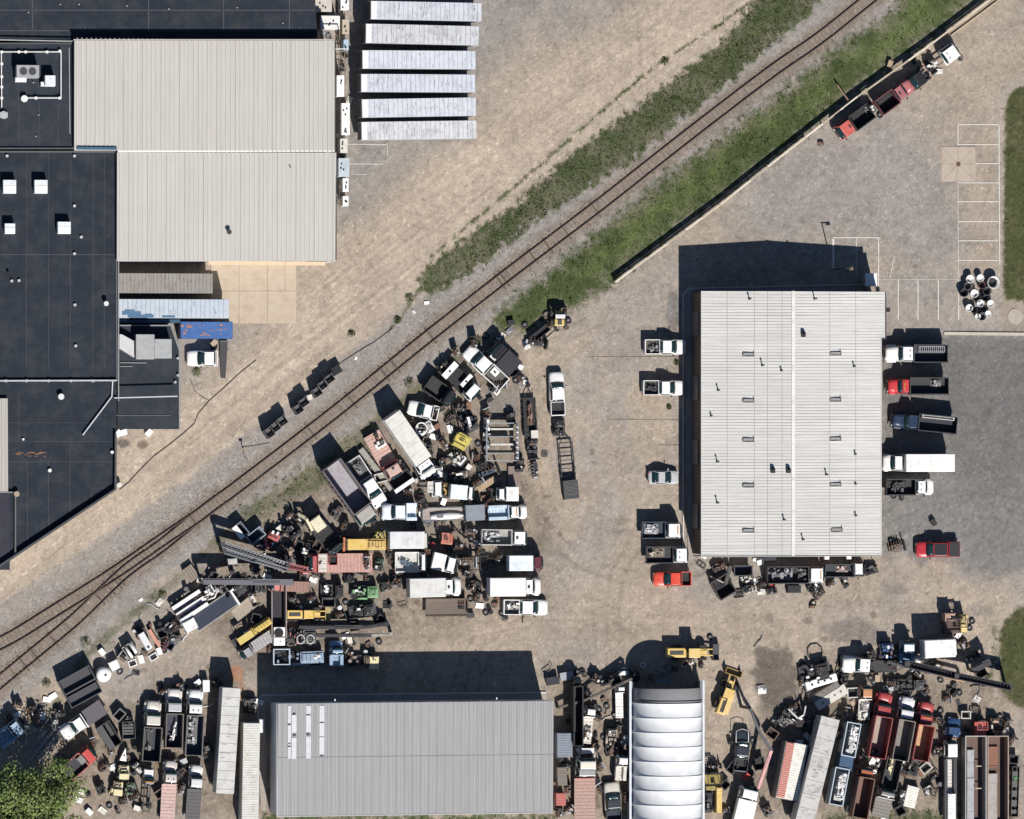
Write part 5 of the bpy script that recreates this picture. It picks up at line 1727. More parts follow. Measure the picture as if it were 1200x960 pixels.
def guard(px, py):
    X, Y = at(px, py, hW+.5)
    z = slw(X, Y)
    sn = 1 if px > 929 else 1
    o = MB().box(X-.75, X+.75, Y-.30, Y-.24, z+.05, z+.32).box(X+.70, X+.77, Y-.24, Y+.32, z+.05, z+.36)
    o.box(X-.77, X-.72, Y-.24, Y-.0, z+.05, z+.3).box(X-.7, X+.68, Y-.14, Y+.2, z+.06, z+.2)
    o.build('roof_curb_frame', paint((.26,.26,.255), .6, .4), b7, world=True)
for y in (415.5, 469.5, 515.5, 569, 622): guard(877, y); guard(979 if y < 600 else 980.5, y-1)
def stack(px, py, hh=.9, rad=.09, c=DGR):
    X, Y = at(px, py, hW+.5); z = slw(X, Y)
    MB().cyl((X, Y, z-.05), rad, hh, 'z', 10).cyl((X, Y, z-.05+hh), rad*1.7, .07, 'z', 10).cyl((X, Y, z+.02), rad*2.2, .05, 'z', 10).build('roof_vent', paint(c, .6, .4), b7, world=True)
for x, y, hh in ((878,350,.8),(893,428,.9),(842,457,.8),(841,541,.9),(841,589,.9),(918,609,.7),(915,434,.5),(954,350,1.1),(1001,429,.6),(1002.5,532,.5),(1003,567,.25),(1003,604,.5),(968,556,.8),(940,632,.8),(834,487,.45)): stack(x, y, hh, .08)
for x, y in ((941.5,392),(906,551.5),(924,551.5)):
    X, Y = at(x, y, hW+.9); z = slw(X, Y)
    MB().box(X-.28, X+.28, Y-.35, Y+.35, z-.05, z+.55, .04, .04).cyl((X, Y, z+.55), .18, .25, 'z', 12).build('exhaust_fan', paint(BLK, .5, .4), b7, world=True)
wy0 = PW[0][1]-.12; 
for k in range(4):
    y = at(820, 380+k*75, 0)[1]
    o = MB().box(xw0+.05, xw0+.10, y-1.6, y+1.6, .1, 3.8).build('overhead_door', paint((.13,.12,.11), .5, .3), b7, world=True)
for k in range(3):
    x = at(860+k*60, 650, 0)[0]
    o = MB().box(x-1.6, x+1.6, PW[4][1]+.05, PW[4][1]+.11, .1, 3.8).build('overhead_door', paint((.13,.12,.11), .5, .3), b7, world=True)
for k in range(4):
    y = at(1030, 420+k*50, 0)[1]
    o = MB().box(PW[4][0]-.12, PW[4][0]-.05, y-1.6, y+1.6, .1, 3.8).build('overhead_door', paint((.13,.12,.11), .5, .3), b7, world=True)
o = thing('entrance_shelter', 'small white box roof at the upper right corner of the white building', 'shelter', 1021, 328, 0, 2.9)
MB().box(-.75, .75, -.8, .8, .1, 2.75).build('wall', paint((.22,.21,.20), .7, .3), o); MB().box(-.82, .82, -.88, .88, 2.751, 2.9).build('roof', paint(WHITE, .4, .2), o, bevel=.02)
o = thing('wall_light', 'small dark light fixture on the right wall of the white building', 'light fixture', 1041, 363, 0, 3)
MB().box(-.2, .25, -.3, .3, 2.6, 3.0).build('housing', paint(BLK, .5, .2), o); MB().box(-.1, .2, -.2, .2, 2.56, 2.599).build('lens', paint(LGR, .3, .1), o)

# --- grey warehouse at bottom
b8 = bld('grey_warehouse', 'long grey ribbed metal warehouse with pale skylight strips at the bottom', 485, 890, s='grey warehouse')
hG = 6.2
PG = P2([(325,824.5),(648,822.5),(648.5,952),(324,954)], hG)
gx0, gx1, gy0, gy1 = PG[0][0], PG[1][0], PG[2][1], PG[0][1]
slg = lambda x, y: hG+.35*(y-gy0)/(gy1-gy0)
MB().prism([(gx0+.1,gy0+.1),(gx1-.1,gy0+.1),(gx1-.1,gy1-.1),(gx0+.1,gy1-.1)], 0, hG-.2).build('wall', paint((.60,.60,.61), .6, .3), b8, world=True)
MB().prism([(gx0,gy0),(gx1,gy0),(gx1,gy1),(gx0,gy1)], hG-.199, slg).build('roof', roofmat((.315,.315,.325), 'y', .22, .5, .3), b8, world=True)
ribs(b8, gx0, gx1, gy0+.02, gy1-.02, hG, .36, roofmat((.375,.375,.385), 'y', .15, .5, .3, 2.2, 3), slope=slg, w=.07, t=.06)
ribs(b8, gx0+.1, gx1, gy0+.02, gy1-.02, hG, 1.08, paint((.245,.245,.25), .6, .3), slope=lambda x, y: slg(x, y)+.002, w=.04, t=.05, name='lap_seams')
m = MB()
for yy in (886.5,):
    y = at(480, yy, hG+.2)[1]; m.beam((gx0, y, slg(0, y)+.065), (gx1, y, slg(0, y)+.065), .04, .02)
m.build('lap_line', paint((.29,.29,.30), .6, .3), b8, world=True)
m = MB().box(gx0-.1, gx1+.1, gy0-.12, gy0-.001, hG-.25, hG+.05).box(gx0-.12, gx0-.001, gy0, gy1, hG-.15, hG+.10); m.build('edge_trim', paint((.42,.42,.43), .5, .2), b8, world=True)
for x0, x1, y0, y1 in ((337.2,340.9,827,848),(337.2,340.9,850,870),(337.2,340.9,872,889),(341.6,347.3,838,858.5),(341.6,347.3,864.5,889.5),(358.5,364.3,827,837),(358.5,364.3,838.5,858),(358.5,364.3,863,889),(374.2,380,827,846),(374.2,380,847.5,863),(374.2,380,864,884.5)):
    a, b = at(x0, y1, hG+.3), at(x1, y0, hG+.3); z0, z1 = slg(0, a[1])+.07, slg(0, b[1])+.07
    m = MB(); m.add([(a[0],a[1],z0-.03),(b[0],a[1],z0-.03),(b[0],b[1],z1-.03),(a[0],b[1],z1-.03),(a[0],a[1],z0+.02),(b[0],a[1],z0+.02),(b[0],b[1],z1+.02),(a[0],b[1],z1+.02)], [(3,2,1,0),(4,5,6,7),(0,1,5,4),(1,2,6,5),(2,3,7,6),(3,0,4,7)])
    m.build('skylight_panel', paint((.54,.55,.585), .4, .35), b8, world=True)
for x, y in ((344.5,837),(339,849),(339,875),(345,862),(361,838),(361,861),(377,847),(377,886)):
    X, Y = at(x, y, hG+.3); MB().box(X-.2, X+.2, Y-.05, Y+.09, slg(0, Y)+.09, slg(0, Y)+.14).build('roof_clip', paint(DGR, .5, .3), b8, world=True)
for x in (392.5, 582): 
    X = at(x, 818, hG)[0]; MB().box(X-.07, X+.07, gy1, gy1+.5, hG-.2, hG+.1).build('downpipe', paint(WHITE, .5, .2), b8, world=True)
for xx in (360, 420, 480, 540, 600):
    X = at(xx, 820, 0)[0]
    MB().box(X-1.6, X+1.6, gy1-.1, gy1-.04, .1, 4.0).build('overhead_door', paint((.40,.40,.41), .5, .3), b8, world=True)
# small white unit at left end
# --- fabric arch shelter
b9 = bld('arched_fabric_shelter', 'white ribbed arched fabric shelter standing between the scrap rows at bottom', 781, 890, 'shelter', s='arched shelter')
ex0, ey0 = at(741.5, 822, 2.2); ex1, _ = at(821.5, 822, 2.2)
acx = (ex0+ex1)/2; ar = (ex1-ex0)/2; zb_ = 2.2; ah = 4.4
yN9 = at(781, 806, 2.5)[1]; yG = at(781, 823.5, 2.5)[1]; yS = yN9-24
fab = bpy.data.materials.new('shelter_fabric'); t, b = nodes(fab)
b.inputs['Base Color'].default_value = (.6,.61,.63,1); b.inputs['Roughness'].default_value = .5
gg = t.nodes.new('ShaderNodeNewGeometry'); nn = mk(t, 'ShaderNodeTexNoise', Scale=.6, Detail=5.0); t.links.new(gg.outputs['Position'], nn.inputs['Vector'])
t.links.new(mixc(t, ramp(t, nn.outputs[0], .4, .7), (.72,.73,.745), (.62,.64,.665)), b.inputs['Base Color'])
def arch(y, sc=1.0, dz=0.0, n=26):
    o = []
    for i in range(n+1):
        a = PI*i/n
        o.append((acx-ar*sc*math.cos(a), y, zb_+ah*sc*math.sin(a)+dz))
    return o
def archskin(name, ys, mat, scs):
    m = MB()
    R0 = [arch(y, s_) for y, s_ in zip(ys, scs)]
    n = len(R0[0]); vs = [p for r in R0 for p in r]
    vi = [(x, y, z-.03) for x, y, z in vs]
    fs = []
    for i in range(len(R0)-1):
        for k in range(n-1):
            a = i*n+k; fs.append((a, a+1, a+1+n, a+n)); o = len(vs); fs.append((a+n+o, a+1+n+o, a+1+o, a+o))
    m.add(vs+vi, fs)
    return m.build(name, mat, b9, True, world=True)
seg = 17.0*S
yy = yG; k = 0
while yy > yS:
    e = max(yS, yy-seg)
    q = 5
    ys_ = [yy+(e-yy)*i/q for i in range(q+1)]
    archskin('fabric_bay', ys_, fab, [1.0, .985, .978, .978, .985, 1.0])
    m = MB(); m.tube(arch(yy, 1.003), .06, 6); m.build('arch_rib', paint((.50,.52,.55), .5, .2), b9, True, world=True)
    yy = e; k += 1
archskin('grey_end_bay', [yN9, yN9-.1, yG+.16, yG+.02], paint((.24,.24,.245), .6, .2), [.965, .975, .985, .99])
m = MB(); m.tube(arch(yG+.35, .995), .05, 6); m.build('arch_rib', paint(BLK, .5, .2), b9, True, world=True)
for sg, x in ((-1, acx-ar), (1, acx+ar)):
    m = MB().box(x-.22+sg*.1, x+.22+sg*.1, yS, yN9+.8, 0, zb_-.02); m.build('side_wall', paint((.20,.21,.23), .6, .3), b9, world=True)
    m = MB().box(x+sg*.33-.14, x+sg*.33+.14, yS, yN9+.9, zb_-.019, zb_+.10); m.build('side_beam', paint((.56,.60,.66), .4, .2), b9, world=True)
for k in range(1, 10):
    y = yN9-k*2.3
    MB().box(acx-ar+.3, acx-ar+.36, y-.04, y+.04, zb_, zb_+.5).build('tie', paint(DGR), b9, world=True)
# stretched end sheets lying in the shelter mouth
m = MB().beam((acx-1.2, yN9+.9, .9), (acx+.8, yN9+.7, .9), .35, .1); m.build('mouth_beam', paint((.10,.16,.26), .5, .3), b9, world=True)

# ---------- units along the beige warehouse wall
UN = [(387,26.5,22,15,2.6,(.66,.66,.64),'broad white steel enclosure beside the dark hall corner'),
 (379,6.5,19,14,2.6,(.47,.43,.38),'beige enclosure at the top edge beside the dark hall'),
 (404,5,9,13,2.2,WHITE,'white wall cabinet at the top edge nearest the trailers'),
 (405,31.5,7,16,2.2,(.45,.38,.30),'tan framed cabinet second from top along the warehouse wall'),
 (405.5,53,5,12,2.2,LBLUE,'narrow blue grey cabinet beside the third semi trailer'),
 (399,101,8,24,2.4,WHITE,'tall white cabinet pair close against the warehouse between the pipes'),
 (405,131,9,19,2.2,WHITE,'white cabinet with dark vent beside the fifth semi trailer'),
 (405,149.5,9,17,2.2,WHITE,'white cabinet with dark vent beside the lowest semi trailer'),
 (403,171,8,16,2.2,OFFW,'stained white cabinet cluster just below the lowest semi trailer'),
 (403,196.5,12,21,2.7,(.40,.47,.52),'pale blue box hut against the right wall of the beige warehouse'),
 (405,217,6,15,2.2,WHITE,'slim white cabinet just below the pale blue box hut'),
 (405,236,6,11,2.2,WHITE,'lowest small white cabinet on the warehouse right wall')]
for k, (x, y, wx, wy, hh, c, lab) in enumerate(UN):
    o = thing('dock_cabinet', lab, 'cabinet', x, y, 0, hh, 'cabinets along the warehouse wall')
    a, b = wx*S/2, wy*S/2
    MB().box(-a, a, -b, b, 0, hh, .0, .0).build('housing', paint(c, .5, .4), o, bevel=.02)
    MB().box(-a-.04, a+.04, -b-.04, b+.04, hh+.001, hh+.05).build('lid', paint(tuple(min(.8, v*1.05) for v in c), .45, .35), o)
    R = random.Random(k)
    for j in range(3):
        u, v = R.uniform(-a*.6, a*.5), R.uniform(-b*.7, b*.6)
        MB().box(u-.09, u+.09, v-.13, v+.13, hh+.051, hh+.10+.01*j).build('vent_cap', paint(BLK, .5, .2), o)
o = thing('steel_frame_walkway', 'narrow brown steel walkway frame between the warehouse wall and trailers', 'walkway', 401, 110, 0, 1.2)
m = MB()
for x in (-.35, .35): m.box(x-.04, x+.04, -15, 12, 1.1, 1.2)
k = -14.8
while k < 12: m.box(-.31, .31, k, k+.08, 1.12, 1.18); k += .7
m.build('rails', paint((.20,.15,.11), .8, .4), o)
m = MB(); k = -14.5
while k < 12: m.box(-.4, -.32, k, k+.08, 0, 1.1); m.box(.32, .4, k, k+.08, 0, 1.1); k += 3
m.build('legs', paint((.16,.13,.10), .8, .4), o)
o = thing('marker_post', 'thin pale pole beside the warehouse corner pointing at the third trailer', 'pole', 389, 58, 0, 5)
MB().box(0, 2.0, -.05, .05, 6.2, 6.3).build('arm', paint(WHITE, .4, .2), o); MB().cyl((2.0,0,0), .06, 6.3, 'z', 8).build('post', paint(LGR), o)

# ---------- tree
def tree(px, py, hgt, rad, lab, seed=1, n=9000):
    r = bpy.data.objects.new('leafy_tree', None); COL.objects.link(r)
    x, y = at(px, py, 0); r.location = (x, y, 0); label(r, lab, 'tree')
    R = random.Random(seed)
    m = MB()
    m.tube([(0,0,0),(.1,.05,hgt*.2),(.0,.15,hgt*.4),(.1,.1,hgt*.62)], [.42,.34,.28,.16], 10)
    cl = []
    for i in range(13):
        a = 2*PI*i/13+R.uniform(-.3, .3); z0 = hgt*R.uniform(.25, .55)
        e = (rad*.75*math.cos(a)*R.uniform(.6, 1), rad*.75*math.sin(a)*R.uniform(.6, 1), z0+hgt*R.uniform(.1, .3))
        m.tube([(0,.1,z0), (e[0]*.5, e[1]*.5, (z0+e[2])/2+.3), e], [.15,.09,.03], 6)
        cl.append(e)
    m.build('trunk', paint((.10,.075,.055), .9, .4, 0, 3), r, True)
    for i in range(60):
        a = R.uniform(0, 2*PI); u = R.random()**.5; ph = R.uniform(-.5, 1)
        cl.append((rad*u*math.cos(a)*(1-.35*max(ph, 0)), rad*u*math.sin(a)*(1-.35*max(ph, 0)), hgt*.66+hgt*.26*ph*(1-.55*u)))
    vs = []; fs = []
    for i in range(n):
        c = cl[R.randrange(len(cl))]
        rr = rad*.24
        d = Vector((R.gauss(0, 1), R.gauss(0, 1), R.gauss(0, .8))); d = d.normalized()*rr*R.random()**.4
        p = Vector(c)+d
        s_ = R.uniform(.13, .27)
        nrm = (d.normalized()+Vector((0,0,.7))+Vector((R.gauss(0,.5),R.gauss(0,.5),R.gauss(0,.5)))).normalized()
        u_ = nrm.orthogonal().normalized(); v_ = nrm.cross(u_)
        a = R.uniform(0, PI); u2 = u_*math.cos(a)+v_*math.sin(a); v2 = nrm.cross(u2)
        k = len(vs)
        vs += [p-u2*s_, p-v2*s_*.5, p+u2*s_, p+v2*s_*.5]; fs.append((k, k+1, k+2, k+3))
    me = bpy.data.meshes.new('crown'); me.from_pydata([tuple(v) for v in vs], [], fs)
    me.materials.append(leafmat('leaves', (.10,.15,.042), (.17,.215,.075), (.25,.28,.12), .5))
    o = bpy.data.objects.new('crown', me); COL.objects.link(o); o.parent = r
tree(24, 952, 10.5, 7.4, 'large leafy green tree overhanging the lower left corner', 2, 21000)
def bush(px, py, rad, lab, seed=1, n=260):
    r = bpy.data.objects.new('weed_bush', None); COL.objects.link(r)
    x, y = at(px, py, 0); r.location = (x, y, -.03); label(r, lab, 'bush', 'low weeds beside the railway')
    R = random.Random(seed); vs = []; fs = []
    m = MB()
    for i in range(5):
        a = R.uniform(0, 6.28); m.tube([(0,0,0), (rad*.5*math.cos(a), rad*.5*math.sin(a), .4)], .02, 5)
    m.build('stems', paint((.12,.09,.05), .9, .3), r)
    for i in range(n):
        a = R.uniform(0, 6.28); u = R.random()**.7*rad
        p = Vector((u*math.cos(a), u*math.sin(a), R.uniform(.05, .55)*(1.2-u/rad)))
        d = Vector((R.gauss(0,1), R.gauss(0,1), R.gauss(0,1))).normalized()*R.uniform(.06, .15); e = d.orthogonal().normalized()*d.length*.7
        k = len(vs); vs += [p-d, p+e, p+d]; fs.append((k, k+1, k+2))
    me = bpy.data.meshes.new('leaves'); me.from_pydata([tuple(v) for v in vs], [], fs); me.materials.append(GRASSM)
    o = bpy.data.objects.new('leaves', me); COL.objects.link(o); o.parent = r
for k, (x, y, rd, lab) in enumerate(((412,391,.8,'small round weed beside the cable on the dirt road'),(779,72,.9,'bright green weed on the edge of the dirt road near the top'),(466,375,.9,'low weed clump just below the end of the upper grass strip'),
   (480,349,1.0,'dark weed clump touching the end of the upper grass strip'),(100,752,1.2,'scrubby bush between the siding and the white rounded tank'),(222,700,.9,'weed clump by the long timber above the white trailer frame'),(190,697,1.0,'weed bush at the ballast edge left of the scrap row'),
   (54,800,1.0,'dark weed bush at the ballast edge left of the black open container'),(480,448,1.2,'pale scrub bush between the rails and the black tipper truck'),(793,425,.6,'tiny grass tuft beside the sidewalk between the white pickups'),
   (784,477,.6,'tiny dark weed by the lower white pickup on the sidewalk edge'),(1060,950,1.1,'green weed clump along the bottom edge below the white panel'),(1000,952,1.0,'weed clump at the bottom edge left of the brown tipper'),(1156,792,.7,'weed clump by the lower right lawn edge'),(230,436,1.0,'green weeds behind the fenced white pickup'),(560,400,1.1,'weed clump above the black and white wrecked truck'))):
    bush(x, y, rd*.62, lab, k, 150)
# light pole
o = thing('light_pole', 'tall dark light pole standing in the lot above the white building', 'light pole', 976, 316, 0, 0)
MB().cyl((0,0,0), .10, 6.5, 'z', 10, .07).build('pole', paint(BLK, .5, .2), o); MB().box(-.1, .9, -.06, .06, 6.4, 6.5).build('arm', paint(BLK, .5, .2), o); MB().box(.6, 1.1, -.2, .2, 6.28, 6.4).build('lamp_head', paint((.2,.15,.07), .5, .2), o)
o = thing('marker_post', 'short dark marker post on the ballast left of the rails', 'post', 286, 526, 0, 1)
MB().cyl((0,0,0), .07, 1.1, 'z', 8).build('post', paint(BLK), o); MB().box(-.25, .2, -.1, .1, 1.1, 1.3).build('sign_plate', paint(WOOD), o)
# ================================================================== VEHICLES AND MACHINES
G_TR = 'semi trailers parked side by side'
# six semi trailers (front faces the warehouse)
for k, (cx, cy, L, W, a, lab, c, d) in enumerate((
 (498.5,13,135,21.5,179.6,'topmost of the six white semi trailers parked beside the warehouse',(.50,.525,.58),.5),
 (494,40.5,138,22.5,179.4,'second semi trailer from the top with dark drip marks along its roof',(.50,.515,.55),.8),
 (490,70,138,21.5,180.3,'third semi trailer from the top with clean pale blue roof',(.52,.555,.62),.4),
 (489,97.5,139,21,180.3,'fourth semi trailer from the top, its nose nearest the warehouse',(.50,.535,.60),.45),
 (490,126,139,21.5,181.5,'fifth semi trailer from the top, slightly skewed in the row',(.52,.55,.60),.5),
 (490,152.5,140,21,181.3,'lowest of the six semi trailers, patched roof with grey smudges',(.54,.555,.585),.7))):
    semitrailer(cx+1, cy, a, L-4, W, lab, c, s=['','','','','','lowest semi trailer'][k] or None, group=G_TR, roofcol=c, dirt=d)
# pickup behind the annex
pickup(238,420,180,36,WHITE,'white pickup truck in the fenced nook under the blue container', W=2.05, s='fenced white pickup', h=1.4)
container(242,387,0,61,20,'blue shipping container with rust patches on its roof beside the dark annex',(.025,.11,.33), s='blue container')
bc = bpy.data.objects['shipping_container']
q = MB(); RR = random.Random(6)
for i in range(26):
    u, v = RR.uniform(-3.2, 3.2), RR.choice([-.55, 0, .5])+RR.uniform(-.2, .2); e = RR.uniform(.05, .22)
    q.box(u-e, u+e, v-e*.5, v+e*.6, 2.62, 2.622+.0004*i)
q.build('rust_patches', paint((.38,.16,.09), .8, .5), bc)
o = thing('access_ramp','narrow dark ramp standing right of the fenced white pickup','ramp',262,420,-90,.4)
MB().add([(-2.3,-.55,.0),(2.6,-.3,.0),(2.6,.3,.0),(-2.3,.55,.0),(-2.3,-.55,.5),(2.6,-.3,.12),(2.6,.3,.12),(-2.3,.55,.5)],[(3,2,1,0),(4,5,6,7),(0,1,5,4),(1,2,6,5),(2,3,7,6),(3,0,4,7)]).build('deck', paint(DGR,.9,.4), o)
MB().box(-2.3,-2.2,-.6,.6,.51,.9).build('stop_rail', paint(GR), o)

# trucks along the top right fence
truck(1002,143,216,48,20,'red truck with black open bed parked lowest along the fence',(.50,.10,.08),'dump',BLK,s='red fence truck',cabL=2.1,style='over',bh=1.0)
truck(1050,112,36,52,20,'maroon truck with open black body and faded pink hood by the fence',(.36,.11,.12),'dump',(.10,.02,.03),floorcol=BLK,s='maroon fence truck',cabL=2.9,style='hood',bh=1.0,name='tipper_truck')
machine(1019,129,36,17,13,'white and grey compressor in the gap between the red and maroon trucks',GR,'compressor',seed=4,white=2,hgt=1.5)
truck(1079,91,216,24,20,'short black truck with a white hood patch by the fence',BLK,'chassis',cabL=1.8,style='over',roofcol=None,s='short black truck',name='yard_tractor')
truck(1106,69,36,42,20,'white truck with boxy front and bare engine deck highest along the fence',WHITE,'chassis',cabL=2.3,style='over',s='white fence truck')
machine(1093,76,36,14,12,'white pump unit behind the cab of the white fence truck',OFFW,'pump_unit',seed=8,white=2,hgt=1.6,wh=False)

# cage bins left of the rails
GC='cages beside the railway'
for k,(x,y,a,l,w_,hh,lab) in enumerate(((386.5,444,35,11,9,2.0,'highest cage bin of the upper trio beside the rails'),(378.5,451.5,35,10,9,1.9,'middle cage bin of the upper trio beside the rails'),(372,459.5,35,10,10,1.8,'lowest cage bin of the upper trio beside the rails'),
  (356.5,471.5,35,11,9,1.9,'upper cage bin of the middle pair beside the rails'),(350,479.5,35,10,10,1.9,'lower cage bin of the middle pair beside the rails'),
  (331,493.5,35,11,10,1.8,'rightmost cage bin of the lower cluster beside the rails'),(323,500.5,35,10,10,1.7,'central cage bin of the lower cluster beside the rails'),(316,507,35,10,11,1.9,'leftmost cage bin with a white lid in the lower cluster'))):
    crate_bin(x,y,a,l,w_,lab,(.05,.05,.056),hh,GC,s='cage bins' if k in (1,3,6) else None)
o=crate_bin(394,434,30,8,7,'single small black cage standing alone above the cage bins',BLK,1.0,GC)
MB().box(-.7,.7,-.55,.55,1.01,1.05).build('cover',paint(BLK,.9,.1),o)

# ---- east lot
truck(1075,414.5,180,75,21,'white tipper truck with dark bed of crates, highest in the east row',WHITE,'dump',(.03,.035,.05),s='white tipper truck',cabL=3.6,bh=.9,roofcol=None)
truck(1077,452.5,180,73,20,'red truck with white box behind cab and dark bed, east row',(.50,.03,.04),'dump',(.03,.03,.035),s='red tipper truck',cabL=2.7,bh=.9)
truck(1084.5,495.5,174.5,78,20,'dark navy utility truck with white pipe rack, slightly askew in east row',(.012,.03,.07),'dump',(.015,.02,.035),s='navy tipper truck',cabL=3.3,bh=.9)
truck(1078,542.5,180,83,21,'long white box truck in the east row beside the building',WHITE,'box',WHITE,s='white box truck',cabL=2.5,style='van',bh=2.3,h=3.0)
truck(1067,571,0,59,19,'white cabbed truck with black loaded bed, lowest in the east row',WHITE,'dump',(.03,.03,.035),s='lowest east row truck',cabL=2.5,style='van',bh=.8,roofcol=None)
pickup(1100.5,644,180,54,(.42,.015,.03),'crimson pickup truck with black bed cover on the grey asphalt',cab=2.3,s='crimson pickup',cover=BLK,roofcol=BLK,bedcol=BLK,W=2.1,h=1.4)
engine(1051,641,15,20,17,'rusty brown scrap engine standing left of the crimson pickup',BROWN,seed=3,s='rusty scrap engine')
# cargo in the beds (things of their own)
def cargo(nm,px,py,ang,L,W,z,lab,col,cat,seed=0,n=6,hh=.5,base=True):
    r=thing(nm,lab,cat,px,py,ang,z+.3,None,z=z)
    R=random.Random(seed); hl=L*S/2; w=W*S/2
    if base: MB().box(-hl,hl,-w,w,.002,.06).build('base',paint(tuple(v*.6 for v in col),.8,.6,0,2.5),r)
    alt=[tuple(min(.75,v*kf+.015) for v in col) for kf in (R.uniform(.4,.8),R.uniform(1.1,1.8))]
    for g,(pn,c) in enumerate((('lower_pieces',col),('upper_pieces',alt[0]),('odd_pieces',alt[1]))):
        m=MB()
        for i in range(max(2,int(n*(1.0,.7,.5)[g]))):
            a=R.choice([0,0,PI/2,R.uniform(0,PI)]); u=R.uniform(-hl*.85,hl*.85); v=R.uniform(-w*.75,w*.75)
            e=min(R.uniform(.25,.75),hl*.6); f=min(R.uniform(.08,.35),w*.5)
            if abs(v)+(e if a>.5 else f)*.5>w*1.02: v*=.5; e=min(e,w)
            d=Vector((math.cos(a)*e/2,math.sin(a)*e/2,0)); zz=.07+g*.09+R.uniform(0,hh*.7)
            th=R.uniform(.06,.22)
            m.beam((u-d.x,v-d.y,zz+th/2),(u+d.x,v+d.y,zz+th/2+R.uniform(0,.12)),f,th)
        if g==2: m.tube([(-hl*.7,-w*.4,.3+hh*.5),(0,w*.3,.35+hh*.6),(hl*.7,w*.1,.25+hh*.4)],.04)
        m.build(pn,paint(c,.6,.5,0,2.5),r)
    return r
def neat_rack(px,py,ang,L,W,z,lab,col):
    r=thing('rack',lab,'rack',px,py,ang,z+.3,None,z=z); hl=L*S/2; w=W*S/2
    MB().walls(-hl,hl,-w,w,.25,.33,.07).build('frame',paint(col,.5,.4),r); m=MB(); k=-hl+.2
    while k<hl-.1: m.box(k,k+.08,-w+.07,w-.07,.26,.31); k+=.28
    m.build('slats',paint(tuple(v*.8 for v in col),.5,.4),r); m=MB()
    for a in (-1,1):
        for b in (-1,1): m.box(a*hl*.98,a*(hl*.98-.07),b*w*.95,b*(w*.95-.07),0,.249)
    m.build('feet',paint(GR),r)
neat_rack(1092,409.5,0,32,7,1.15,'pale slatted rack lying in the bed of the topmost east row truck',LGR)
cargo('equipment_load',1097,449.5,0,14,9,1.15,'grey machine load in the bed of the red truck in the east row',GR,'load',2,4,.5)
o=thing('pipe_rack','white pipe rack along the bed edge of the navy truck','rack',1099,489.5,174.5,1.9,z=1.9)
MB().box(-2.2,2.2,-.22,-.12,.28,.36).box(-2.2,2.2,.12,.22,.28,.36).box(-2.25,-2.1,-.22,.22,.2,.279).box(2.1,2.25,-.22,.22,.2,.279).build('rails',paint(OFFW,.5,.3),o)
MB().box(-2.2,-2.1,-.2,.2,-.7,.19).box(2.1,2.2,-.2,.2,-.7,.19).build('posts',paint(GR),o)
cargo('scrap_load',1051,571,0,24,14,1.15,'dark scrap load in the bed of the lowest east row truck',DGR,'load',3,8,.6)

# ---- west side of the white building
pickup(780,406.5,0,51,WHITE,'upper white pickup truck parked facing the left wall of the white building',cab=1.5,s='upper white pickup',bedcol=(.06,.055,.05),h=1.3)
pickup(778,454.5,0,51,WHITE,'white pickup truck with tools in bed, second down by the left wall',cab=1.4,s='second white pickup',bedcol=(.03,.03,.035),h=1.3)
sedan(778,559.5,0,36.5,(.42,.43,.45),'silver sedan parked alone facing the left wall of the white building',s='silver sedan',W=1.85)
truck(776,621.5,0,47,19.5,'white cabbed flatbed truck with silver cargo on a navy bed',WHITE,'dump',(.02,.035,.06),s='upper cabover truck',cabL=2.0,style='over',bh=.45)
truck(782.5,650.5,0,50,19.5,'white cabbed flatbed truck with wooden boxes on a black bed',WHITE,'dump',(.025,.025,.03),s='lower cabover truck',cabL=1.85,style='over',bh=.45)
pickup(789,678.5,180,46,(.62,.06,.03),'bright red pickup truck at the lower left corner of the white building',cab=1.6,s='bright red pickup',h=1.3,bedcol=BLK,W=1.95)
cargo('silver_cargo',763.5,620,0,17,12,1.15,'silver cargo load on the navy bed of the white cabbed truck',LGR,'load',5,6,.35)
cargo('wooden_cargo',770.5,647.5,0,18,11,1.15,'wooden boxes on the black bed of the lower white cabbed truck',(.25,.21,.17),'load',6,4,.3)
cargo('tool_load',767,409,0,13,9,.75,'grey tools in the bed of the upper white pickup',GR,'load',7,5,.4,False)
cargo('tool_load',764,455,0,12,9,.75,'dark tools in the bed of the second white pickup',DGR,'load',8,5,.4,False)

# ---- column of vehicles in the middle lane
pickup(653.5,462,92,52,WHITE,'white pickup truck with black bed in the middle lane facing up',cab=1.8,s='middle lane pickup',bedcol=BLK,W=2.0,h=1.3)
machine(656,500,90,22,14,'dark towed plant right behind the middle lane white pickup',BLK,'air_compressor',seed=12,hgt=1.5,s='towed plant',col2=RUST)
trailer(665,543,95,50,17,'black bare frame trailer with rusty pipes behind the towed plant',BROWN,BLK,s='bare frame trailer',open_mid=True)
o=crate_bin(669.5,574,96,22,18,'large grey ribbed grate box at the foot of the bare frame trailer',(.045,.045,.048),1.1,s='grate box')
q=MB()
for i in range(14): q.box(-1.2+i*.18,-1.2+i*.18+.1,-.95,.95,1.105,1.14)
q.build('lid_slats',paint((.10,.10,.10),.7,.3),o)
trailer(621,490,93,48,15,'narrow black trailer with rusty cargo left of the middle lane pickup',BLK,BLK,rail=.6,s='narrow black trailer')
cargo('rusty_load',621,485,93,26,6,.66,'rusty pipe load lying on the narrow black trailer',RUST,'load',9,8,.4)
o=thing('white_crate','white lidded crate on the foot of the narrow black trailer','crate',626,509,3,1,z=.66)
MB().box(-.45,.45,-.5,.5,0,.6).build('crate_body',paint(WHITE),o); MB().box(-.47,.47,-.52,.52,.601,.66).build('lid',paint(OFFW),o)
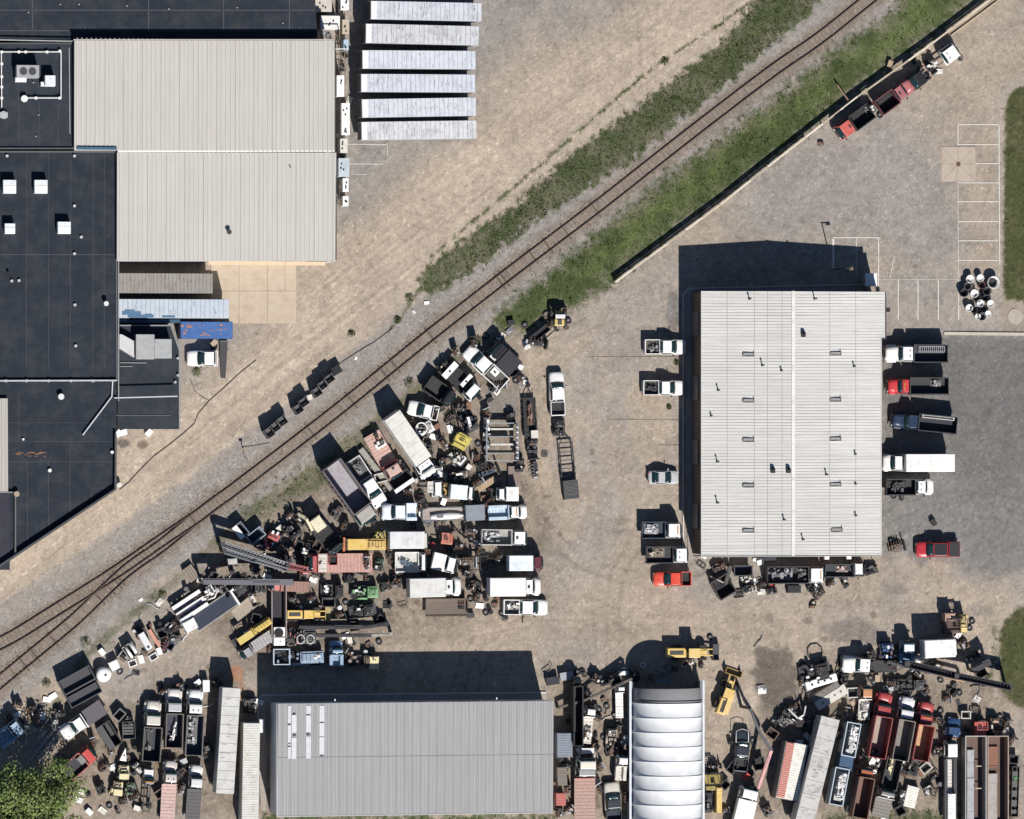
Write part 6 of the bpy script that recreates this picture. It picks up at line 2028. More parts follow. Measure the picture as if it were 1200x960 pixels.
machine(624.5,522,90,17,13,'dark grey welding machine just below the narrow black trailer',DGR,'welding_machine',seed=14,hgt=1.2,s='dark welding machine')
engine(627,549,95,24,15,'long black scrap engine with white base plate in the middle lane',BLK,seed=15,s='middle lane scrap engine',accent=GR)
o=thing('dark_mat','small dark square mat on the dirt in the middle lane','mat',638,531.5,0,0,z=.0)
MB().prism([(-.45,-.35),(-.3,-.48),(.3,-.48),(.45,-.3),(.45,.3),(.3,.45),(-.3,.45),(-.45,.3)],-.02,.04).build('sheet',paint((.07,.07,.065),.9,.3),o); MB().box(-.2,.2,-.2,.2,.041,.06).build('handle',paint(DGR),o)

# ---- cluster at upper centre
G0='trucks parked in the scrapyard'
pickup(570,430.5,137,62,WHITE,'white pickup truck nearest the rails, its dark bed holding a white hatch',cab=1.8,s='white pickup nearest the rails',bedcol=(.08,.075,.065),W=2.15,h=1.4)
o=thing('bed_hatch','white square hatch panel in the bed of the pickup nearest the rails','panel',580,436,137,1,z=.8)
MB().box(-.5,.5,-.45,.45,0,.3).build('panel',paint(WHITE),o); MB().box(-.15,.2,-.1,.15,.301,.34).build('lock',paint(BLK),o)
truck(540,446,-43,52,21,'wrecked truck in black and white stripes left of the white pickup',WHITE,'flat',(.02,.02,.025),floorcol=BLK,s='striped wrecked truck',cabL=1.5,style='over')
for k,(x,y,l_) in enumerate(((528,434,14),(547,446,11))):
    o=thing('body_panel','%s white body panel lying across the striped wrecked truck'%('upper' if k==0 else 'lower narrow'),'panel',x,y,-43+90,2,z=1.75)
    MB().box(-l_*S*.8,l_*S*.8,-.42 if k==0 else -.28,.42 if k==0 else .28,0,.09).build('skin',paint(WHITE,.5,.3),o); MB().box(-.25,0,-.2,.1,.091,.12).build('vent',paint(BLK),o)
o=truck(592,420,137,38,24,'black wrecked cab with a white window frame above the white pickup',BLK,'flat',BLK,floorcol=(.02,.02,.03),s='black wrecked cab',cabL=1.6,style='over')
o=thing('window_frame','white rounded window frame lying on the black wrecked cab','frame',582,414,50,2.5,z=2.5)
m=MB(); m.walls(-.95,.95,-.45,.45,0,.10,.16); m.build('frame',paint(WHITE,.5,.2),o); MB().box(-.78,.78,-.28,.28,0,.03).build('glass_pane',glass(),o)
machine(580,457,-40,13,10,'small white box machine below the tail of the white pickup',WHITE,'battery_box',seed=21,hgt=1.0,wh=False,s='small white box machine')
truck(516,459,-35,36,20,'black tipper body with white tail edge left of the striped truck',BLK,'dump',(.02,.02,.022),s='black tipper body',cabL=1.2,style='over',bh=.6,name='tipper_truck')
pickup(497,481,167,37,WHITE,'short white pickup with missing bed parked near the rails',cab=1.3,s='short white pickup',bedcol=(.10,.06,.05),hood=1.3,h=1.4)
machine(551,495,-60,24,17,'dark machine with white side panel above the yellow forklift',(.02,.03,.05),'generator',seed=22,hgt=1.9,s='dark generator')
o=thing('loose_panel','white bent side panel propped on the dark generator','panel',548.5,496,-75,1.4,z=.9)
MB().box(-.9,.9,-.1,.35,.2,.95,.1,.05).build('skin',paint(WHITE),o); MB().box(-.3,.1,.351,.38,.3,.6).build('handle',paint(BLK),o)
machine(497,504,30,24,18,'white ring framed machine beside the nose of the white box trailer',WHITE,'hose_reel_machine',seed=23,hgt=1.5,s='ring framed machine',col2=OFFW)
o=thing('hose_ring','large white hose ring lying on the ring framed machine','hose reel',494,502,0,1.6,z=1.55)
m=MB(); n=20; m.tube([(.75*math.cos(2*PI*i/n),.75*math.sin(2*PI*i/n),0) for i in range(n+1)],.09,6); m.build('ring',paint(WHITE,.5,.3),o,True); MB().box(-.7,.7,-.05,.05,-.05,.05).build('spoke',paint(GR),o)
forklift(543,514,62,'yellow forklift beside the dark generator',(.50,.42,.09),s='yellow forklift',L=24,W=18,roofcol=(.62,.52,.10))
machine(537,536,-40,22,16,'white scrap engine with round housing under the yellow forklift',WHITE,'scrap_engine',seed=24,hgt=1.3,s='white scrap engine',cat='engine',col2=OFFW)
machine(514,553,80,13,12,'small white tank machine right of the box trailer nose',WHITE,'tank_pump',seed=25,hgt=1.3,wh=False)
o=trailer(587,518,90,45,38,'wide grey steel frame trailer with open middle and pale cross bars',GR,(.24,.27,.30),s='wide steel frame trailer',open_mid=True,z=1.3,rail=.7,tongue=0)
for k,(y,hh) in enumerate(((503,.5),(521,.45))):
    a,b=at(575,y,1.9),at(601,y,1.9)
    MB().box(a[0],b[0],a[1]-.12,a[1]+.12,1.35,1.9).build('cross_bar',paint(OFFW,.5,.3),o,world=False).location=(0,0,0)
for c in [c for c in o.children if c.name.startswith('cross_bar')]:
    c.matrix_parent_inverse=(Matrix.Translation(o.location)@Matrix.Rotation(o.rotation_euler.z,4,'Z')).inverted()
for k in range(7):
    y=500+k*6
    o=thing('gas_bottle','%s white gas bottle standing in the right rack of the frame trailer'%['topmost','second','third','middle','fifth','sixth','lowest'][k],'gas bottle',605.5,y,0,1.6,'gas bottles along the frame trailer',z=1.36)
    shared(('gb',),'bottle',o,(0,0,0),lambda m:(m.cyl((0,0,0),.17,.75,'z',12),m.cyl((0,0,.75),.17,.1,'z',12,.07)),paint(WHITE,.4,.3),True)
    shared(('gv',),'valve',o,(0,0,.85),lambda m:m.cyl((0,0,0),.05,.1,'z',8),paint(RUST))
machine(571,508,90,38,9,'row of white pump housings along the left rail of the frame trailer',LGR,'pump_row',seed=26,hgt=1.6,wh=False,white=2)
o=thing('brown_boards','brown boarded platform below the wide frame trailer','platform',603,558,90,.5)
MB().box(-1.3,1.3,-.85,.85,.35,.45).build('deck',paint((.22,.17,.15),.9,.4,0,3),o); q=MB()
for i in range(5): q.box(-1.3,1.3,-.8+i*.36,-.77+i*.36,.451,.465)
q.build('board_gaps',paint(BROWN),o); MB().box(-1.2,1.2,-.7,-.5,0,.349).box(-1.2,1.2,.5,.7,0,.349).build('runners',paint(BROWN),o)
o=thing('tan_ramp','tan wooden ramp board lying diagonally above the white van','ramp',571,567,32,.9)
MB().box(-1.5,1.3,-.42,.42,.8,.9,.05,.03).cyl((-1.1,-.1,.9),.15,.05,'z',10).build('board',paint((.36,.26,.16),.8,.4,0,3),o); MB().box(-1.3,-1.1,-.4,.4,0,.799).box(.9,1.1,-.4,.4,0,.799).build('supports',paint(DGR),o)
engine(573,553,20,26,14,'dark scrap engine above the tan ramp board',(.03,.05,.08),seed=27,s='scrap engine above the tan ramp',hgt=1.4)
machine(538,557,5,27,12,'tan and white sweeper right below the white scrap engine',TAN,'sweeper',seed=28,hgt=1.4,s='tan sweeper',white=2)
# ---- trucks on the left slope
truck(483,522,-55,86,22,'long white roofed box truck pointing down right beside the grass',WHITE,'box',(.62,.61,.57),s='long white box truck',cabL=2.2,style='van',bh=2.3,h=3.0)
truck(410,578,-54,82,26,'long grey tipper truck with dark interior at the left edge of the yard',(.34,.33,.30),'dump',(.14,.12,.13),floorcol=(.30,.29,.33),s='long grey tipper',cabL=2.0,style='over',bh=1.9,bz=1.2)
pickup(430.5,565,-57,65,WHITE,'white pickup truck with junk filled bed right of the long grey tipper',cab=1.9,s='junk filled pickup',bedcol=(.06,.06,.065),W=2.2,hood=1.5,h=1.4)
cargo('junk_load',420,549,-57,13,11,.8,'grey sheet junk in the bed of the pickup beside the long grey tipper',GR,'load',11,6,.5)
truck(451,534,-60,58,21,'faded red truck with white front deck left of the long white box truck',(.46,.24,.20),'flat',(.42,.07,.07),floorcol=(.50,.32,.27),s='faded red truck',cabL=1.8,style='over',roofcol=(.5,.35,.3))
machine(443,516,-60,20,17,'white engine cover machine on the rear end of the faded red truck',WHITE,'pump_unit',seed=31,hgt=1.7,wh=False,white=1)
o=trailer(441,550,-52,60,7,'narrow grey beam trailer between the junk pickup and faded red truck',(.30,.29,.26),(.24,.23,.21),s='narrow beam trailer')
skip(470.5,564,34,27,17,'black skip with thick white edge below the faded red truck',BLK,1.4,BLK,s='black and white skip',lid=(-.45,WHITE))
truck(469,600,180,41,20,'white van with blue trim and big windshield at the centre of the yard',(.68,.73,.80),'utility',(.60,.68,.78),s='blue trimmed van',cabL=3.0,style='van',name='utility_van',cat='van')
truck(506,573,0,27,20,'white machine with stencilled panel left of the yellow frame',WHITE,'chassis',cabL=1.3,style='over',s='stencilled white machine',name='plant_truck')
o=thing('cover_panel','pale printed cover panel on the white machine left of yellow frame','panel',508,571,0,2.1,z=2.0)
MB().box(-.8,.8,-.75,.75,0,.10).build('panel',paint(OFFW,.5,.5,0,4),o)
q=MB()
for i in range(4):
    for j in range(2): q.box(-.6+i*.32,-.42+i*.32,-.5+j*.6,-.3+j*.6,.101,.11)
q.build('print_marks',paint((.25,.25,.25)),o)
machine(521.5,574,90,18,11,'small yellow frame machine between two white vehicles',YEL,'compactor',seed=33,hgt=1.5,s='small yellow compactor',col2=OFFW)
truck(542,577,-5,29,17,'small white van with plain roof and blue shaded side',WHITE,'box',(.66,.70,.74),s='small white van',cabL=.9,style='over',bh=1.4,h=2.4,name='small_van',cat='van')
truck(584,579,0,18,15,'white cab wreck with red engine left of the white square box',WHITE,'chassis',cabL=1.1,style='over',s='white cab wreck',name='cab_wreck')
container(600.5,579,0,15,17,'plain white square box hut at the right edge of the scrap rows',WHITE,2.2,s='white square hut',name='box_hut',cat='hut')
# row y~600
trailer(530,602,1,72,16,'long low trailer with white boat hull shape in the central row',(.36,.31,.28),(.10,.12,.15),s='long low trailer')
o=thing('boat_hull','slim white hull lying on the long low trailer','boat',524,605,3,1,z=.7)
m=MB(); m.loft([[(x,-b,.0),(x,-b*1.0,.35),(x,b,.35),(x,b,.0)] for x,b in ((-2.2,.28),(-1.2,.38),(.4,.42),(1.4,.34),(2.2,.10))]); m.build('hull',paint(WHITE,.3,.2),o,True); MB().box(-1.4,-.5,-.2,.2,.351,.42).build('deck_hatch',paint(GR),o)
container(557,601,3,23,19,'grey blue shed roof box at the end of the long low trailer',(.13,.16,.20),1.9,s='grey blue box',name='equipment_box',cat='box',roofcol=(.20,.23,.27))
truck(596,600.5,2,46,17,'pale blue white service truck facing right in the central row',WHITE,'utility',(.42,.52,.62),s='pale blue service truck',cabL=2.4,style='van')
truck(591,630,-1,54,18,'white truck with slatted crate bed facing right under the pale service truck',WHITE,'dump',(.42,.41,.40),floorcol=(.30,.30,.29),s='slatted crate truck',cabL=1.9,style='over',bh=.8)
cargo('crate_load',575.5,630,-1,22,15,1.15,'grey openwork crates in the bed of the slatted crate truck',LGR,'crates',13,10,.6)
forklift(521,631,175,'small faded red forklift left of the slatted crate truck',(.48,.13,.08),s='small red forklift',L=22,W=14,roofcol=(.48,.2,.16))
o=armpath('crane_jib','thin rusty jib bent down to the soil beside the red forklift','crane jib',[(533,622,1.2),(542,633,1.0),(560,641,.4)],.16,(.16,.12,.10))
# row y~660
truck(482,659,0,37,23,'white service bed machine with open tool tray and blue parts',WHITE,'dump',(.62,.62,.60),floorcol=(.50,.50,.49),s='white tool tray machine',cabL=.9,style='over',bh=.3,bz=1.3,name='service_bed',cat='service truck')
cargo('blue_parts',476,660,0,18,9,1.32,'blue scrap parts on the white tool tray machine',(.08,.13,.20),'load',15,6,.4,False)
truck(521,660,-14,29,20,'white tow truck with open window frame facing right',WHITE,'box',WHITE,s='white open frame truck',cabL=1.4,style='over',bh=.9,name='tow_truck')
trailer(553,660,0,38,17,'dark skeletal truck chassis between the open frame truck and white box',BLK,BLK,s='dark skeletal chassis',open_mid=True,z=.9,tongue=2.4,name='truck_chassis',cat='chassis')
o=engine(547,659,0,20,16,'rusty dark engine sitting on the skeletal chassis',BROWN,seed=41,hgt=1.4); o.location.z=.9
truck(617,660,0,42,18,'white box truck with pale blue roof and dark red cab',(.10,.02,.03),'box',(.64,.70,.76),s='pale blue roofed box truck',cabL=1.4,style='over',bh=1.6,h=2.6)
truck(605,688,0,64,21.5,'white box truck facing right, second from the bottom of the row',WHITE,'box',WHITE,s='lower white box truck',cabL=2.3,style='van',bh=2.1,h=2.9)
truck(511,688.5,1,64,22,'white ribbed box truck facing right beside the black scrap drums',WHITE,'box',(.58,.58,.56),s='ribbed white box truck',cabL=2.3,style='van',bh=2.2,h=2.9)
pickup(616,712,-1,54,WHITE,'white pickup truck with junk in its bed at the bottom of the row',cab=1.7,s='bottom row pickup',bedcol=(.05,.055,.07),W=2.05,h=1.3)
cargo('junk_load',601,711,0,14,9,.75,'pale junk in the bed of the bottom row white pickup',OFFW,'load',17,5,.35,False)
trailer(523,712,0,50,21,'brown plank bed truck with bare engine at the bottom of the row',(.15,.115,.095),BROWN,s='brown plank bed truck',z=1.0,tongue=0,rail=.25)
engine(541,711,0,13,16,'black bare engine at the right end of the brown plank bed',BLK,seed=43,hgt=1.6,s='bare engine on plank bed')
# camper and yellow roller
truck(480,633,0,47,20,'grey white camper body with panelled roof in the scrapyard',OFFW,'box',(.60,.61,.62),s='panelled camper body',cabL=.55,style='over',bh=1.7,h=2.8,name='camper_body',cat='camper')
r=machine(427,638,0,52,18,'long yellow road plant with orange rear end in the scrapyard',YEL,'road_roller',seed=51,hgt=1.8,s='long yellow road plant',cabcol=(.62,.42,.10),col2=ORANGE,white=0)
MB().box(.2,2.0,-.6,.6,1.45,1.55,.05,.05).build('side_cover',paint((.64,.44,.14),.5,.3),r,bevel=.02); MB().box(-2.9,-2.5,-.95,.95,.3,1.5,.05,.05).build('rear_drum',paint(ORANGE,.6,.6),r)
machine(446,629,20,15,13,'tangled yellow pump at the right end of the yellow road plant',(.55,.45,.12),'pump_unit',seed=52,hgt=1.6,cabcol=None)
o=truck(400,660,180,76,22,'long faded red deck trailer with white stripe and square black hole',(.42,.09,.09),'flat',(.42,.10,.10),floorcol=(.48,.27,.23),s='long faded red deck',cabL=1.0,style='over')
o=thing('white_stripe_board','pale board lying across the long faded red deck','board',378,660,0,1.2,z=1.115)
MB().box(-.55,.55,-1.15,1.15,0,.06).build('board',paint(OFFW,.6,.5),o); q=MB()
for i in range(3): q.box(-.5,.5,-.8+i*.7,-.75+i*.7,.061,.07)
q.build('slats',paint(GR),o)
o=thing('open_hatch','square black open hatch box on the long faded red deck','hatch',390.5,657,0,1.3,z=1.115)
MB().walls(-.55,.55,-.62,.62,0,.35,.07).build('coaming',paint((.30,.08,.08)),o); MB().box(-.48,.48,-.55,.55,0,.02).build('hole',paint(BLK,.9,.1),o)
engine(429,660,90,16,10,'black pump casting at the right end of the faded red deck',BLK,seed=53,hgt=.8).location.z=1.115
machine(445,661,80,16,10,'dark green scrap pump just right of the faded red deck',(.05,.14,.08),'scrap_pump',seed=54,hgt=1.3,s='dark green pump')
machine(390,693,0,26,19,'black and white stacked plant below the faded red deck',BLK,'generator',seed=55,hgt=1.7,s='black and white plant',white=3,col2=WHITE)
machine(428,694,0,32,18,'light green scrap machine with white nose below the faded red deck',(.16,.34,.15),'baler',seed=56,hgt=1.7,s='light green baler',white=1,col2=(.12,.25,.12))
r=machine(426,716,8,32,17,'dark engine plant with white side box below the green baler',BLK,'scrap_engine',seed=57,hgt=1.5,s='dark engine plant',white=1,cat='engine')
machine(452,686,20,12,13,'left dark scrap drum machine right of the green baler',BLK,'scrap_pump',seed=58,hgt=1.2); machine(465,681,-15,13,13,'right dark scrap drum machine left of the ribbed box truck',BLK,'scrap_pump',seed=59,hgt=1.2,s='black scrap drums')
# cream truck
truck(381,626,-52,50,21,'cream cabbed truck with open black engine deck beside the grey tipper',BLK,'flat',BLK,s='cream cabbed truck',cabL=.9,style='over')
container(373,614,-54,16,14,'cream square roof box on the rear of the black deck truck',(.66,.60,.42),2.6,name='small_hut',cat='cab')
armpath('knuckle_crane','cream curved crane arm left of the cream cabbed truck','crane arm',[(349,602,1.2),(359,608,1.9),(366,622,1.7)],.4,(.62,.57,.40),s='cream crane arm')
# fire/crane trucks left
armpath('ladder_boom','upper long grey ladder boom resting over the left scrap rows','boom',[(261,638,3.4),(337,663,3.5),(361,668,3.4)],.8,[(.22,.225,.24),(.30,.09,.09)],rails=True,s='upper ladder boom',hgtbeam=.45)
armpath('ladder_boom','middle grey ladder boom just below the upper ladder boom','boom',[(263,646,2.6),(300,657,2.7),(338,668,2.8)],.65,[(.15,.17,.20),(.20,.21,.23)],rails=True,hgtbeam=.4,s='middle ladder boom')
armpath('crane_boom','long straight dark grey crane boom lying level at left','boom',[(238,681.5,3.0),(343,682.5,3.2)],.8,(.12,.12,.14),s='straight dark boom',hgtbeam=.6)
truck(340,687.5,178,46,12,'red crane truck with white round tank under the dark crane boom',(.55,.20,.18),'flat',(.36,.12,.11),floorcol=(.30,.17,.14),s='red crane truck',cabL=1.2,style='over',name='crane_truck',cat='crane truck')
o=thing('round_tank','white domed tank on the left end of the red crane truck','tank',320,687,0,1.8,z=.8)
m=MB(); m.loft([[(r_*math.cos(2*PI*i/14),r_*math.sin(2*PI*i/14),z_) for i in range(14)] for r_,z_ in ((.45,0),(.48,.6),(.4,.85),(.2,1.0),(.05,1.04))]); m.build('shell',paint((.66,.72,.8),.3,.2),o,True); MB().cyl((0,0,1.02),.08,.1).build('cap',paint(GR),o)
truck(357,676,90,24,9,'narrow maroon cab unit at the right end of the booms',(.30,.04,.05),'chassis',cabL=1.1,style='over',s='maroon cab unit',name='crane_cab',cat='crane truck')
skip(282,622,-52,17,13,'white lidded small skip near the siding with dark open half',(.10,.13,.18),1.4,BLK,s='small white lidded skip',lid=(.0,WHITE))
skip(300,628,38,20,12,'open navy skip with pale rim right of the small lidded skip',(.20,.24,.30),1.5,NAVY,s='open navy skip')
machine(319,633,60,24,18,'red and white scrap engine cluster below the grass patch',(.45,.10,.10),'scrap_engine',seed=61,hgt=1.5,s='red and white engine',white=2,cat='engine')
machine(343,622,-45,24,16,'black scrap machine with thin bent rods left of the cream arm',BLK,'scrap_plant',seed=62,hgt=1.9,s='black rod machine',col2=GR)
armpath('scrap_rod','thin pink tipped rod standing slantwise below the black rod machine','rod',[(349,628,1.0),(344,640,.8),(338,652,.3)],.09,(.45,.25,.2))
machine(357,650,75,14,11,'small white machine at the left end of the faded red deck',WHITE,'pump_unit',seed=63,hgt=1.4,s='small white pump',white=1)
o=container(272.5,658.5,5,11,8,'small pale grey box standing between the two ladder booms',(.42,.42,.41),1.5,name='junction_box',cat='box')
o=thing('timber_stack','weathered timber stack beside the siding left of the straight dark boom','timber stack',224,672,-55,.8,s='timber stack')
for i in range(4): MB().box(-1.0,1.0,-.7+i*.36,-.4+i*.36,.3,.75).build('beam',paint((.24,.20,.16),.9,.5,0,3),o)
MB().box(-.9,-.7,-.7,.7,0,.299).box(.7,.9,-.7,.7,0,.299).build('bearers',paint(BROWN),o)
engine(261,663,10,34,8,'pile of orange rusty chain between ladder boom and dark boom',(.25,.15,.11),seed=64,hgt=.9,name='chain_pile',cat='chain',accent=ORANGE,s='rusty chain pile')
# white rail trailer and neighbours
o=trailer(222,710,33,40,25,'white twin rail boat trailer with dark blue middle at left',WHITE,BLK,s='white boat trailer',open_mid=True,z=.9,tongue=0)
for k,yy in enumerate((.95,.05,-1.05)):
    MB().box(-2.2,2.2,yy-(.28 if k!=1 else .14),yy+(.28 if k!=1 else .14),1.0,1.35,.06,.04).build('rail_box',paint(WHITE,.45,.2),o)
MB().box(-2.1,2.1,-.7,-.15,.7,.8).box(-2.1,2.1,.25,.62,.7,.8).build('inner_deck',paint((.06,.06,.14)),o)
r=machine(244,694,33,20,16,'white compact digger at the upper end of the white boat trailer',WHITE,'compact_digger',seed=66,hgt=1.6,s='white compact digger',white=2)
m=MB(); m.tube([(-.6,-.8,1.2),(.3,-1.0,1.6),(1.1,-.5,1.5),(1.2,.4,1.3)],.12); m.build('arm',paint(OFFW),r,True)
trailer(251,716,34,58,20,'long navy floored trailer with white headboard pointing up right',(.02,.03,.06),(.30,.28,.26),s='long navy trailer',headboard=WHITE,tongue=0,z=.8)
container(223,733,28,15,13,'white cube cab below the lower end of the white boat trailer',WHITE,1.7,name='small_hut',cat='cab',s='white cube cab')
o=trailer(286,713,38,30,15,'tan short trailer bed right of the long navy trailer',(.36,.30,.24),(.28,.24,.20),s='tan short trailer',z=.8,tongue=0)
engine(296,702,-60,16,11,'white and tan scrap engine on the upper end of tan trailer',OFFW,seed=67,hgt=1.3,accent=TAN,s='white and tan engine').location.z=.82
machine(276,693,30,26,16,'jumbled dark engine heap between straight boom and tan trailer',DGR,'engine_heap',seed=68,hgt=1.6,s='jumbled engine heap',white=1,cat='engine')
machine(201,736,45,18,16,'black scrap drum machine left of the white cube cab',BLK,'scrap_pump',seed=69,hgt=1.3,s='black drum machine')
engine(196,752,65,22,12,'dark maroon scrap engine below the black drum machine',(.12,.04,.04),seed=70,s='dark maroon engine',hgt=1.2)
skip(199,757,60,9,9,'tiny navy skip at the foot of the dark maroon engine',NAVY,.9,NAVY)
o=thing('white_slab_box','long white slab box standing between black skips at left','box',170.5,751.5,-60,1.6,s='white slab box')
MB().box(-1.2,1.2,-.42,.42,.1,1.6).build('box_body',paint((.62,.63,.66),.4,.2),o,bevel=.03); MB().box(.7,1.0,-.2,.1,1.601,1.64).build('vent',paint(BLK),o)
o=thing('orange_girder','faded orange girder lying beside the white slab box','girder',181,748,-58,.7)
MB().box(-1.3,1.3,-.1,.1,.1,.7).build('web',paint((.50,.22,.15),.7,.4),o); MB().box(-1.3,1.3,-.22,.22,.701,.76).build('flange',paint((.52,.24,.17),.7,.4),o)
skip(153,763,-57,17,13,'rusty open skip holding two white tubes at left',(.20,.19,.17),1.2,DGR,s='skip with white tubes')
for k,(x,y) in enumerate(((151,764.5),(156,759.5))):
    o=thing('white_tube','%s white tube standing in the rusty open skip'%('left' if k==0 else 'right'),'tube',x,y,-57,1.3,z=1.05)
    MB().tube([(-.8,0,.25),(.8,0,.25)],.2,10).build('tube',paint(WHITE),o,True); MB().cyl((.8,0,.25),.22,.05,'x',12).build('end_cap',paint(OFFW),o)
for k,(x,y,a,lab) in enumerate(((155.5,777.5,20,'white rectangular window frame lying left of the small white tray'),(180,770,30,'small white tray with black centre below the orange girder'))):
    o=thing('window_unit',lab,'frame',x,y,a,.3)
    MB().walls(-.55,.55,-.42,.42,0,.25,.11).build('frame',paint(WHITE,.5,.3),o); MB().box(-.43,.43,-.3,.3,.02,.06).build('pan',paint(BLK),o)
container(134,780,25,11,11,'small white cube beside the rounded white tank',WHITE,1.2,name='white_cube',cat='box')
o=thing('rounded_tank','rounded white tank cab at the edge of the ballast','tank',121,791,25,1.3,s='rounded white tank')
m=MB(); m.loft([[(1.15*f*math.cos(2*PI*i/18)*(1 if math.cos(2*PI*i/18)>0 else .8),1.0*f*math.sin(2*PI*i/18),z_) for i in range(18)] for f,z_ in ((.9,.1),(1,.3),(1,1.1),(.9,1.4),(.6,1.5),(.1,1.53))]); m.build('shell',paint(WHITE,.35,.15),o,True); MB().box(.1,.4,-.25,.0,1.51,1.56).build('hatch',paint(BLK),o)
r=skip(94,805,28,40,34,'black open double container beside the ballast with a divider',(.035,.038,.045),1.9,(.02,.02,.025),s='black double container',taper=.05)
MB().box(-2.2,2.2,-.1,.1,1.5,1.98).build('divider',paint((.07,.07,.08)),r); MB().box(-2.1,2.1,.12,1.8,1.2,1.3).box(-2.1,2.1,-1.8,-.45,1.35,1.45).build('inner_covers',paint((.04,.04,.05),.6,.3),r)
truck(98,845,214,58,19,'white flatbed truck with grey deck parked beside the ladders',WHITE,'flat',WHITE,floorcol=(.10,.095,.11),s='white flatbed truck',cabL=3.2,style='hood')
for k,(x,y,l,w_,lab) in enumerate(((48,868,62,7,'longest of the three metal ladders near the tree'),(54,872,54,6,'middle metal ladder of the three near the tree'),(61,874,44,5,'shortest metal ladder, nearest the white flatbed truck'))):
    ladder(x,y,51,l,w_,lab,(.34,.36,.38),z=.35,s='metal ladders' if k==1 else None,group='ladders stacked near the tree')
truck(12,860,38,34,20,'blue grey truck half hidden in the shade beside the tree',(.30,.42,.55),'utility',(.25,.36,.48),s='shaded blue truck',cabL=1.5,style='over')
truck(92,896,41,46,20,'red crane lorry with brown deck beside the tree',(.50,.07,.06),'dump',(.36,.10,.09),floorcol=(.03,.03,.045),s='red tree side truck',cabL=1.5,style='over',bh=.5)
container(96,890,-48,10,9,'grey plate box on the deck of the red truck beside the tree',(.20,.20,.19),1.9,name='plated_box',cat='box')
skip(128,862,-58,30,17,'dark skip with grey top board right of the white flatbed truck',BLK,1.5,(.06,.06,.065),s='dark board skip',lid=(-.1,(.07,.07,.075)))
crate_bin(151,856,92,20,15,'black open cage left of the tan dump truck',(.05,.05,.055),1.5,s='black open cage')
o=thing('white_fin','white triangular fairing standing above the cream machines','fairing',146,884,80,1.3)
MB().add([(-.9,-.5,.2),(.9,0,.2),(-.9,.5,.2),(-.9,-.45,.9),(.8,0,1.3),(-.9,.45,.9)],[(0,1,2),(5,4,3),(0,3,4,1),(1,4,5,2),(2,5,3,0)]).build('skin',paint(WHITE),o); MB().box(-.3,0,-.1,.1,1.0,1.12).build('vent',paint(BLK),o)
machine(145,905,88,20,16,'cream scrap machine just below the white triangular fairing',CREAM,'generator',seed=75,hgt=1.5,s='upper cream machine',cabcol=CREAM)
machine(138,925,84,18,15,'lower cream machine with two black windows near bottom left',CREAM,'compactor',seed=76,hgt=1.5,s='lower cream machine',cabcol=CREAM)
machine(153,924,80,15,12,'mossy green pump right of the lower cream machine',(.10,.16,.10),'scrap_pump',seed=77,hgt=1.0)
# dump trucks lower left
truck(178.5,857,86,70,21,'tan cabbed dump truck, leftmost of the upper three at lower left',(.52,.50,.46),'dump',(.10,.095,.085),floorcol=(.03,.032,.05),s='leftmost dump truck',cabL=3.3,style='hood',bh=1.35)
truck(204,842,88,68,20,'pink hooded dump truck in the middle of the upper three',(.60,.56,.54),'dump',(.12,.10,.09),floorcol=(.03,.035,.06),s='pink hooded dump truck',cabL=3.1,style='hood',bh=1.35,roofcol=(.40,.41,.44))
truck(228,847,87,76,20,'white dump truck with grey load, rightmost of the upper three',(.66,.66,.66),'dump',(.12,.12,.12),floorcol=(.05,.08,.13),s='rightmost dump truck',cabL=3.2,style='hood',bh=1.35)
cargo('tarped_load',174,865,86,32,9,1.12,'dark grey tarped load in the bed of the leftmost dump truck',(.07,.07,.08),'load',21,2,.25)
cargo('white_scrap_load',203,858,75,26,6,1.12,'white bent scrap in the bed of the pink hooded dump truck',WHITE,'load',22,7,.6,False)
cargo('grey_scrap_load',226,856,87,36,13,1.12,'patchy grey scrap filling the bed of the rightmost dump truck',(.20,.21,.23),'load',23,12,.45)
truck(174,928,86,52,13,'narrow black truck with small white hood, lower left row',BLK,'chassis',cabL=2.0,style='hood',roofcol=None,s='narrow black truck',name='tow_tractor')
MBW=container(174.5,907,86,10,11,'small white hood box on the nose of the narrow black truck',WHITE,1.9,name='instrument_box',cat='box')
truck(199,928,87,72,17,'pink flatbed truck with black cab hole, bottom left row',(.50,.46,.44),'flat',(.46,.32,.29),floorcol=(.52,.36,.33),s='pink flatbed truck',cabL=2.9,style='hood')
truck(229,930,86,66,17,'white hooded truck with dark deck, nearest the long white trailer',(.60,.60,.60),'flat',(.08,.08,.09),floorcol=(.10,.095,.10),s='dark deck truck',cabL=3.0,style='hood')
o=thing('chest_freezer','upright white chest freezer beside the long white trailer','freezer',242,804,0,1.3)
MB().box(-.45,.4,-.75,.75,0,1.2).build('cabinet',paint(WHITE,.35,.15),o,bevel=.04); MB().box(-.47,.42,-.77,.77,1.201,1.3).build('lid',paint((.68,.72,.75),.35,.1),o,bevel=.02)
semitrailer(267.5,868,86.3,122,21,'long white semi trailer left of the grey warehouse',(.50,.52,.53),roofcol=(.52,.52,.50),s='long white trailer',cap=False,ribs=1.2)
container(294,908,89,120,20,'narrow white storage container right of the long white semi trailer',(.50,.50,.48),2.9,s='narrow white container',roofcol=(.54,.54,.51))
semitrailer(293,906,89,8,8,'x') if False else None
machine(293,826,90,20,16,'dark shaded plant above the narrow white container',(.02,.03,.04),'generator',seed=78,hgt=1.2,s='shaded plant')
container(307,851,90,16,6,'slim white cabinet against the left wall of the grey warehouse',WHITE,1.8,name='wall_cabinet',cat='cabinet')

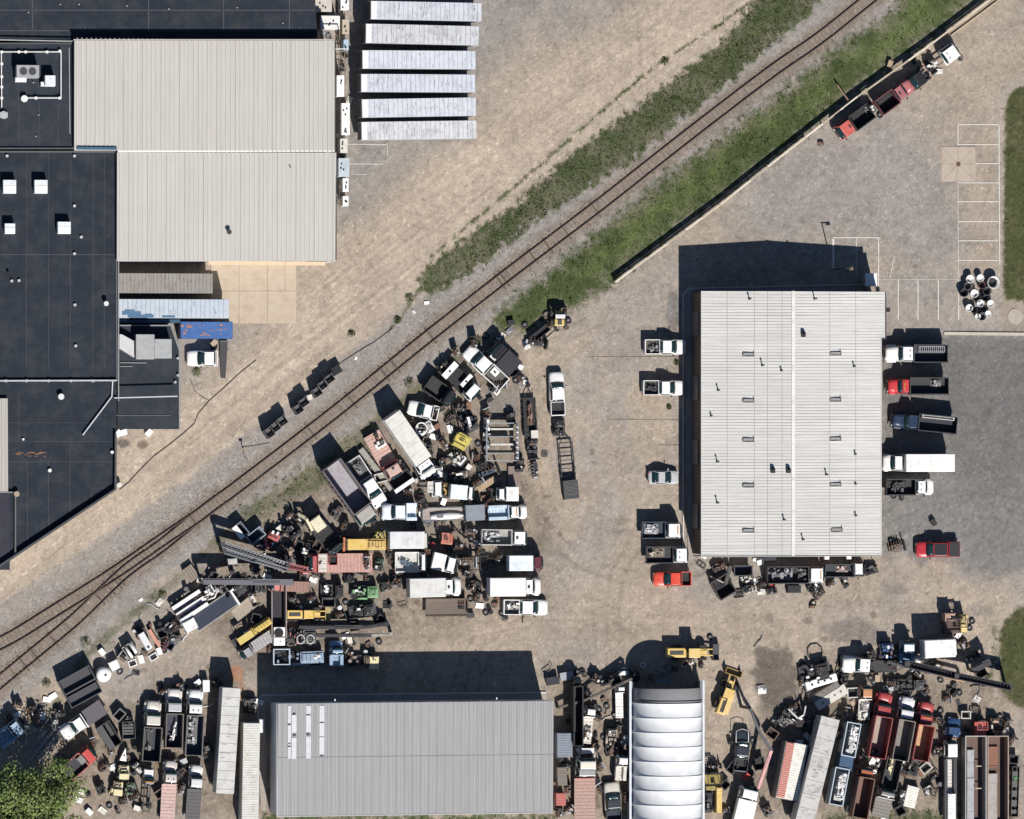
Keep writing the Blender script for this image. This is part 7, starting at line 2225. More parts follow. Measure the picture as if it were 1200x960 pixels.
# yellow loaders bottom of scrapyard
r=machine(296,741,33,52,12,'bright yellow long plant body parked diagonally at lower left',(.55,.40,.09),'road_grader',seed=81,hgt=2.0,s='yellow diagonal plant',col2=(.50,.36,.09),cabcol=(.56,.43,.12))
r=truck(303,756,213,46,13,'grey engine car half under the yellow diagonal plant',(.30,.30,.31),'flat',(.28,.28,.29),floorcol=(.33,.33,.34),s='grey engine car',cabL=1.4,style='over',name='plant_carrier')
o=skip(327,716,90,62,17,'long open grey skip with dark interior standing upright in the row',(.24,.20,.18),1.6,(.02,.02,.03),s='long grey skip',taper=.05)
o=thing('black_ringed_panel','white panel with black round hole at the foot of the long grey skip','panel',328,745,0,1.9,z=.1)
MB().box(-.75,.75,-1.3,1.1,0,1.5).build('panel',paint(WHITE,.4,.2),o,bevel=.05); MB().cyl((-.1,.35,1.501),.62,.05,'z',20).build('round_hole',paint(BLK,.9,.05),o); MB().cyl((.1,-.8,1.501),.1,.04).build('cap',paint(GR),o)
r=loader(363,720,0,54,17,'yellow excavator with black deck above the two dark booms',(.64,.44,.10),s='yellow excavator',bucket=(.35,.28,.12),hgt=2.2,name='excavator',cat='excavator')
machine(348,720,0,22,17,'black bare engine at the left end of the yellow excavator',BLK,'scrap_engine',seed=82,hgt=1.5,cat='engine',white=0)
armpath('dark_boom','upper dark boom ending in a fat black drum above the blue plant','boom',[(352,735,1.5),(425,735,1.6),(455,731,1.6)],[.55][0],[(.03,.03,.035),(.02,.02,.025)],s='upper dark boom')
armpath('dark_boom','lower dark boom ending in small white fittings above the blue plant','boom',[(372,744.5,1.4),(435,744.5,1.5),(460,743,1.4)],.5,[(.03,.03,.035),(.30,.28,.25)],s='lower dark boom')
r=machine(354,746,0,34,22,'dark twin ring windowed cab with red base left of lower boom',(.06,.055,.055),'crane_cab',seed=83,hgt=1.9,s='twin ring cab',cat='crane',col2=(.35,.14,.11))
for xx in (-.25,1.05):
    m=MB(); m.tube([(xx+.5*math.cos(2*PI*i/16),-.35+.58*math.sin(2*PI*i/16),2.0) for i in range(17)],.07,6); m.build('ring_frame',paint(PALE,.5,.2),r,True)
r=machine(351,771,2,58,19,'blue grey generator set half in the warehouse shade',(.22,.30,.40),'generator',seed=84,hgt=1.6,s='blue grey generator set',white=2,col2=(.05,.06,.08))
container(330,770,0,19,18,'pale blue tray box at the left end of the generator set',(.30,.36,.42),1.5,name='tray_box',cat='box',opentop=True,floorcol=(.25,.25,.26))
truck(395,766,90,30,16,'blue round nosed machine beside the generator set',(.22,.34,.50),'utility',(.24,.34,.46),s='blue round nosed machine',cabL=1.7,style='hood',name='dock_tractor')
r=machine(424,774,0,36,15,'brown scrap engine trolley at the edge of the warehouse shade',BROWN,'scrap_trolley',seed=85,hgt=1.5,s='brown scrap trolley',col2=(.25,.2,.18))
container(438.5,777,0,11,15,'cream square plate box at the right end of the brown trolley',CREAM,1.5,name='plated_box',cat='box')

# ---- below the white building
r=skip(848,688,-60,24,22,'black tipped skip with tow arms below the building corner',(.035,.03,.028),1.4,BLK,s='black tipped skip')
armpath('tow_dolly','thin dark tow arm reaching up left from the black tipped skip','tow arm',[(833,676,.9),(850,684,1.0)],.12,OFFW)
armpath('tow_dolly','broad dark tow arm leaning towards the white building','tow arm',[(850,683,1.1),(856,663,1.3)],.5,(.05,.048,.045))
skip(871,669,0,22,12,'small black open bin against the lower wall of white building',(.04,.045,.06),1.3,NAVY,s='small black bin')
machine(876,677,20,16,9,'white tipped scrap pump below the small black bin',OFFW,'scrap_pump',seed=91,hgt=1.0,white=1)
truck(932.5,674,0,70,20,'scrap laden truck with white square cab below the white building',WHITE,'dump',(.03,.03,.035),s='scrap laden truck',cabL=2.1,style='over',bh=1.0)
cargo('scrap_load',915,673.5,0,30,15,1.15,'silvery scrap heap in the bed of the truck below the building',(.20,.21,.24),'load',31,14,.8)
cargo('scrap_load',939,673.5,0,13,15,1.15,'dark grey scrap stack behind the square white cab',(.10,.10,.11),'load',32,6,.8)
container(931,690.5,0,16,9,'black low chest below the scrap laden truck',BLK,.9,name='black_chest',cat='box')
machine(957.5,692,-50,20,15,'dark brown loader attachment with white strip below the square cab',BROWN,'sweeper',seed=92,hgt=1.2,s='brown sweeper',white=1)
engine(893,688,40,17,13,'black scrap engine with loose bits left of the black chest',BLK,seed=93,s='loose black engine')
truck(992,669,0,50,15,'small dark truck with white cab box below the right building corner',BLK,'dump',(.03,.035,.05),s='small dark truck',cabL=1.5,style='hood',bh=.5)
container(1006.5,667,0,9,13,'white cab box on the small dark truck below the building corner',WHITE,2.6,name='small_hut',cat='cab')
cargo('scrap_load',986,667,0,13,8,1.15,'pinkish grey scrap in the bed of the small dark truck',(.32,.24,.23),'load',33,4,.4)
o=thing('metal_sheet','long pale metal sheet against the lower wall of the white building','metal sheet',896,655.5,3,.3); MB().box(-1.6,1.6,-.22,.22,.2,.28).build('sheet',paint(WHITE),o); MB().box(-1.5,1.5,-.1,.1,0,.199).build('skids',paint(DGR),o)
for k,(x,y) in enumerate(((969,654),(995,653.5))):
    o=thing('wall_unit','%s white wall unit above the small dark truck'%('left' if k==0 else 'right'),'air conditioner',x,y,0,1.6); MB().box(-.32,.32,-.22,.22,.8,1.6).build('housing',paint(WHITE),o); MB().box(-.28,-.2,-.18,.18,0,.799).box(.2,.28,-.18,.18,0,.799).build('legs',paint(GR),o)

# ---- yellow machines bottom centre
loader(814,765,0,66,19,'yellow wheel loader with dark bucket facing right near the arched shelter',(.62,.44,.12),s='yellow wheel loader',cabcol=(.64,.46,.16),bucket=(.05,.05,.055),hgt=2.9)
machine(806,777,20,18,8,'white scrap fittings lying below the yellow wheel loader',OFFW,'scrap_pump',seed=95,hgt=.8,wh=False)
r=loader(854,811,70,56,20,'yellow telehandler with empty frame tilted beside the arched shelter',(.62,.42,.13),s='yellow telehandler',cabcol=(.62,.42,.13),hgt=2.2,name='telehandler',cat='telehandler',bucket=(.35,.22,.06))
MB().box(-2.9,-.1,-.95,-.1,1.8,2.0,.05,.05).build('top_cover',paint((.64,.44,.16),.5,.3),r,bevel=.03)
forklift(836,912,92,'black masted forklift at the bottom beside the arched shelter',(.30,.24,.06),s='black masted forklift',L=30,W=20,roofcol=(.06,.05,.02),hgt=2.4)
container(843,938,90,30,7,'narrow yellow tank box below the black masted forklift',(.62,.44,.14),1.6,name='fuel_tank',cat='tank',s='narrow yellow tank')
machine(831,940,92,26,12,'yellow flecked black scrap plant left of the narrow yellow tank',BLK,'scrap_plant',seed=96,hgt=1.6,col2=(.5,.38,.05),s='yellow flecked plant')
armpath('thin_boom','long rusty boom reaching from warehouse corner to arched shelter','boom',[(655,829,1.0),(684,821,1.5),(740,796,2.8)],.35,(.10,.08,.07),s='long rusty boom')
truck(676,834,90,80,11,'tall narrow black trailer standing right of the grey warehouse corner',BLK,'dump',(.015,.017,.022),s='narrow black trailer at warehouse',cabL=1.0,style='over',bh=1.6,name='side_tipper')
for k,(x,y,a) in enumerate(((664,792.5,8),(648,798,8))):
    o=thing('plate_bin_and_shadow','%s grey plate bin above the right end of the warehouse'%('upper pale' if k==0 else 'lower dark'),'bin',x,y,a,.9); c=(.30,.32,.34) if k==0 else (.02,.025,.035)  # the near-black block stands in for the pale bin's cast shadow
    MB().box(-.85,.85,-.5,.5,.3,.9,.0,.0).build('bin_and_shadow_body',paint(c),o); MB().box(-.88,.88,-.53,.53,.901,.95).build('lid',paint(c),o); MB().box(-.7,-.6,-.4,.4,0,.299).box(.6,.7,-.4,.4,0,.299).build('feet',paint(DGR),o)
truck(690.5,850,84,44,12,'small white crane carrier right of the narrow black trailer',WHITE,'flat',WHITE,floorcol=OFFW,s='small white crane carrier',cabL=1.2,style='over')
machine(689,860,85,20,11,'white winch unit at the lower end of the crane carrier',OFFW,'winch',seed=97,hgt=1.6,wh=False,white=2)
container(689,880,0,15,7,'white low box between winch unit and pale roofed truck',WHITE,1.2,name='low_box',cat='box')
truck(688,897,90,16,24,'pale yellow white roofed cab facing up beside the warehouse',(.66,.62,.54),'chassis',cabL=1.5,style='over',s='pale roofed cab',name='wide_cab')
truck(687,930,90,64,25,'rusty red framed truck with pinkish deck under the pale cab',(.30,.30,.30),'flat',(.25,.06,.05),floorcol=(.40,.26,.22),s='rusty red framed truck',cabL=1.4,style='over')
container(662,873.5,90,29,19,'blue grey shed against the right end of the grey warehouse',(.13,.16,.20),2.3,name='tool_shed',cat='shed',s='blue grey shed',roofcol=(.17,.20,.25))
container(659,910,92,22,12,'grey brown box below the blue grey shed',(.16,.135,.12),1.7,name='equipment_box',cat='box',s='grey brown box')
container(657.5,937,90,15,12,'faded red box below the grey brown box',(.40,.11,.09),1.7,name='equipment_box',cat='box',s='faded red box')
engine(656,953,90,12,12,'black engine peeking in under the faded red box',BLK,seed=98,s='peeking engine')
o=truck(727.5,822,91,40,9,'narrow white beam truck with red writing beside the arched shelter',WHITE,'flat',(.62,.60,.58),floorcol=WHITE,s='white beam truck',cabL=.9,style='over')
machine(718,865,88,27,15,'tan and black engine set left of the arched shelter',(.30,.26,.22),'scrap_engine',seed=99,hgt=1.5,s='tan and black engine set',white=1,cat='engine')
truck(729,900,86,30,13,'white service body with small cab left of the arched shelter',WHITE,'utility',OFFW,s='small white service body',cabL=1.3,style='over')
pickup(719,940,94,46,(.03,.035,.05),'dark pickup truck with white roof frame at bottom by the shelter',cab=1.6,s='dark bottom pickup',bedcol=(.02,.025,.05),W=2.1,roofcol=None,hoodcol=OFFW,h=1.4)
o=thing('small_white_chest','white chest with blue beam behind it at the shelter mouth','chest',731,789,0,1.2,s='white chest'); MB().box(-.55,.55,-.25,.25,.2,1.1).build('chest_body',paint((.68,.72,.76)),o); MB().box(-.57,.57,-.27,.27,1.101,1.15).build('lid',paint(WHITE),o)
machine(715,796,25,26,10,'brown scrap winch at the tip of the long rusty boom',BROWN,'winch',seed=100,hgt=1.2,s='brown scrap winch',white=1)

# ---- bottom right
pickup(870,880,84,50,(.02,.03,.045),'black pickup truck with tow frame beside the pink crane arm',cab=1.7,s='black tow pickup',bedcol=BLK,W=2.0,h=1.4)
o=thing('wrecker_boom','pale bent tow frame over the bed of the black pickup','tow frame',870,863,90,1.6,z=1.5)
m=MB(); m.tube([(-.8,-.85,0),(.7,-.85,.1),(1.0,0,.1),(.7,.85,.1),(-.8,.85,0)],.05,6); m.build('frame',paint(PALE),o,True); MB().box(-.85,-.75,-.9,.9,-.1,.0).build('cross_bar',paint(GR),o)
armpath('knuckle_crane','folded crane arm, pink lower half and black upper half','crane arm',[(888,924,2.4),(904,879,3.6),(890,858,4.4),(879,830,5.0)],.42,[(.50,.22,.22),(.04,.045,.06),(.03,.035,.045)],s='folded crane arm')
truck(873,952,76,60,23,'white crane truck at the bottom carrying the pink arm',WHITE,'box',WHITE,s='white crane truck',cabL=1.6,style='over',bh=1.0,name='crane_truck',cat='crane truck')
o=container(928,904,-101,68,28,'white roofed container with one open red slatted side',(.16,.16,.17),2.6,s='red slatted container',roofcol=(.66,.65,.60))
q=MB(); hl_=68*S/2
q.box(-hl_+.15,hl_-.15,-1.45,-.35,2.64,2.70); q.build('red_side',paint((.45,.13,.10),.7,.5,0,3),o)
q=MB(); k=-hl_+.3
while k<hl_-.3: q.box(k,k+.07,-1.44,-.36,2.701,2.74); k+=.28
q.build('slats',paint((.62,.42,.36),.7,.4),o)
semitrailer(957.5,905,75.5,132,23,'long pale grey roofed trailer at bottom right',(.42,.42,.42),roofcol=(.47,.46,.45),s='long pale grey trailer',cap=False,ribs=1.9,dirt=.7)
r=machine(962,851,60,26,22,'cream and white engine end at the top of the pale grey trailer',CREAM,'scrap_engine',seed=111,hgt=2.0,s='cream and white engine',white=3,col2=WHITE,cat='engine')
for k,(x,y,lab) in enumerate(((997.5,867,'upper white scrap filled container with pale blue wall'),(983.5,922,'lower white scrap filled container with rounded end'))):
    o=container(x,y,-101,40 if k==0 else 44,17,lab,(.27,.33,.38),2.4,s=('upper' if k==0 else 'lower')+' scrap filled container',opentop=True,floorcol=(.5,.5,.48))
    cargo('white_scrap',x+2,y,-101,34,11,1.95,'%s heap of white scrap sheets in the pale blue container'%('upper' if k==0 else 'lower'),WHITE,'scrap',40+k,26,.5)
container(992,893,-101,20,17,'deep blue tarped box between the two scrap filled containers',(.02,.07,.14),2.3,name='tarped_box',cat='box',s='deep blue tarped box',roofcol=(.02,.07,.15))
# white pumps at 960,790
r=machine(957,789,12,38,26,'upper white pump skid under the black hose loop',BLK,'pump_skid',seed=112,hgt=1.7,s='upper pump skid',white=2,col2=WHITE)
for k,(x,y,l_,w_,c,a,lab) in enumerate(((963,799,40,11,WHITE,16,'white perforated housing lying below the upper pump skid'),(968,811,38,10,(.17,.15,.13),30,'brown tube housing between the two white housings'),(975,817,42,14,OFFW,30,'lower white long housing nearest the hose on the soil'))):
    o=thing('long_housing',lab,'housing',x,y,a,1.3,s='white long housings' if k==2 else None); hl_=l_*S/2; w=w_*S/2
    MB().box(-hl_,hl_,-w,w,.3,1.2,.05,.1).build('shell',paint(c,.5,.35),o,bevel=.04); q=MB()
    for j in range(4): q.cyl((-hl_*.6+j*hl_*.4,0,1.201),.16,.04,'z',12)
    q.build('ports',paint(BLK if k==0 else GR),o); MB().box(-hl_*.8,-hl_*.6,-w,w,0,.299).box(hl_*.6,hl_*.8,-w,w,0,.299).build('feet',paint(DGR),o)
armpath('bent_hoist','white bent arm over a black frame at lower left of pumps','arm',[(924,831,1.2),(935,842,1.8),(942,838,1.9),(944,828,1.6)],.22,WHITE,s='bent white arm')
machine(931,840,-35,30,15,'black slatted frame machine below the bent white arm',BLK,'scrap_plant',seed=113,hgt=1.2,s='black slatted machine',white=1)
truck(1008,779.5,176,40,20,'white pickup cab with bare chassis below the grey soil patch',WHITE,'chassis',cabL=3.6,style='hood',s='white bare chassis truck',name='cab_chassis_truck')
machine(1040,762,90,20,17,'blue forklift like cab with red frame, right of the white chassis truck',(.02,.08,.25),'tow_tractor',seed=114,hgt=1.9,s='blue cab machine',white=2,col2=(.35,.06,.05))
truck(1064,766,90,30,17,'small blue truck with white roof edge beside the white shed truck',(.10,.22,.36),'utility',(.12,.24,.36),s='small blue truck',cabL=1.5,style='over',roofcol=WHITE)
truck(1104,760,2,44,21,'white roofed box truck with grey tail at right',WHITE,'box',(.68,.70,.72),s='white roofed box truck',cabL=.6,style='over',bh=2.3,h=3.2)
forklift(1120,730,92,'brown and yellow forklift parked highest at the lower right',(.10,.06,.05),s='brown yellow forklift',L=26,W=28,roofcol=(.06,.04,.04),hgt=2.3)
container(1130,731,90,21,8,'pale yellow counterweight box on the brown forklift',(.68,.52,.22),1.9,name='ballast_box',cat='box'); container(1113.5,723.5,0,13,10,'pinkish brown square lid on the brown forklift',(.38,.24,.19),2.2,name='square_box',cat='box')
armpath('crane_boom','long black crane boom reaching from scrap rows to the lawn edge','crane boom',[(1062,778,3.0),(1120,792,3.1),(1186,806,3.2)],1.0,(.035,.035,.045),rails=True,s='long black boom')
armpath('crane_boom','orange tinted boom lying just above the long black boom','crane boom',[(1040,776,1.6),(1082,786,1.8),(1130,799,1.9)],.35,[(.06,.06,.07),(.45,.28,.17)],s='orange tinted boom')
armpath('digger_boom','fat black digger arm reaching right from the white roofed box truck','digger arm',[(1140,785,2.2),(1160,775,2.6)],.9,(.02,.022,.03),s='fat black arm')
trailer(1035,781,-1,34,14,'dark grey flat trailer between white chassis truck and the booms',DGR,BLK,s='dark flat trailer')
machine(1068,803,0,40,16,'dark shaded plant with pale rail below the orange boom',(.05,.055,.06),'scrap_plant',seed=115,hgt=1.4,s='shaded plant with rail')
truck(1015,824,88,40,14,'small orange cabbed tractor with white tail above upper scrap container',(.50,.24,.12),'flat',WHITE,floorcol=OFFW,s='orange cabbed tractor',cabL=1.6,style='over')
machine(1013,835,80,22,14,'white and pink scrap pump behind the orange cabbed tractor',OFFW,'scrap_pump',seed=116,hgt=1.6,white=2)
truck(1032,850,-101+180,78,21,'red dump truck with tan floor, left of three at lower right',(.36,.045,.05),'dump',(.22,.03,.03),floorcol=(.34,.28,.24),s='left red dump truck',cabL=3.1,style='hood',bh=1.75)
truck(1059,854,79,76,20,'grey dump truck with white cab between two red dump trucks',(.62,.63,.65),'dump',(.16,.14,.13),floorcol=(.20,.18,.17),s='middle grey dump truck',cabL=3.0,style='hood',bh=1.7)
truck(1082,857,79,70,20,'red dump truck with orange tan floor, right of three',(.38,.055,.06),'dump',(.26,.045,.045),floorcol=(.50,.32,.17),s='right red dump truck',cabL=3.0,style='hood',bh=1.75)
truck(1010.5,929,79,60,19,'rusty brown dump truck with orange nose at the bottom right',(.42,.13,.06),'dump',(.15,.07,.05),floorcol=(.17,.09,.07),s='rusty brown dump truck',cabL=1.2,style='over',bh=1.7)
skip(1046,905,77,42,19,'black open container with yellow and white scrap left of the white panel',(.03,.032,.035),1.5,(.03,.035,.04),s='black scrap container')
cargo('mixed_scrap',1043,899,77,26,6,.35,'white and yellow scrap inside the black open container',(.55,.48,.28),'scrap',51,7,.9,False)
truck(1037,942,77,34,21,'grey flat truck with white bars at the bottom below the black container',(.22,.21,.20),'flat',(.55,.55,.53),floorcol=(.20,.19,.175),s='grey bar truck',cabL=1.0,style='over')
container(1068,934,76,26,15,'plain white panel box on bare soil at the bottom right',(.66,.65,.58),1.0,name='white_panel_box',cat='box',s='white panel box')
machine(1057,934,76,16,7,'white bracket machine between grey bar truck and white panel box',WHITE,'bracket_machine',seed=118,hgt=1.3,wh=False,white=1)
machine(1073,897,70,26,14,'dark leafy scrap heap between the dump trucks and white panel',(.05,.05,.045),'scrap_heap',seed=119,hgt=1.1,s='dark scrap heap',cat='scrap heap',wh=False)
sedan(1118,853,84,24,(.02,.06,.15),'small dark blue car standing at the head of the white service truck',s='small dark blue car',W=1.9)
truck(1115,916,90,96,15,'narrow white service truck with black recesses left of the gondolas',WHITE,'utility',(.05,.05,.055),floorcol=(.60,.59,.56),s='narrow white service truck',cabL=2.2,style='over')
container(1115.5,946,90,32,10,'slim white tank box at the tail of the narrow service truck',WHITE,2.0,name='tank_box',cat='box')
for k,(x,c,lab) in enumerate(((1143.5,(.24,.23,.22),'left open gondola with pale lining and brown floor'),(1169.5,(.22,.16,.13),'right open gondola with rusty floor and grey load'))):
    o=container(x,920,90,116,25.5,lab,c,2.2,name='gondola',cat='gondola',s=('left' if k==0 else 'right')+' gondola',opentop=True,floorcol=(.12,.075,.062))
    o=thing('sheet_load','pale grey sheets lying along the %s gondola floor'%('left' if k==0 else 'right'),'sheets',(1137.5,1163.5)[k],(924,934)[k],90,.6,z=.25)
    l_,w_=((92*S/2,8.5*S/2),(56*S/2,11*S/2))[k]
    m=MB(); q=-l_; j_=0
    while q<l_-.2: e=min(l_,q+(2.1,2.9,1.6)[j_%3]); m.box(q,e-.03,-w_+.03*(j_%2),w_,0,.30+.05*(j_%3)); q=e; j_+=1
    m.build('sheets',paint((.33,.34,.38) if k==0 else (.33,.31,.30),.6,.6,0,1.2),o)
    if k==1:
        o=thing('rust_sheet','bright rusty sheet lying at the head of the right gondola','sheet',1163.5,887,90,.6,z=.25)
        MB().box(-1.4,1.4,-.75,.75,0,.28,.05,.05).build('sheet',paint((.22,.10,.065),.9,.6,0,2),o); MB().box(-1.3,-1.2,-.7,.7,.281,.33).build('lip',paint(RUST),o)
    else:
        for yy_ in (898,924):
            o2=thing('strap_bar','%s pale bar laid across the brown half of the left gondola'%('upper' if yy_==898 else 'lower'),'bar',1150,yy_,0,1.2,z=1.1)
            MB().box(-.8,.8,-.06,.06,0,.08).build('bar',paint((.50,.42,.32),.7,.3),o2); MB().box(-.8,-.72,-.05,.05,-.85,-.001).box(.72,.8,-.05,.05,-.85,-.001).build('legs',paint(BROWN),o2)
forklift(1150,850,90,'red tractor with dark deck at the head of the gondolas',(.45,.09,.08),s='red tractor',L=26,W=15,roofcol=(.35,.08,.07),name='tractor',cat='tractor')
machine(1166,851,90,24,14,'tan and red scrap deck right of the red tractor',(.46,.28,.17),'scrap_plant',seed=121,hgt=1.5,s='tan scrap deck',col2=(.3,.06,.05))
crate_bin(1190,928,88,60,9,'long low dark rack right of the gondolas',(.05,.05,.05),1.2,s='long low rack')

# ---- top middle: small items near the grass
loader(656,370,90,24,20,'yellow stand machine with white slatted roof beside the grass',(.55,.42,.12),s='yellow grass side machine',cabcol=(.62,.60,.60),hgt=2.2,name='lift_truck',cat='lift truck',bucket=BROWN)
engine(629,402,-10,26,14,'black tracked scrap engine with round wheel beside the grass edge',BLK,seed=125,s='grass edge engine',hgt=1.3)
trailer(632,391,38,26,9,'small black tipped trailer between engine and yellow machine',BLK,BLK,s='small tipped trailer',wall=.5)
armpath('scrap_rod','thin pale rod lying at the grass edge below the small trailer','rod',[(640,397,.1),(652,387,.1)],.09,(.45,.40,.33))

# ---- plastic tubs by the parking
TB=[(1137,327,WHITE,.55,.9),(1149,326,WHITE,.5,.9),(1164.5,331,(.60,.60,.60),.85,1.1),(1142,344,WHITE,.55,.9),(1135,335,(.12,.11,.115),.6,1.0),(1157,341,(.05,.05,.055),.6,1.0),(1149,355.5,WHITE,.5,.9),(1161,356,WHITE,.5,.9),
    (1136,361,WHITE,.5,.9),(1142,363,BLK,.5,.95),(1158,368,WHITE,.45,.8),(1151,371,(.05,.06,.07),.55,.85),(1153,362,BLK,.5,.95),(1146,350,BLK,.5,.9),(1130,343,BLK,.6,1.0),(1151,334,(.10,.03,.03),.5,.9),(1155.5,349,BLK,.5,.9),(1146,371,WHITE,.4,.7)]
TL=['white tub at the upper left of the tub cluster','second white tub along the top of the tub cluster','largest tub, pale and apart at the upper right of the cluster','white tub just left of centre in the tub cluster','dark grey tub below the upper left white tub','dark tub right of centre in the cluster','white tub in the middle of the lower tub row','white tub at the right edge of the tub cluster',
    'white tub at the lower left edge of the tub cluster','black tub beside the lower left white tub','small white tub at the lower right of the cluster','dark tyre like tub lowest in the cluster','black tub between the lower white tubs','black tub at the very centre of the cluster','black tub at the far left of the cluster','dark red tub just below the top row','black tub left of the right edge white tub','smallest white tub at the bottom of the cluster']
for (x,y,c,rd,hh),lab in zip(TB,TL):
    o=thing('plastic_tub',lab,'tub',x,y,0,hh,'round plastic tubs beside the parking bays')
    m=MB(); n=22
    rings=[[(r_*math.cos(2*PI*i/n),r_*math.sin(2*PI*i/n),z_) for i in range(n)] for r_,z_ in ((rd*.8,0),(rd,hh),(rd*.9,hh),(rd*.75,.15 if c!=WHITE else hh*.7))]
    m.loft(rings); m.build('shell',paint(c,.4,.2),o,True)
    MB().cyl((0,0,hh*.3 if c!=WHITE else hh*.72),rd*.82,.04,'z',22).build('lid',paint(BLK if c!=WHITE else (.6,.6,.6),.6,.2),o)
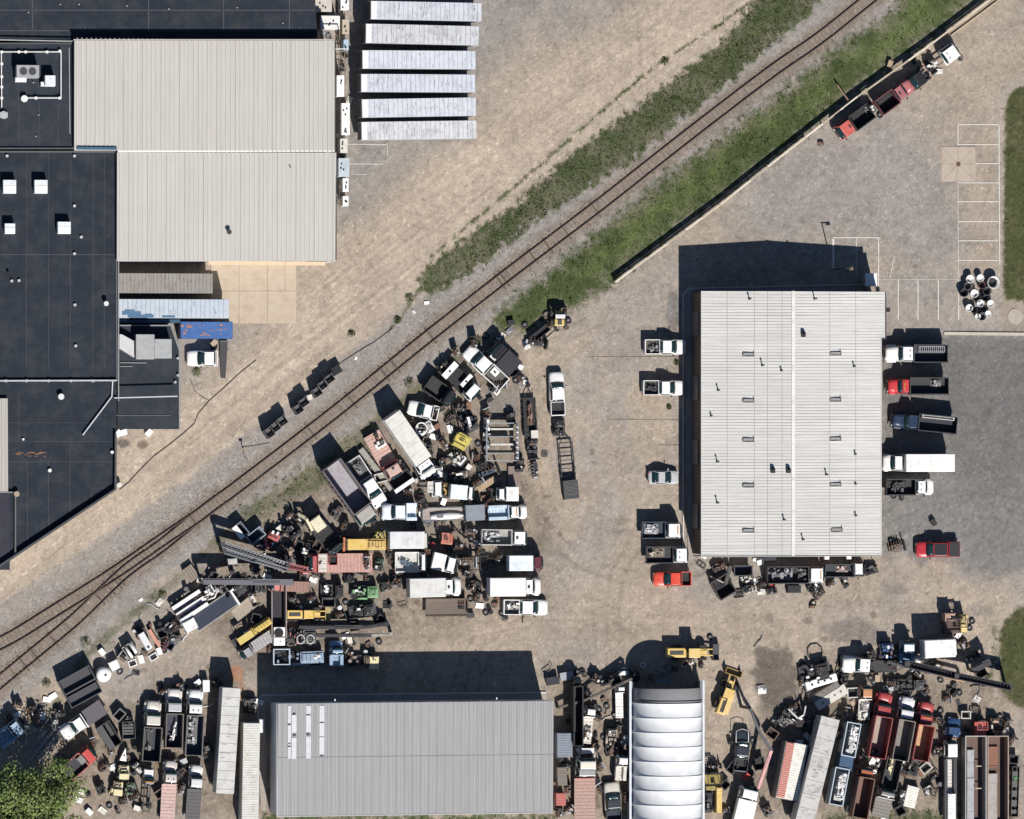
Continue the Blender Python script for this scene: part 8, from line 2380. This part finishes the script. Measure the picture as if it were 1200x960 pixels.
# ================================================================== loose scrap
K = ['tyre','drum','pallet','box','plate','pipe','block','frame']
LIST = [
 ('tyre',BLK,598,423),('plate',WHITE,597,431),('box',WHITE,608,430),('pipe',GR,606,440),('tyre',BLK,604,446),('block',BLK,592,448),('plate',OFFW,588,395),('tyre',BLK,570,394),('pipe',GR,582,398),('frame',GR,562,405),
 ('box',RUST,511,500),('plate',WHITE,527,503),('drum',BLUE,567,500),('drum',BLK,594,488),('tyre',BLK,560,520),('block',GR,500,520),('plate',WHITE,508,512),('tyre',BLK,556,492),('box',OFFW,548,548),('pallet',WOOD,560,545),
 ('plate',OFFW,523,558),('block',RUST,566,582),('drum',YEL,575,586),('tyre',BLK,556,590),('box',WHITE,519,588),('plate',WHITE,558,638),('tyre',BLK,552,632),('block',BLK,530,643),('drum',RED,506,638),('frame',BLK,544,626),
 ('tyre',BLK,551,702),('drum',BLK,569,702),('block',RUST,580,708),('tyre',BLK,569,718),('block',BLK,592,724),('drum',BLK,574,717),('plate',WHITE,562,710),('box',DGR,551,721),('tyre',BLK,588,719),('pipe',BLK,613,722),('block',RUST,583,703),
 ('plate',WHITE,449,625),('drum',BLK,434,607),('block',BLK,437,612),('tyre',BLK,421,609),('box',WHITE,423,603),('tyre',BLK,425,598),('drum',OFFW,487,563),('tyre',BLK,445,548),('block',BLK,470,549),('plate',OFFW,495,603),
 ('drum',WHITE,351,712),('drum',WHITE,397,712),('plate',WHITE,367,680),('block',GR,360,683),('tyre',BLK,405,706),('plate',WHITE,405,745),('pipe',GR,391,740),('box',OFFW,409,750),('drum',WHITE,427,764),('tyre',BLK,444,752),
 ('plate',WHITE,310,654),('plate',WHITE,313,676),('drum',GR,303,660),('block',RUST,330,663),('tyre',BLK,336,640),('box',OFFW,327,619),('plate',GR,331,612),('drum',WHITE,253,692),('pipe',GR,245,702),('plate',OFFW,286,690),
 ('box',OFFW,234,680),('drum',GR,217,690),('block',BLK,209,725),('tyre',BLK,213,733),('plate',OFFW,187,706),('plate',WHITE,165,703,None,0.0,.5),('pipe',LGR,180,710),('drum',BLK,186,731),('block',RUST,176,735),('tyre',BLK,192,762),('box',WHITE,186,763),
 ('plate',WHITE,165,773),('tyre',BLK,143,763),('drum',RUST,162,747),('block',BROWN,170,765),('box',WHITE,119,764),('tyre',BLK,140,787),('plate',WHITE,62,816),('plate',WHITE,55,820),('tyre',RUST,34,832),('tyre',BLK,47,831),('plate',WHITE,50,839),
 ('box',RUST,43,845),('drum',WHITE,64,846),('plate',WHITE,20,838),('tyre',BLK,24,846),('drum',OFFW,30,852),('pipe',OFFW,31,864),('tyre',BLK,44,849),('box',WHITE,104,951),('plate',WHITE,92,938),('plate',OFFW,97,929),('block',BLK,103,931),
 ('plate',WHITE,133,899),('pipe',WHITE,134,905),('box',YEL,131,927),('tyre',BLK,128,944),('plate',OFFW,120,950),('block',BLK,137,950),('drum',BLK,156,906),('tyre',BLK,158,893),('pallet',WOOD,186,899),('box',OFFW,160,947),('drum',BLK,214,902),
 ('block',GR,211,800),('tyre',BLK,216,805),('box',WHITE,231,800),('drum',BLK,208,806),('tyre',BLK,187,804),('pipe',OFFW,242,828),('plate',WHITE,304,823),('box',BLK,249,800),
 ('tyre',BLK,682,787),('tyre',BLK,676,788),('block',BLK,683,790),('frame',GR,640,785),('drum',BLK,665,845),('plate',TAN,668,851),('box',BLK,697,829),('tyre',BLK,702,832),('block',BLK,698,862),('drum',WHITE,677,888),('plate',WHITE,679,880),
 ('drum',BLK,660,893),('box',RUST,650,920),('tyre',BLK,697,910),('plate',WHITE,697,917),('block',GR,723,845),('tyre',BLK,720,838),('drum',WHITE,732,864),('box',OFFW,731,870),('block',RUST,729,880),('tyre',BLK,707,864),('pipe',OFFW,712,840),
 ('tyre',RUST,763,793),('tyre',GR,776,791),('tyre',BLK,766,811),('box',BLK,790,784),('drum',GR,783,783),('block',BLK,821,779),('tyre',BLK,832,747),('pipe',GR,889,752),('plate',GR,892,806),('plate',WHITE,893,810),
 ('plate',WHITE,883,681),('block',BLK,873,684),('tyre',BLK,889,690),('plate',OFFW,892,694),('block',RUST,901,691),('box',RED,903,687),('plate',TAN,905,690),('tyre',BLK,953,707),('block',RUST,951,711),('plate',TAN,956,706),('box',WHITE,890,659),('plate',OFFW,878,676),('drum',BLK,1014,672),
 ('tyre',BLK,1044,634),('block',BLK,1014,662),('block',BLK,1055,583),('tyre',BLK,1047,581),('box',BLK,1093,612),
 ('plate',WHITE,826,650),('frame',BLK,822,662),('block',TAN,916,839),('plate',TAN,917,841),('tyre',BLK,906,845),('drum',BLK,855,870),('tyre',BLK,882,868),('box',RED,874,910),('block',BLK,881,906),('tyre',BLK,858,904),('drum',BLK,826,905),('plate',WHITE,831,912),('tyre',BLK,827,928),
 ('box',WHITE,936,870),('plate',WHITE,946,863),('drum',BLK,943,878),('tyre',BLK,985,778),('tyre',BLK,983,790),('drum',BLK,990,794),('block',BLK,982,802),('plate',WHITE,993,811),('tyre',BLK,1020,795),('box',TAN,1027,795),('tyre',BLK,1024,800),('plate',PINK,1001,823) if False else ('plate',TAN,1001,823),
 ('drum',WHITE,1074,771),('plate',WHITE,1075,777),('box',WHITE,1083,763),('block',BLK,1052,757),('pipe',LGR,1060,775),('plate',WHITE,1066,781),('tyre',BLK,1102,797),('block',BLK,1112,808),('tyre',BLK,1124,812),('drum',BLK,1119,811),('pipe',GR,1147,812),
 ('tyre',BLK,1136,736),('tyre',BLK,1139,728),('box',WHITE,1122,744),('plate',WHITE,1083,771),('tyre',BLK,1170,782),('block',BLK,1148,797),('drum',BLK,1151,802),('tyre',BLK,1102,833),('drum',WHITE,1107,858),('drum',WHITE,1122,858),('block',BLK,1132,855),
 ('tyre',BLK,1172,840),('block',BLK,1176,845),('drum',BLK,1170,848),('frame',BLK,1093,903),('block',BLK,1092,912),('tyre',BLK,1096,910),('pipe',BLK,1093,896),('box',RUST,1078,905),('tyre',BLK,1065,903),('drum',BLK,1077,892),('plate',WHITE,1030,889),
 ('block',WHITE,1020,892) if False else ('plate',WHITE,1022,893),('drum',WHITE,1023,904),('drum',WHITE,1018,905),('tyre',BLK,1008,903),('box',WHITE,1056,890),('pipe',GR,1016,885),('tyre',BLK,1030,953),('box',WHITE,1034,957),('tyre',BLK,1186,900),('drum',GREEN,1188,912),('block',BLK,1188,945),('tyre',BLK,1186,935),
 ('plate',WHITE,500,355,None,0.0,.6),('plate',OFFW,485,366,None,0.0,.5),('box',OFFW,361,466),('plate',WHITE,417,420,None,0.0,.4),('tyre',BLK,615,381),('plate',WHITE,617,404),('drum',WHITE,616,407),('box',BLK,598,378),('plate',GR,597,388),('block',RUST,645,378),('tyre',BLK,666,376),('block',BLK,651,385),('drum',BROWN,663,384),
 ('box',WHITE,138,508),('plate',WHITE,144,507),('box',WHITE,174,507),('drum',WHITE,139,568),('box',TAN,250,402),('tyre',BLK,251,406),('block',DGR,1124,68),('tyre',BLK,1067,98),('block',WOOD,1071,70) if False else ('block',BLK,1071,71),('box',WOOD,1042,75),('block',RUST,962,168),('tyre',BLK,1031,135),('plate',OFFW,1100,84),
 ('box',OFFW,388,60),('block',GR,384,42),('plate',GR,381,38),('box',DGR,401,80),('drum',BLK,404,66),('plate',OFFW,409,118),('tyre',BLK,402,182),('box',OFFW,398,158),('block',GR,386,48),
]
for t in LIST:
    scrap(*t)
# extra small pieces between the scrap rows, ground positions chosen where rows leave gaps
R = random.Random(77)
GAPS = [(482,505,12,10),(560,470,14,8),(610,455,8,8),(520,545,14,6),(450,580,10,8),(500,615,30,4),(545,645,30,3),(560,690,8,6),(470,705,20,5),(380,672,30,4),(420,755,14,3),(330,655,20,6),(295,675,24,6),(270,680,20,5),(240,725,10,6),(210,745,12,8),(160,735,10,6),(150,790,10,4),(120,830,6,6),(155,880,8,8),(210,890,6,5),(190,885,6,6),
        (700,880,8,20),(705,810,8,20),(740,780,14,5),(860,690,10,6),(920,850,14,8),(1000,845,6,6),(1045,810,20,5),(1095,780,10,5),(1060,795,20,4),(1130,820,16,6),(1096,930,6,14),(1125,800,20,4),(640,375,14,8),(580,400,14,6),(1030,905,4,14),(975,850,8,4),(945,780,6,6)]
cols = [BLK, BLK, WHITE, RUST, GR, OFFW, DGR, BROWN, BLK, LGR]
for gx, gy, rx, ry in GAPS:
    for j in range(3):
        scrap(R.choice(K), R.choice(cols), gx+R.uniform(-rx, rx), gy+R.uniform(-ry, ry), sc=R.uniform(.7, 1.15))

# larger wrecked machinery packed between the rows
def autolabel(words, px, py):
    x, y = at(px, py, 0)
    ds = sorted(((ax-x)**2+(ay-y)**2, ax, ay, t) for ax, ay, t in ANCH)
    for tr in range(7):
        d, ax, ay, t = ds[tr]
        a = math.degrees(math.atan2(y-ay, x-ax)) % 360
        side = ['right of', 'at upper right of', 'just above', 'at upper left of', 'left of', 'at lower left of', 'just below', 'at lower right of'][int((a+22.5)//45) % 8]
        lab = '%s %s the %s' % (words, side, t)
        if len(lab.split()) <= 16 and lab not in USED:
            USED[lab] = 1
            return lab
    return None
HEAPS = [(288,655),(300,668),(318,667),(335,655),(350,640),(326,630),(306,640),(250,676),(262,690),(286,684),(305,689),(232,700),(212,722),(190,742),(205,748),(166,740),(145,770),(345,705),(300,725),(365,703),(385,706),(410,678),(372,655),(362,640),(395,632),(404,617),
 (455,640),(458,655),(500,645),(497,633),(538,640),(552,622),(562,645),(548,672),(500,673),(468,668),(430,676),(420,668),(555,686),(560,700),(575,692),(585,655),(572,660),(552,594),(495,590),(478,575),(492,556),(560,567),(572,590),(534,568),(520,540),(505,528),(520,520),(528,490),(515,480),(540,478),(572,484),(558,535),(565,545),(610,545),(600,490),
 (492,500),(480,500),(535,412),(556,402),(600,437),(610,442),(586,452),(520,430),(470,545),(446,560),(436,590),(428,600),(395,600),(352,610),(340,605),(372,640),
 (398,722),(415,732),(445,727),(318,760),(375,775),(410,765),(150,845),(140,838),(130,880),(122,900),(118,925),(145,940),(158,935),(162,900),(188,930),(214,925),(212,905),(242,880),(110,870),(70,835),(58,850),(40,835),(22,825),(12,845),(210,806),(192,812),(255,800),
 (657,886),(664,900),(666,925),(668,950),(700,840),(697,875),(702,900),(705,925),(718,880),(733,905),(735,935),(725,855),(735,875),(722,800),(745,790),(700,795),(690,815),
 (830,925),(850,920),(838,898),(858,900),(890,895),(850,950),(905,860),(918,845),(945,850),(985,860),(992,835),(1000,812),(1022,838),(1045,800),(1060,812),(1085,810),(1110,820),(1132,838),(1180,850),(1185,870),(1188,890),(1100,880),(1085,900),(1060,905),(1030,920),(1008,890),(1024,880),(1100,845),(1045,775),(1020,768),(1075,790),(1090,785),(1140,770),(1130,755),(1150,790),(930,830),(950,815),(940,800),(990,795),(900,950),(1000,950),(1055,950),(1090,925),
 (1046,782),(879,690),(905,693),(975,685),(1022,668),(843,665),(990,680)]
R2 = random.Random(2024)
WD = {0: 'dark', 1: 'rusty', 2: 'grey', 3: 'pale', 4: 'brown'}
CC = [(.02,.02,.024), (.11,.065,.045), (.13,.13,.135), (.45,.44,.41), (.075,.058,.047)]
for i, (px, py) in enumerate(HEAPS):
    ci = R2.choice([0, 0, 0, 0, 1, 1, 2, 3, 4])
    kind = R2.choice(['engine', 'engine', 'engine', 'machine', 'machine', 'machine', 'skip'])
    L_, W_ = R2.uniform(10, 17), R2.uniform(8, 12)
    nm, wd = {'engine': ('scrap_engine', 'bare engine'), 'machine': ('scrap_plant', 'wrecked plant'), 'skip': ('scrap_bin', 'open scrap bin')}[kind]
    lab = autolabel(WD[ci]+' '+wd, px, py)
    if not lab: continue
    a = R2.uniform(0, 180)
    if kind == 'engine': o = engine(px, py, a, L_, W_, lab, CC[ci], nm, 'engine', 300+i, R2.uniform(.9, 1.6), group='wrecked machinery between the rows')
    elif kind == 'machine': o = machine(px, py, a, L_, W_, lab, CC[ci], nm, 'scrap machine', 300+i, R2.uniform(.9, 1.5), group='wrecked machinery between the rows', wh=R2.random() < .5, col2=BLK)
    else:
        o = skip(px, py, a, L_*.9, W_, lab, CC[ci], R2.uniform(.8, 1.2), CC[0], group='wrecked machinery between the rows', name=nm, cat='scrap bin', taper=.1)
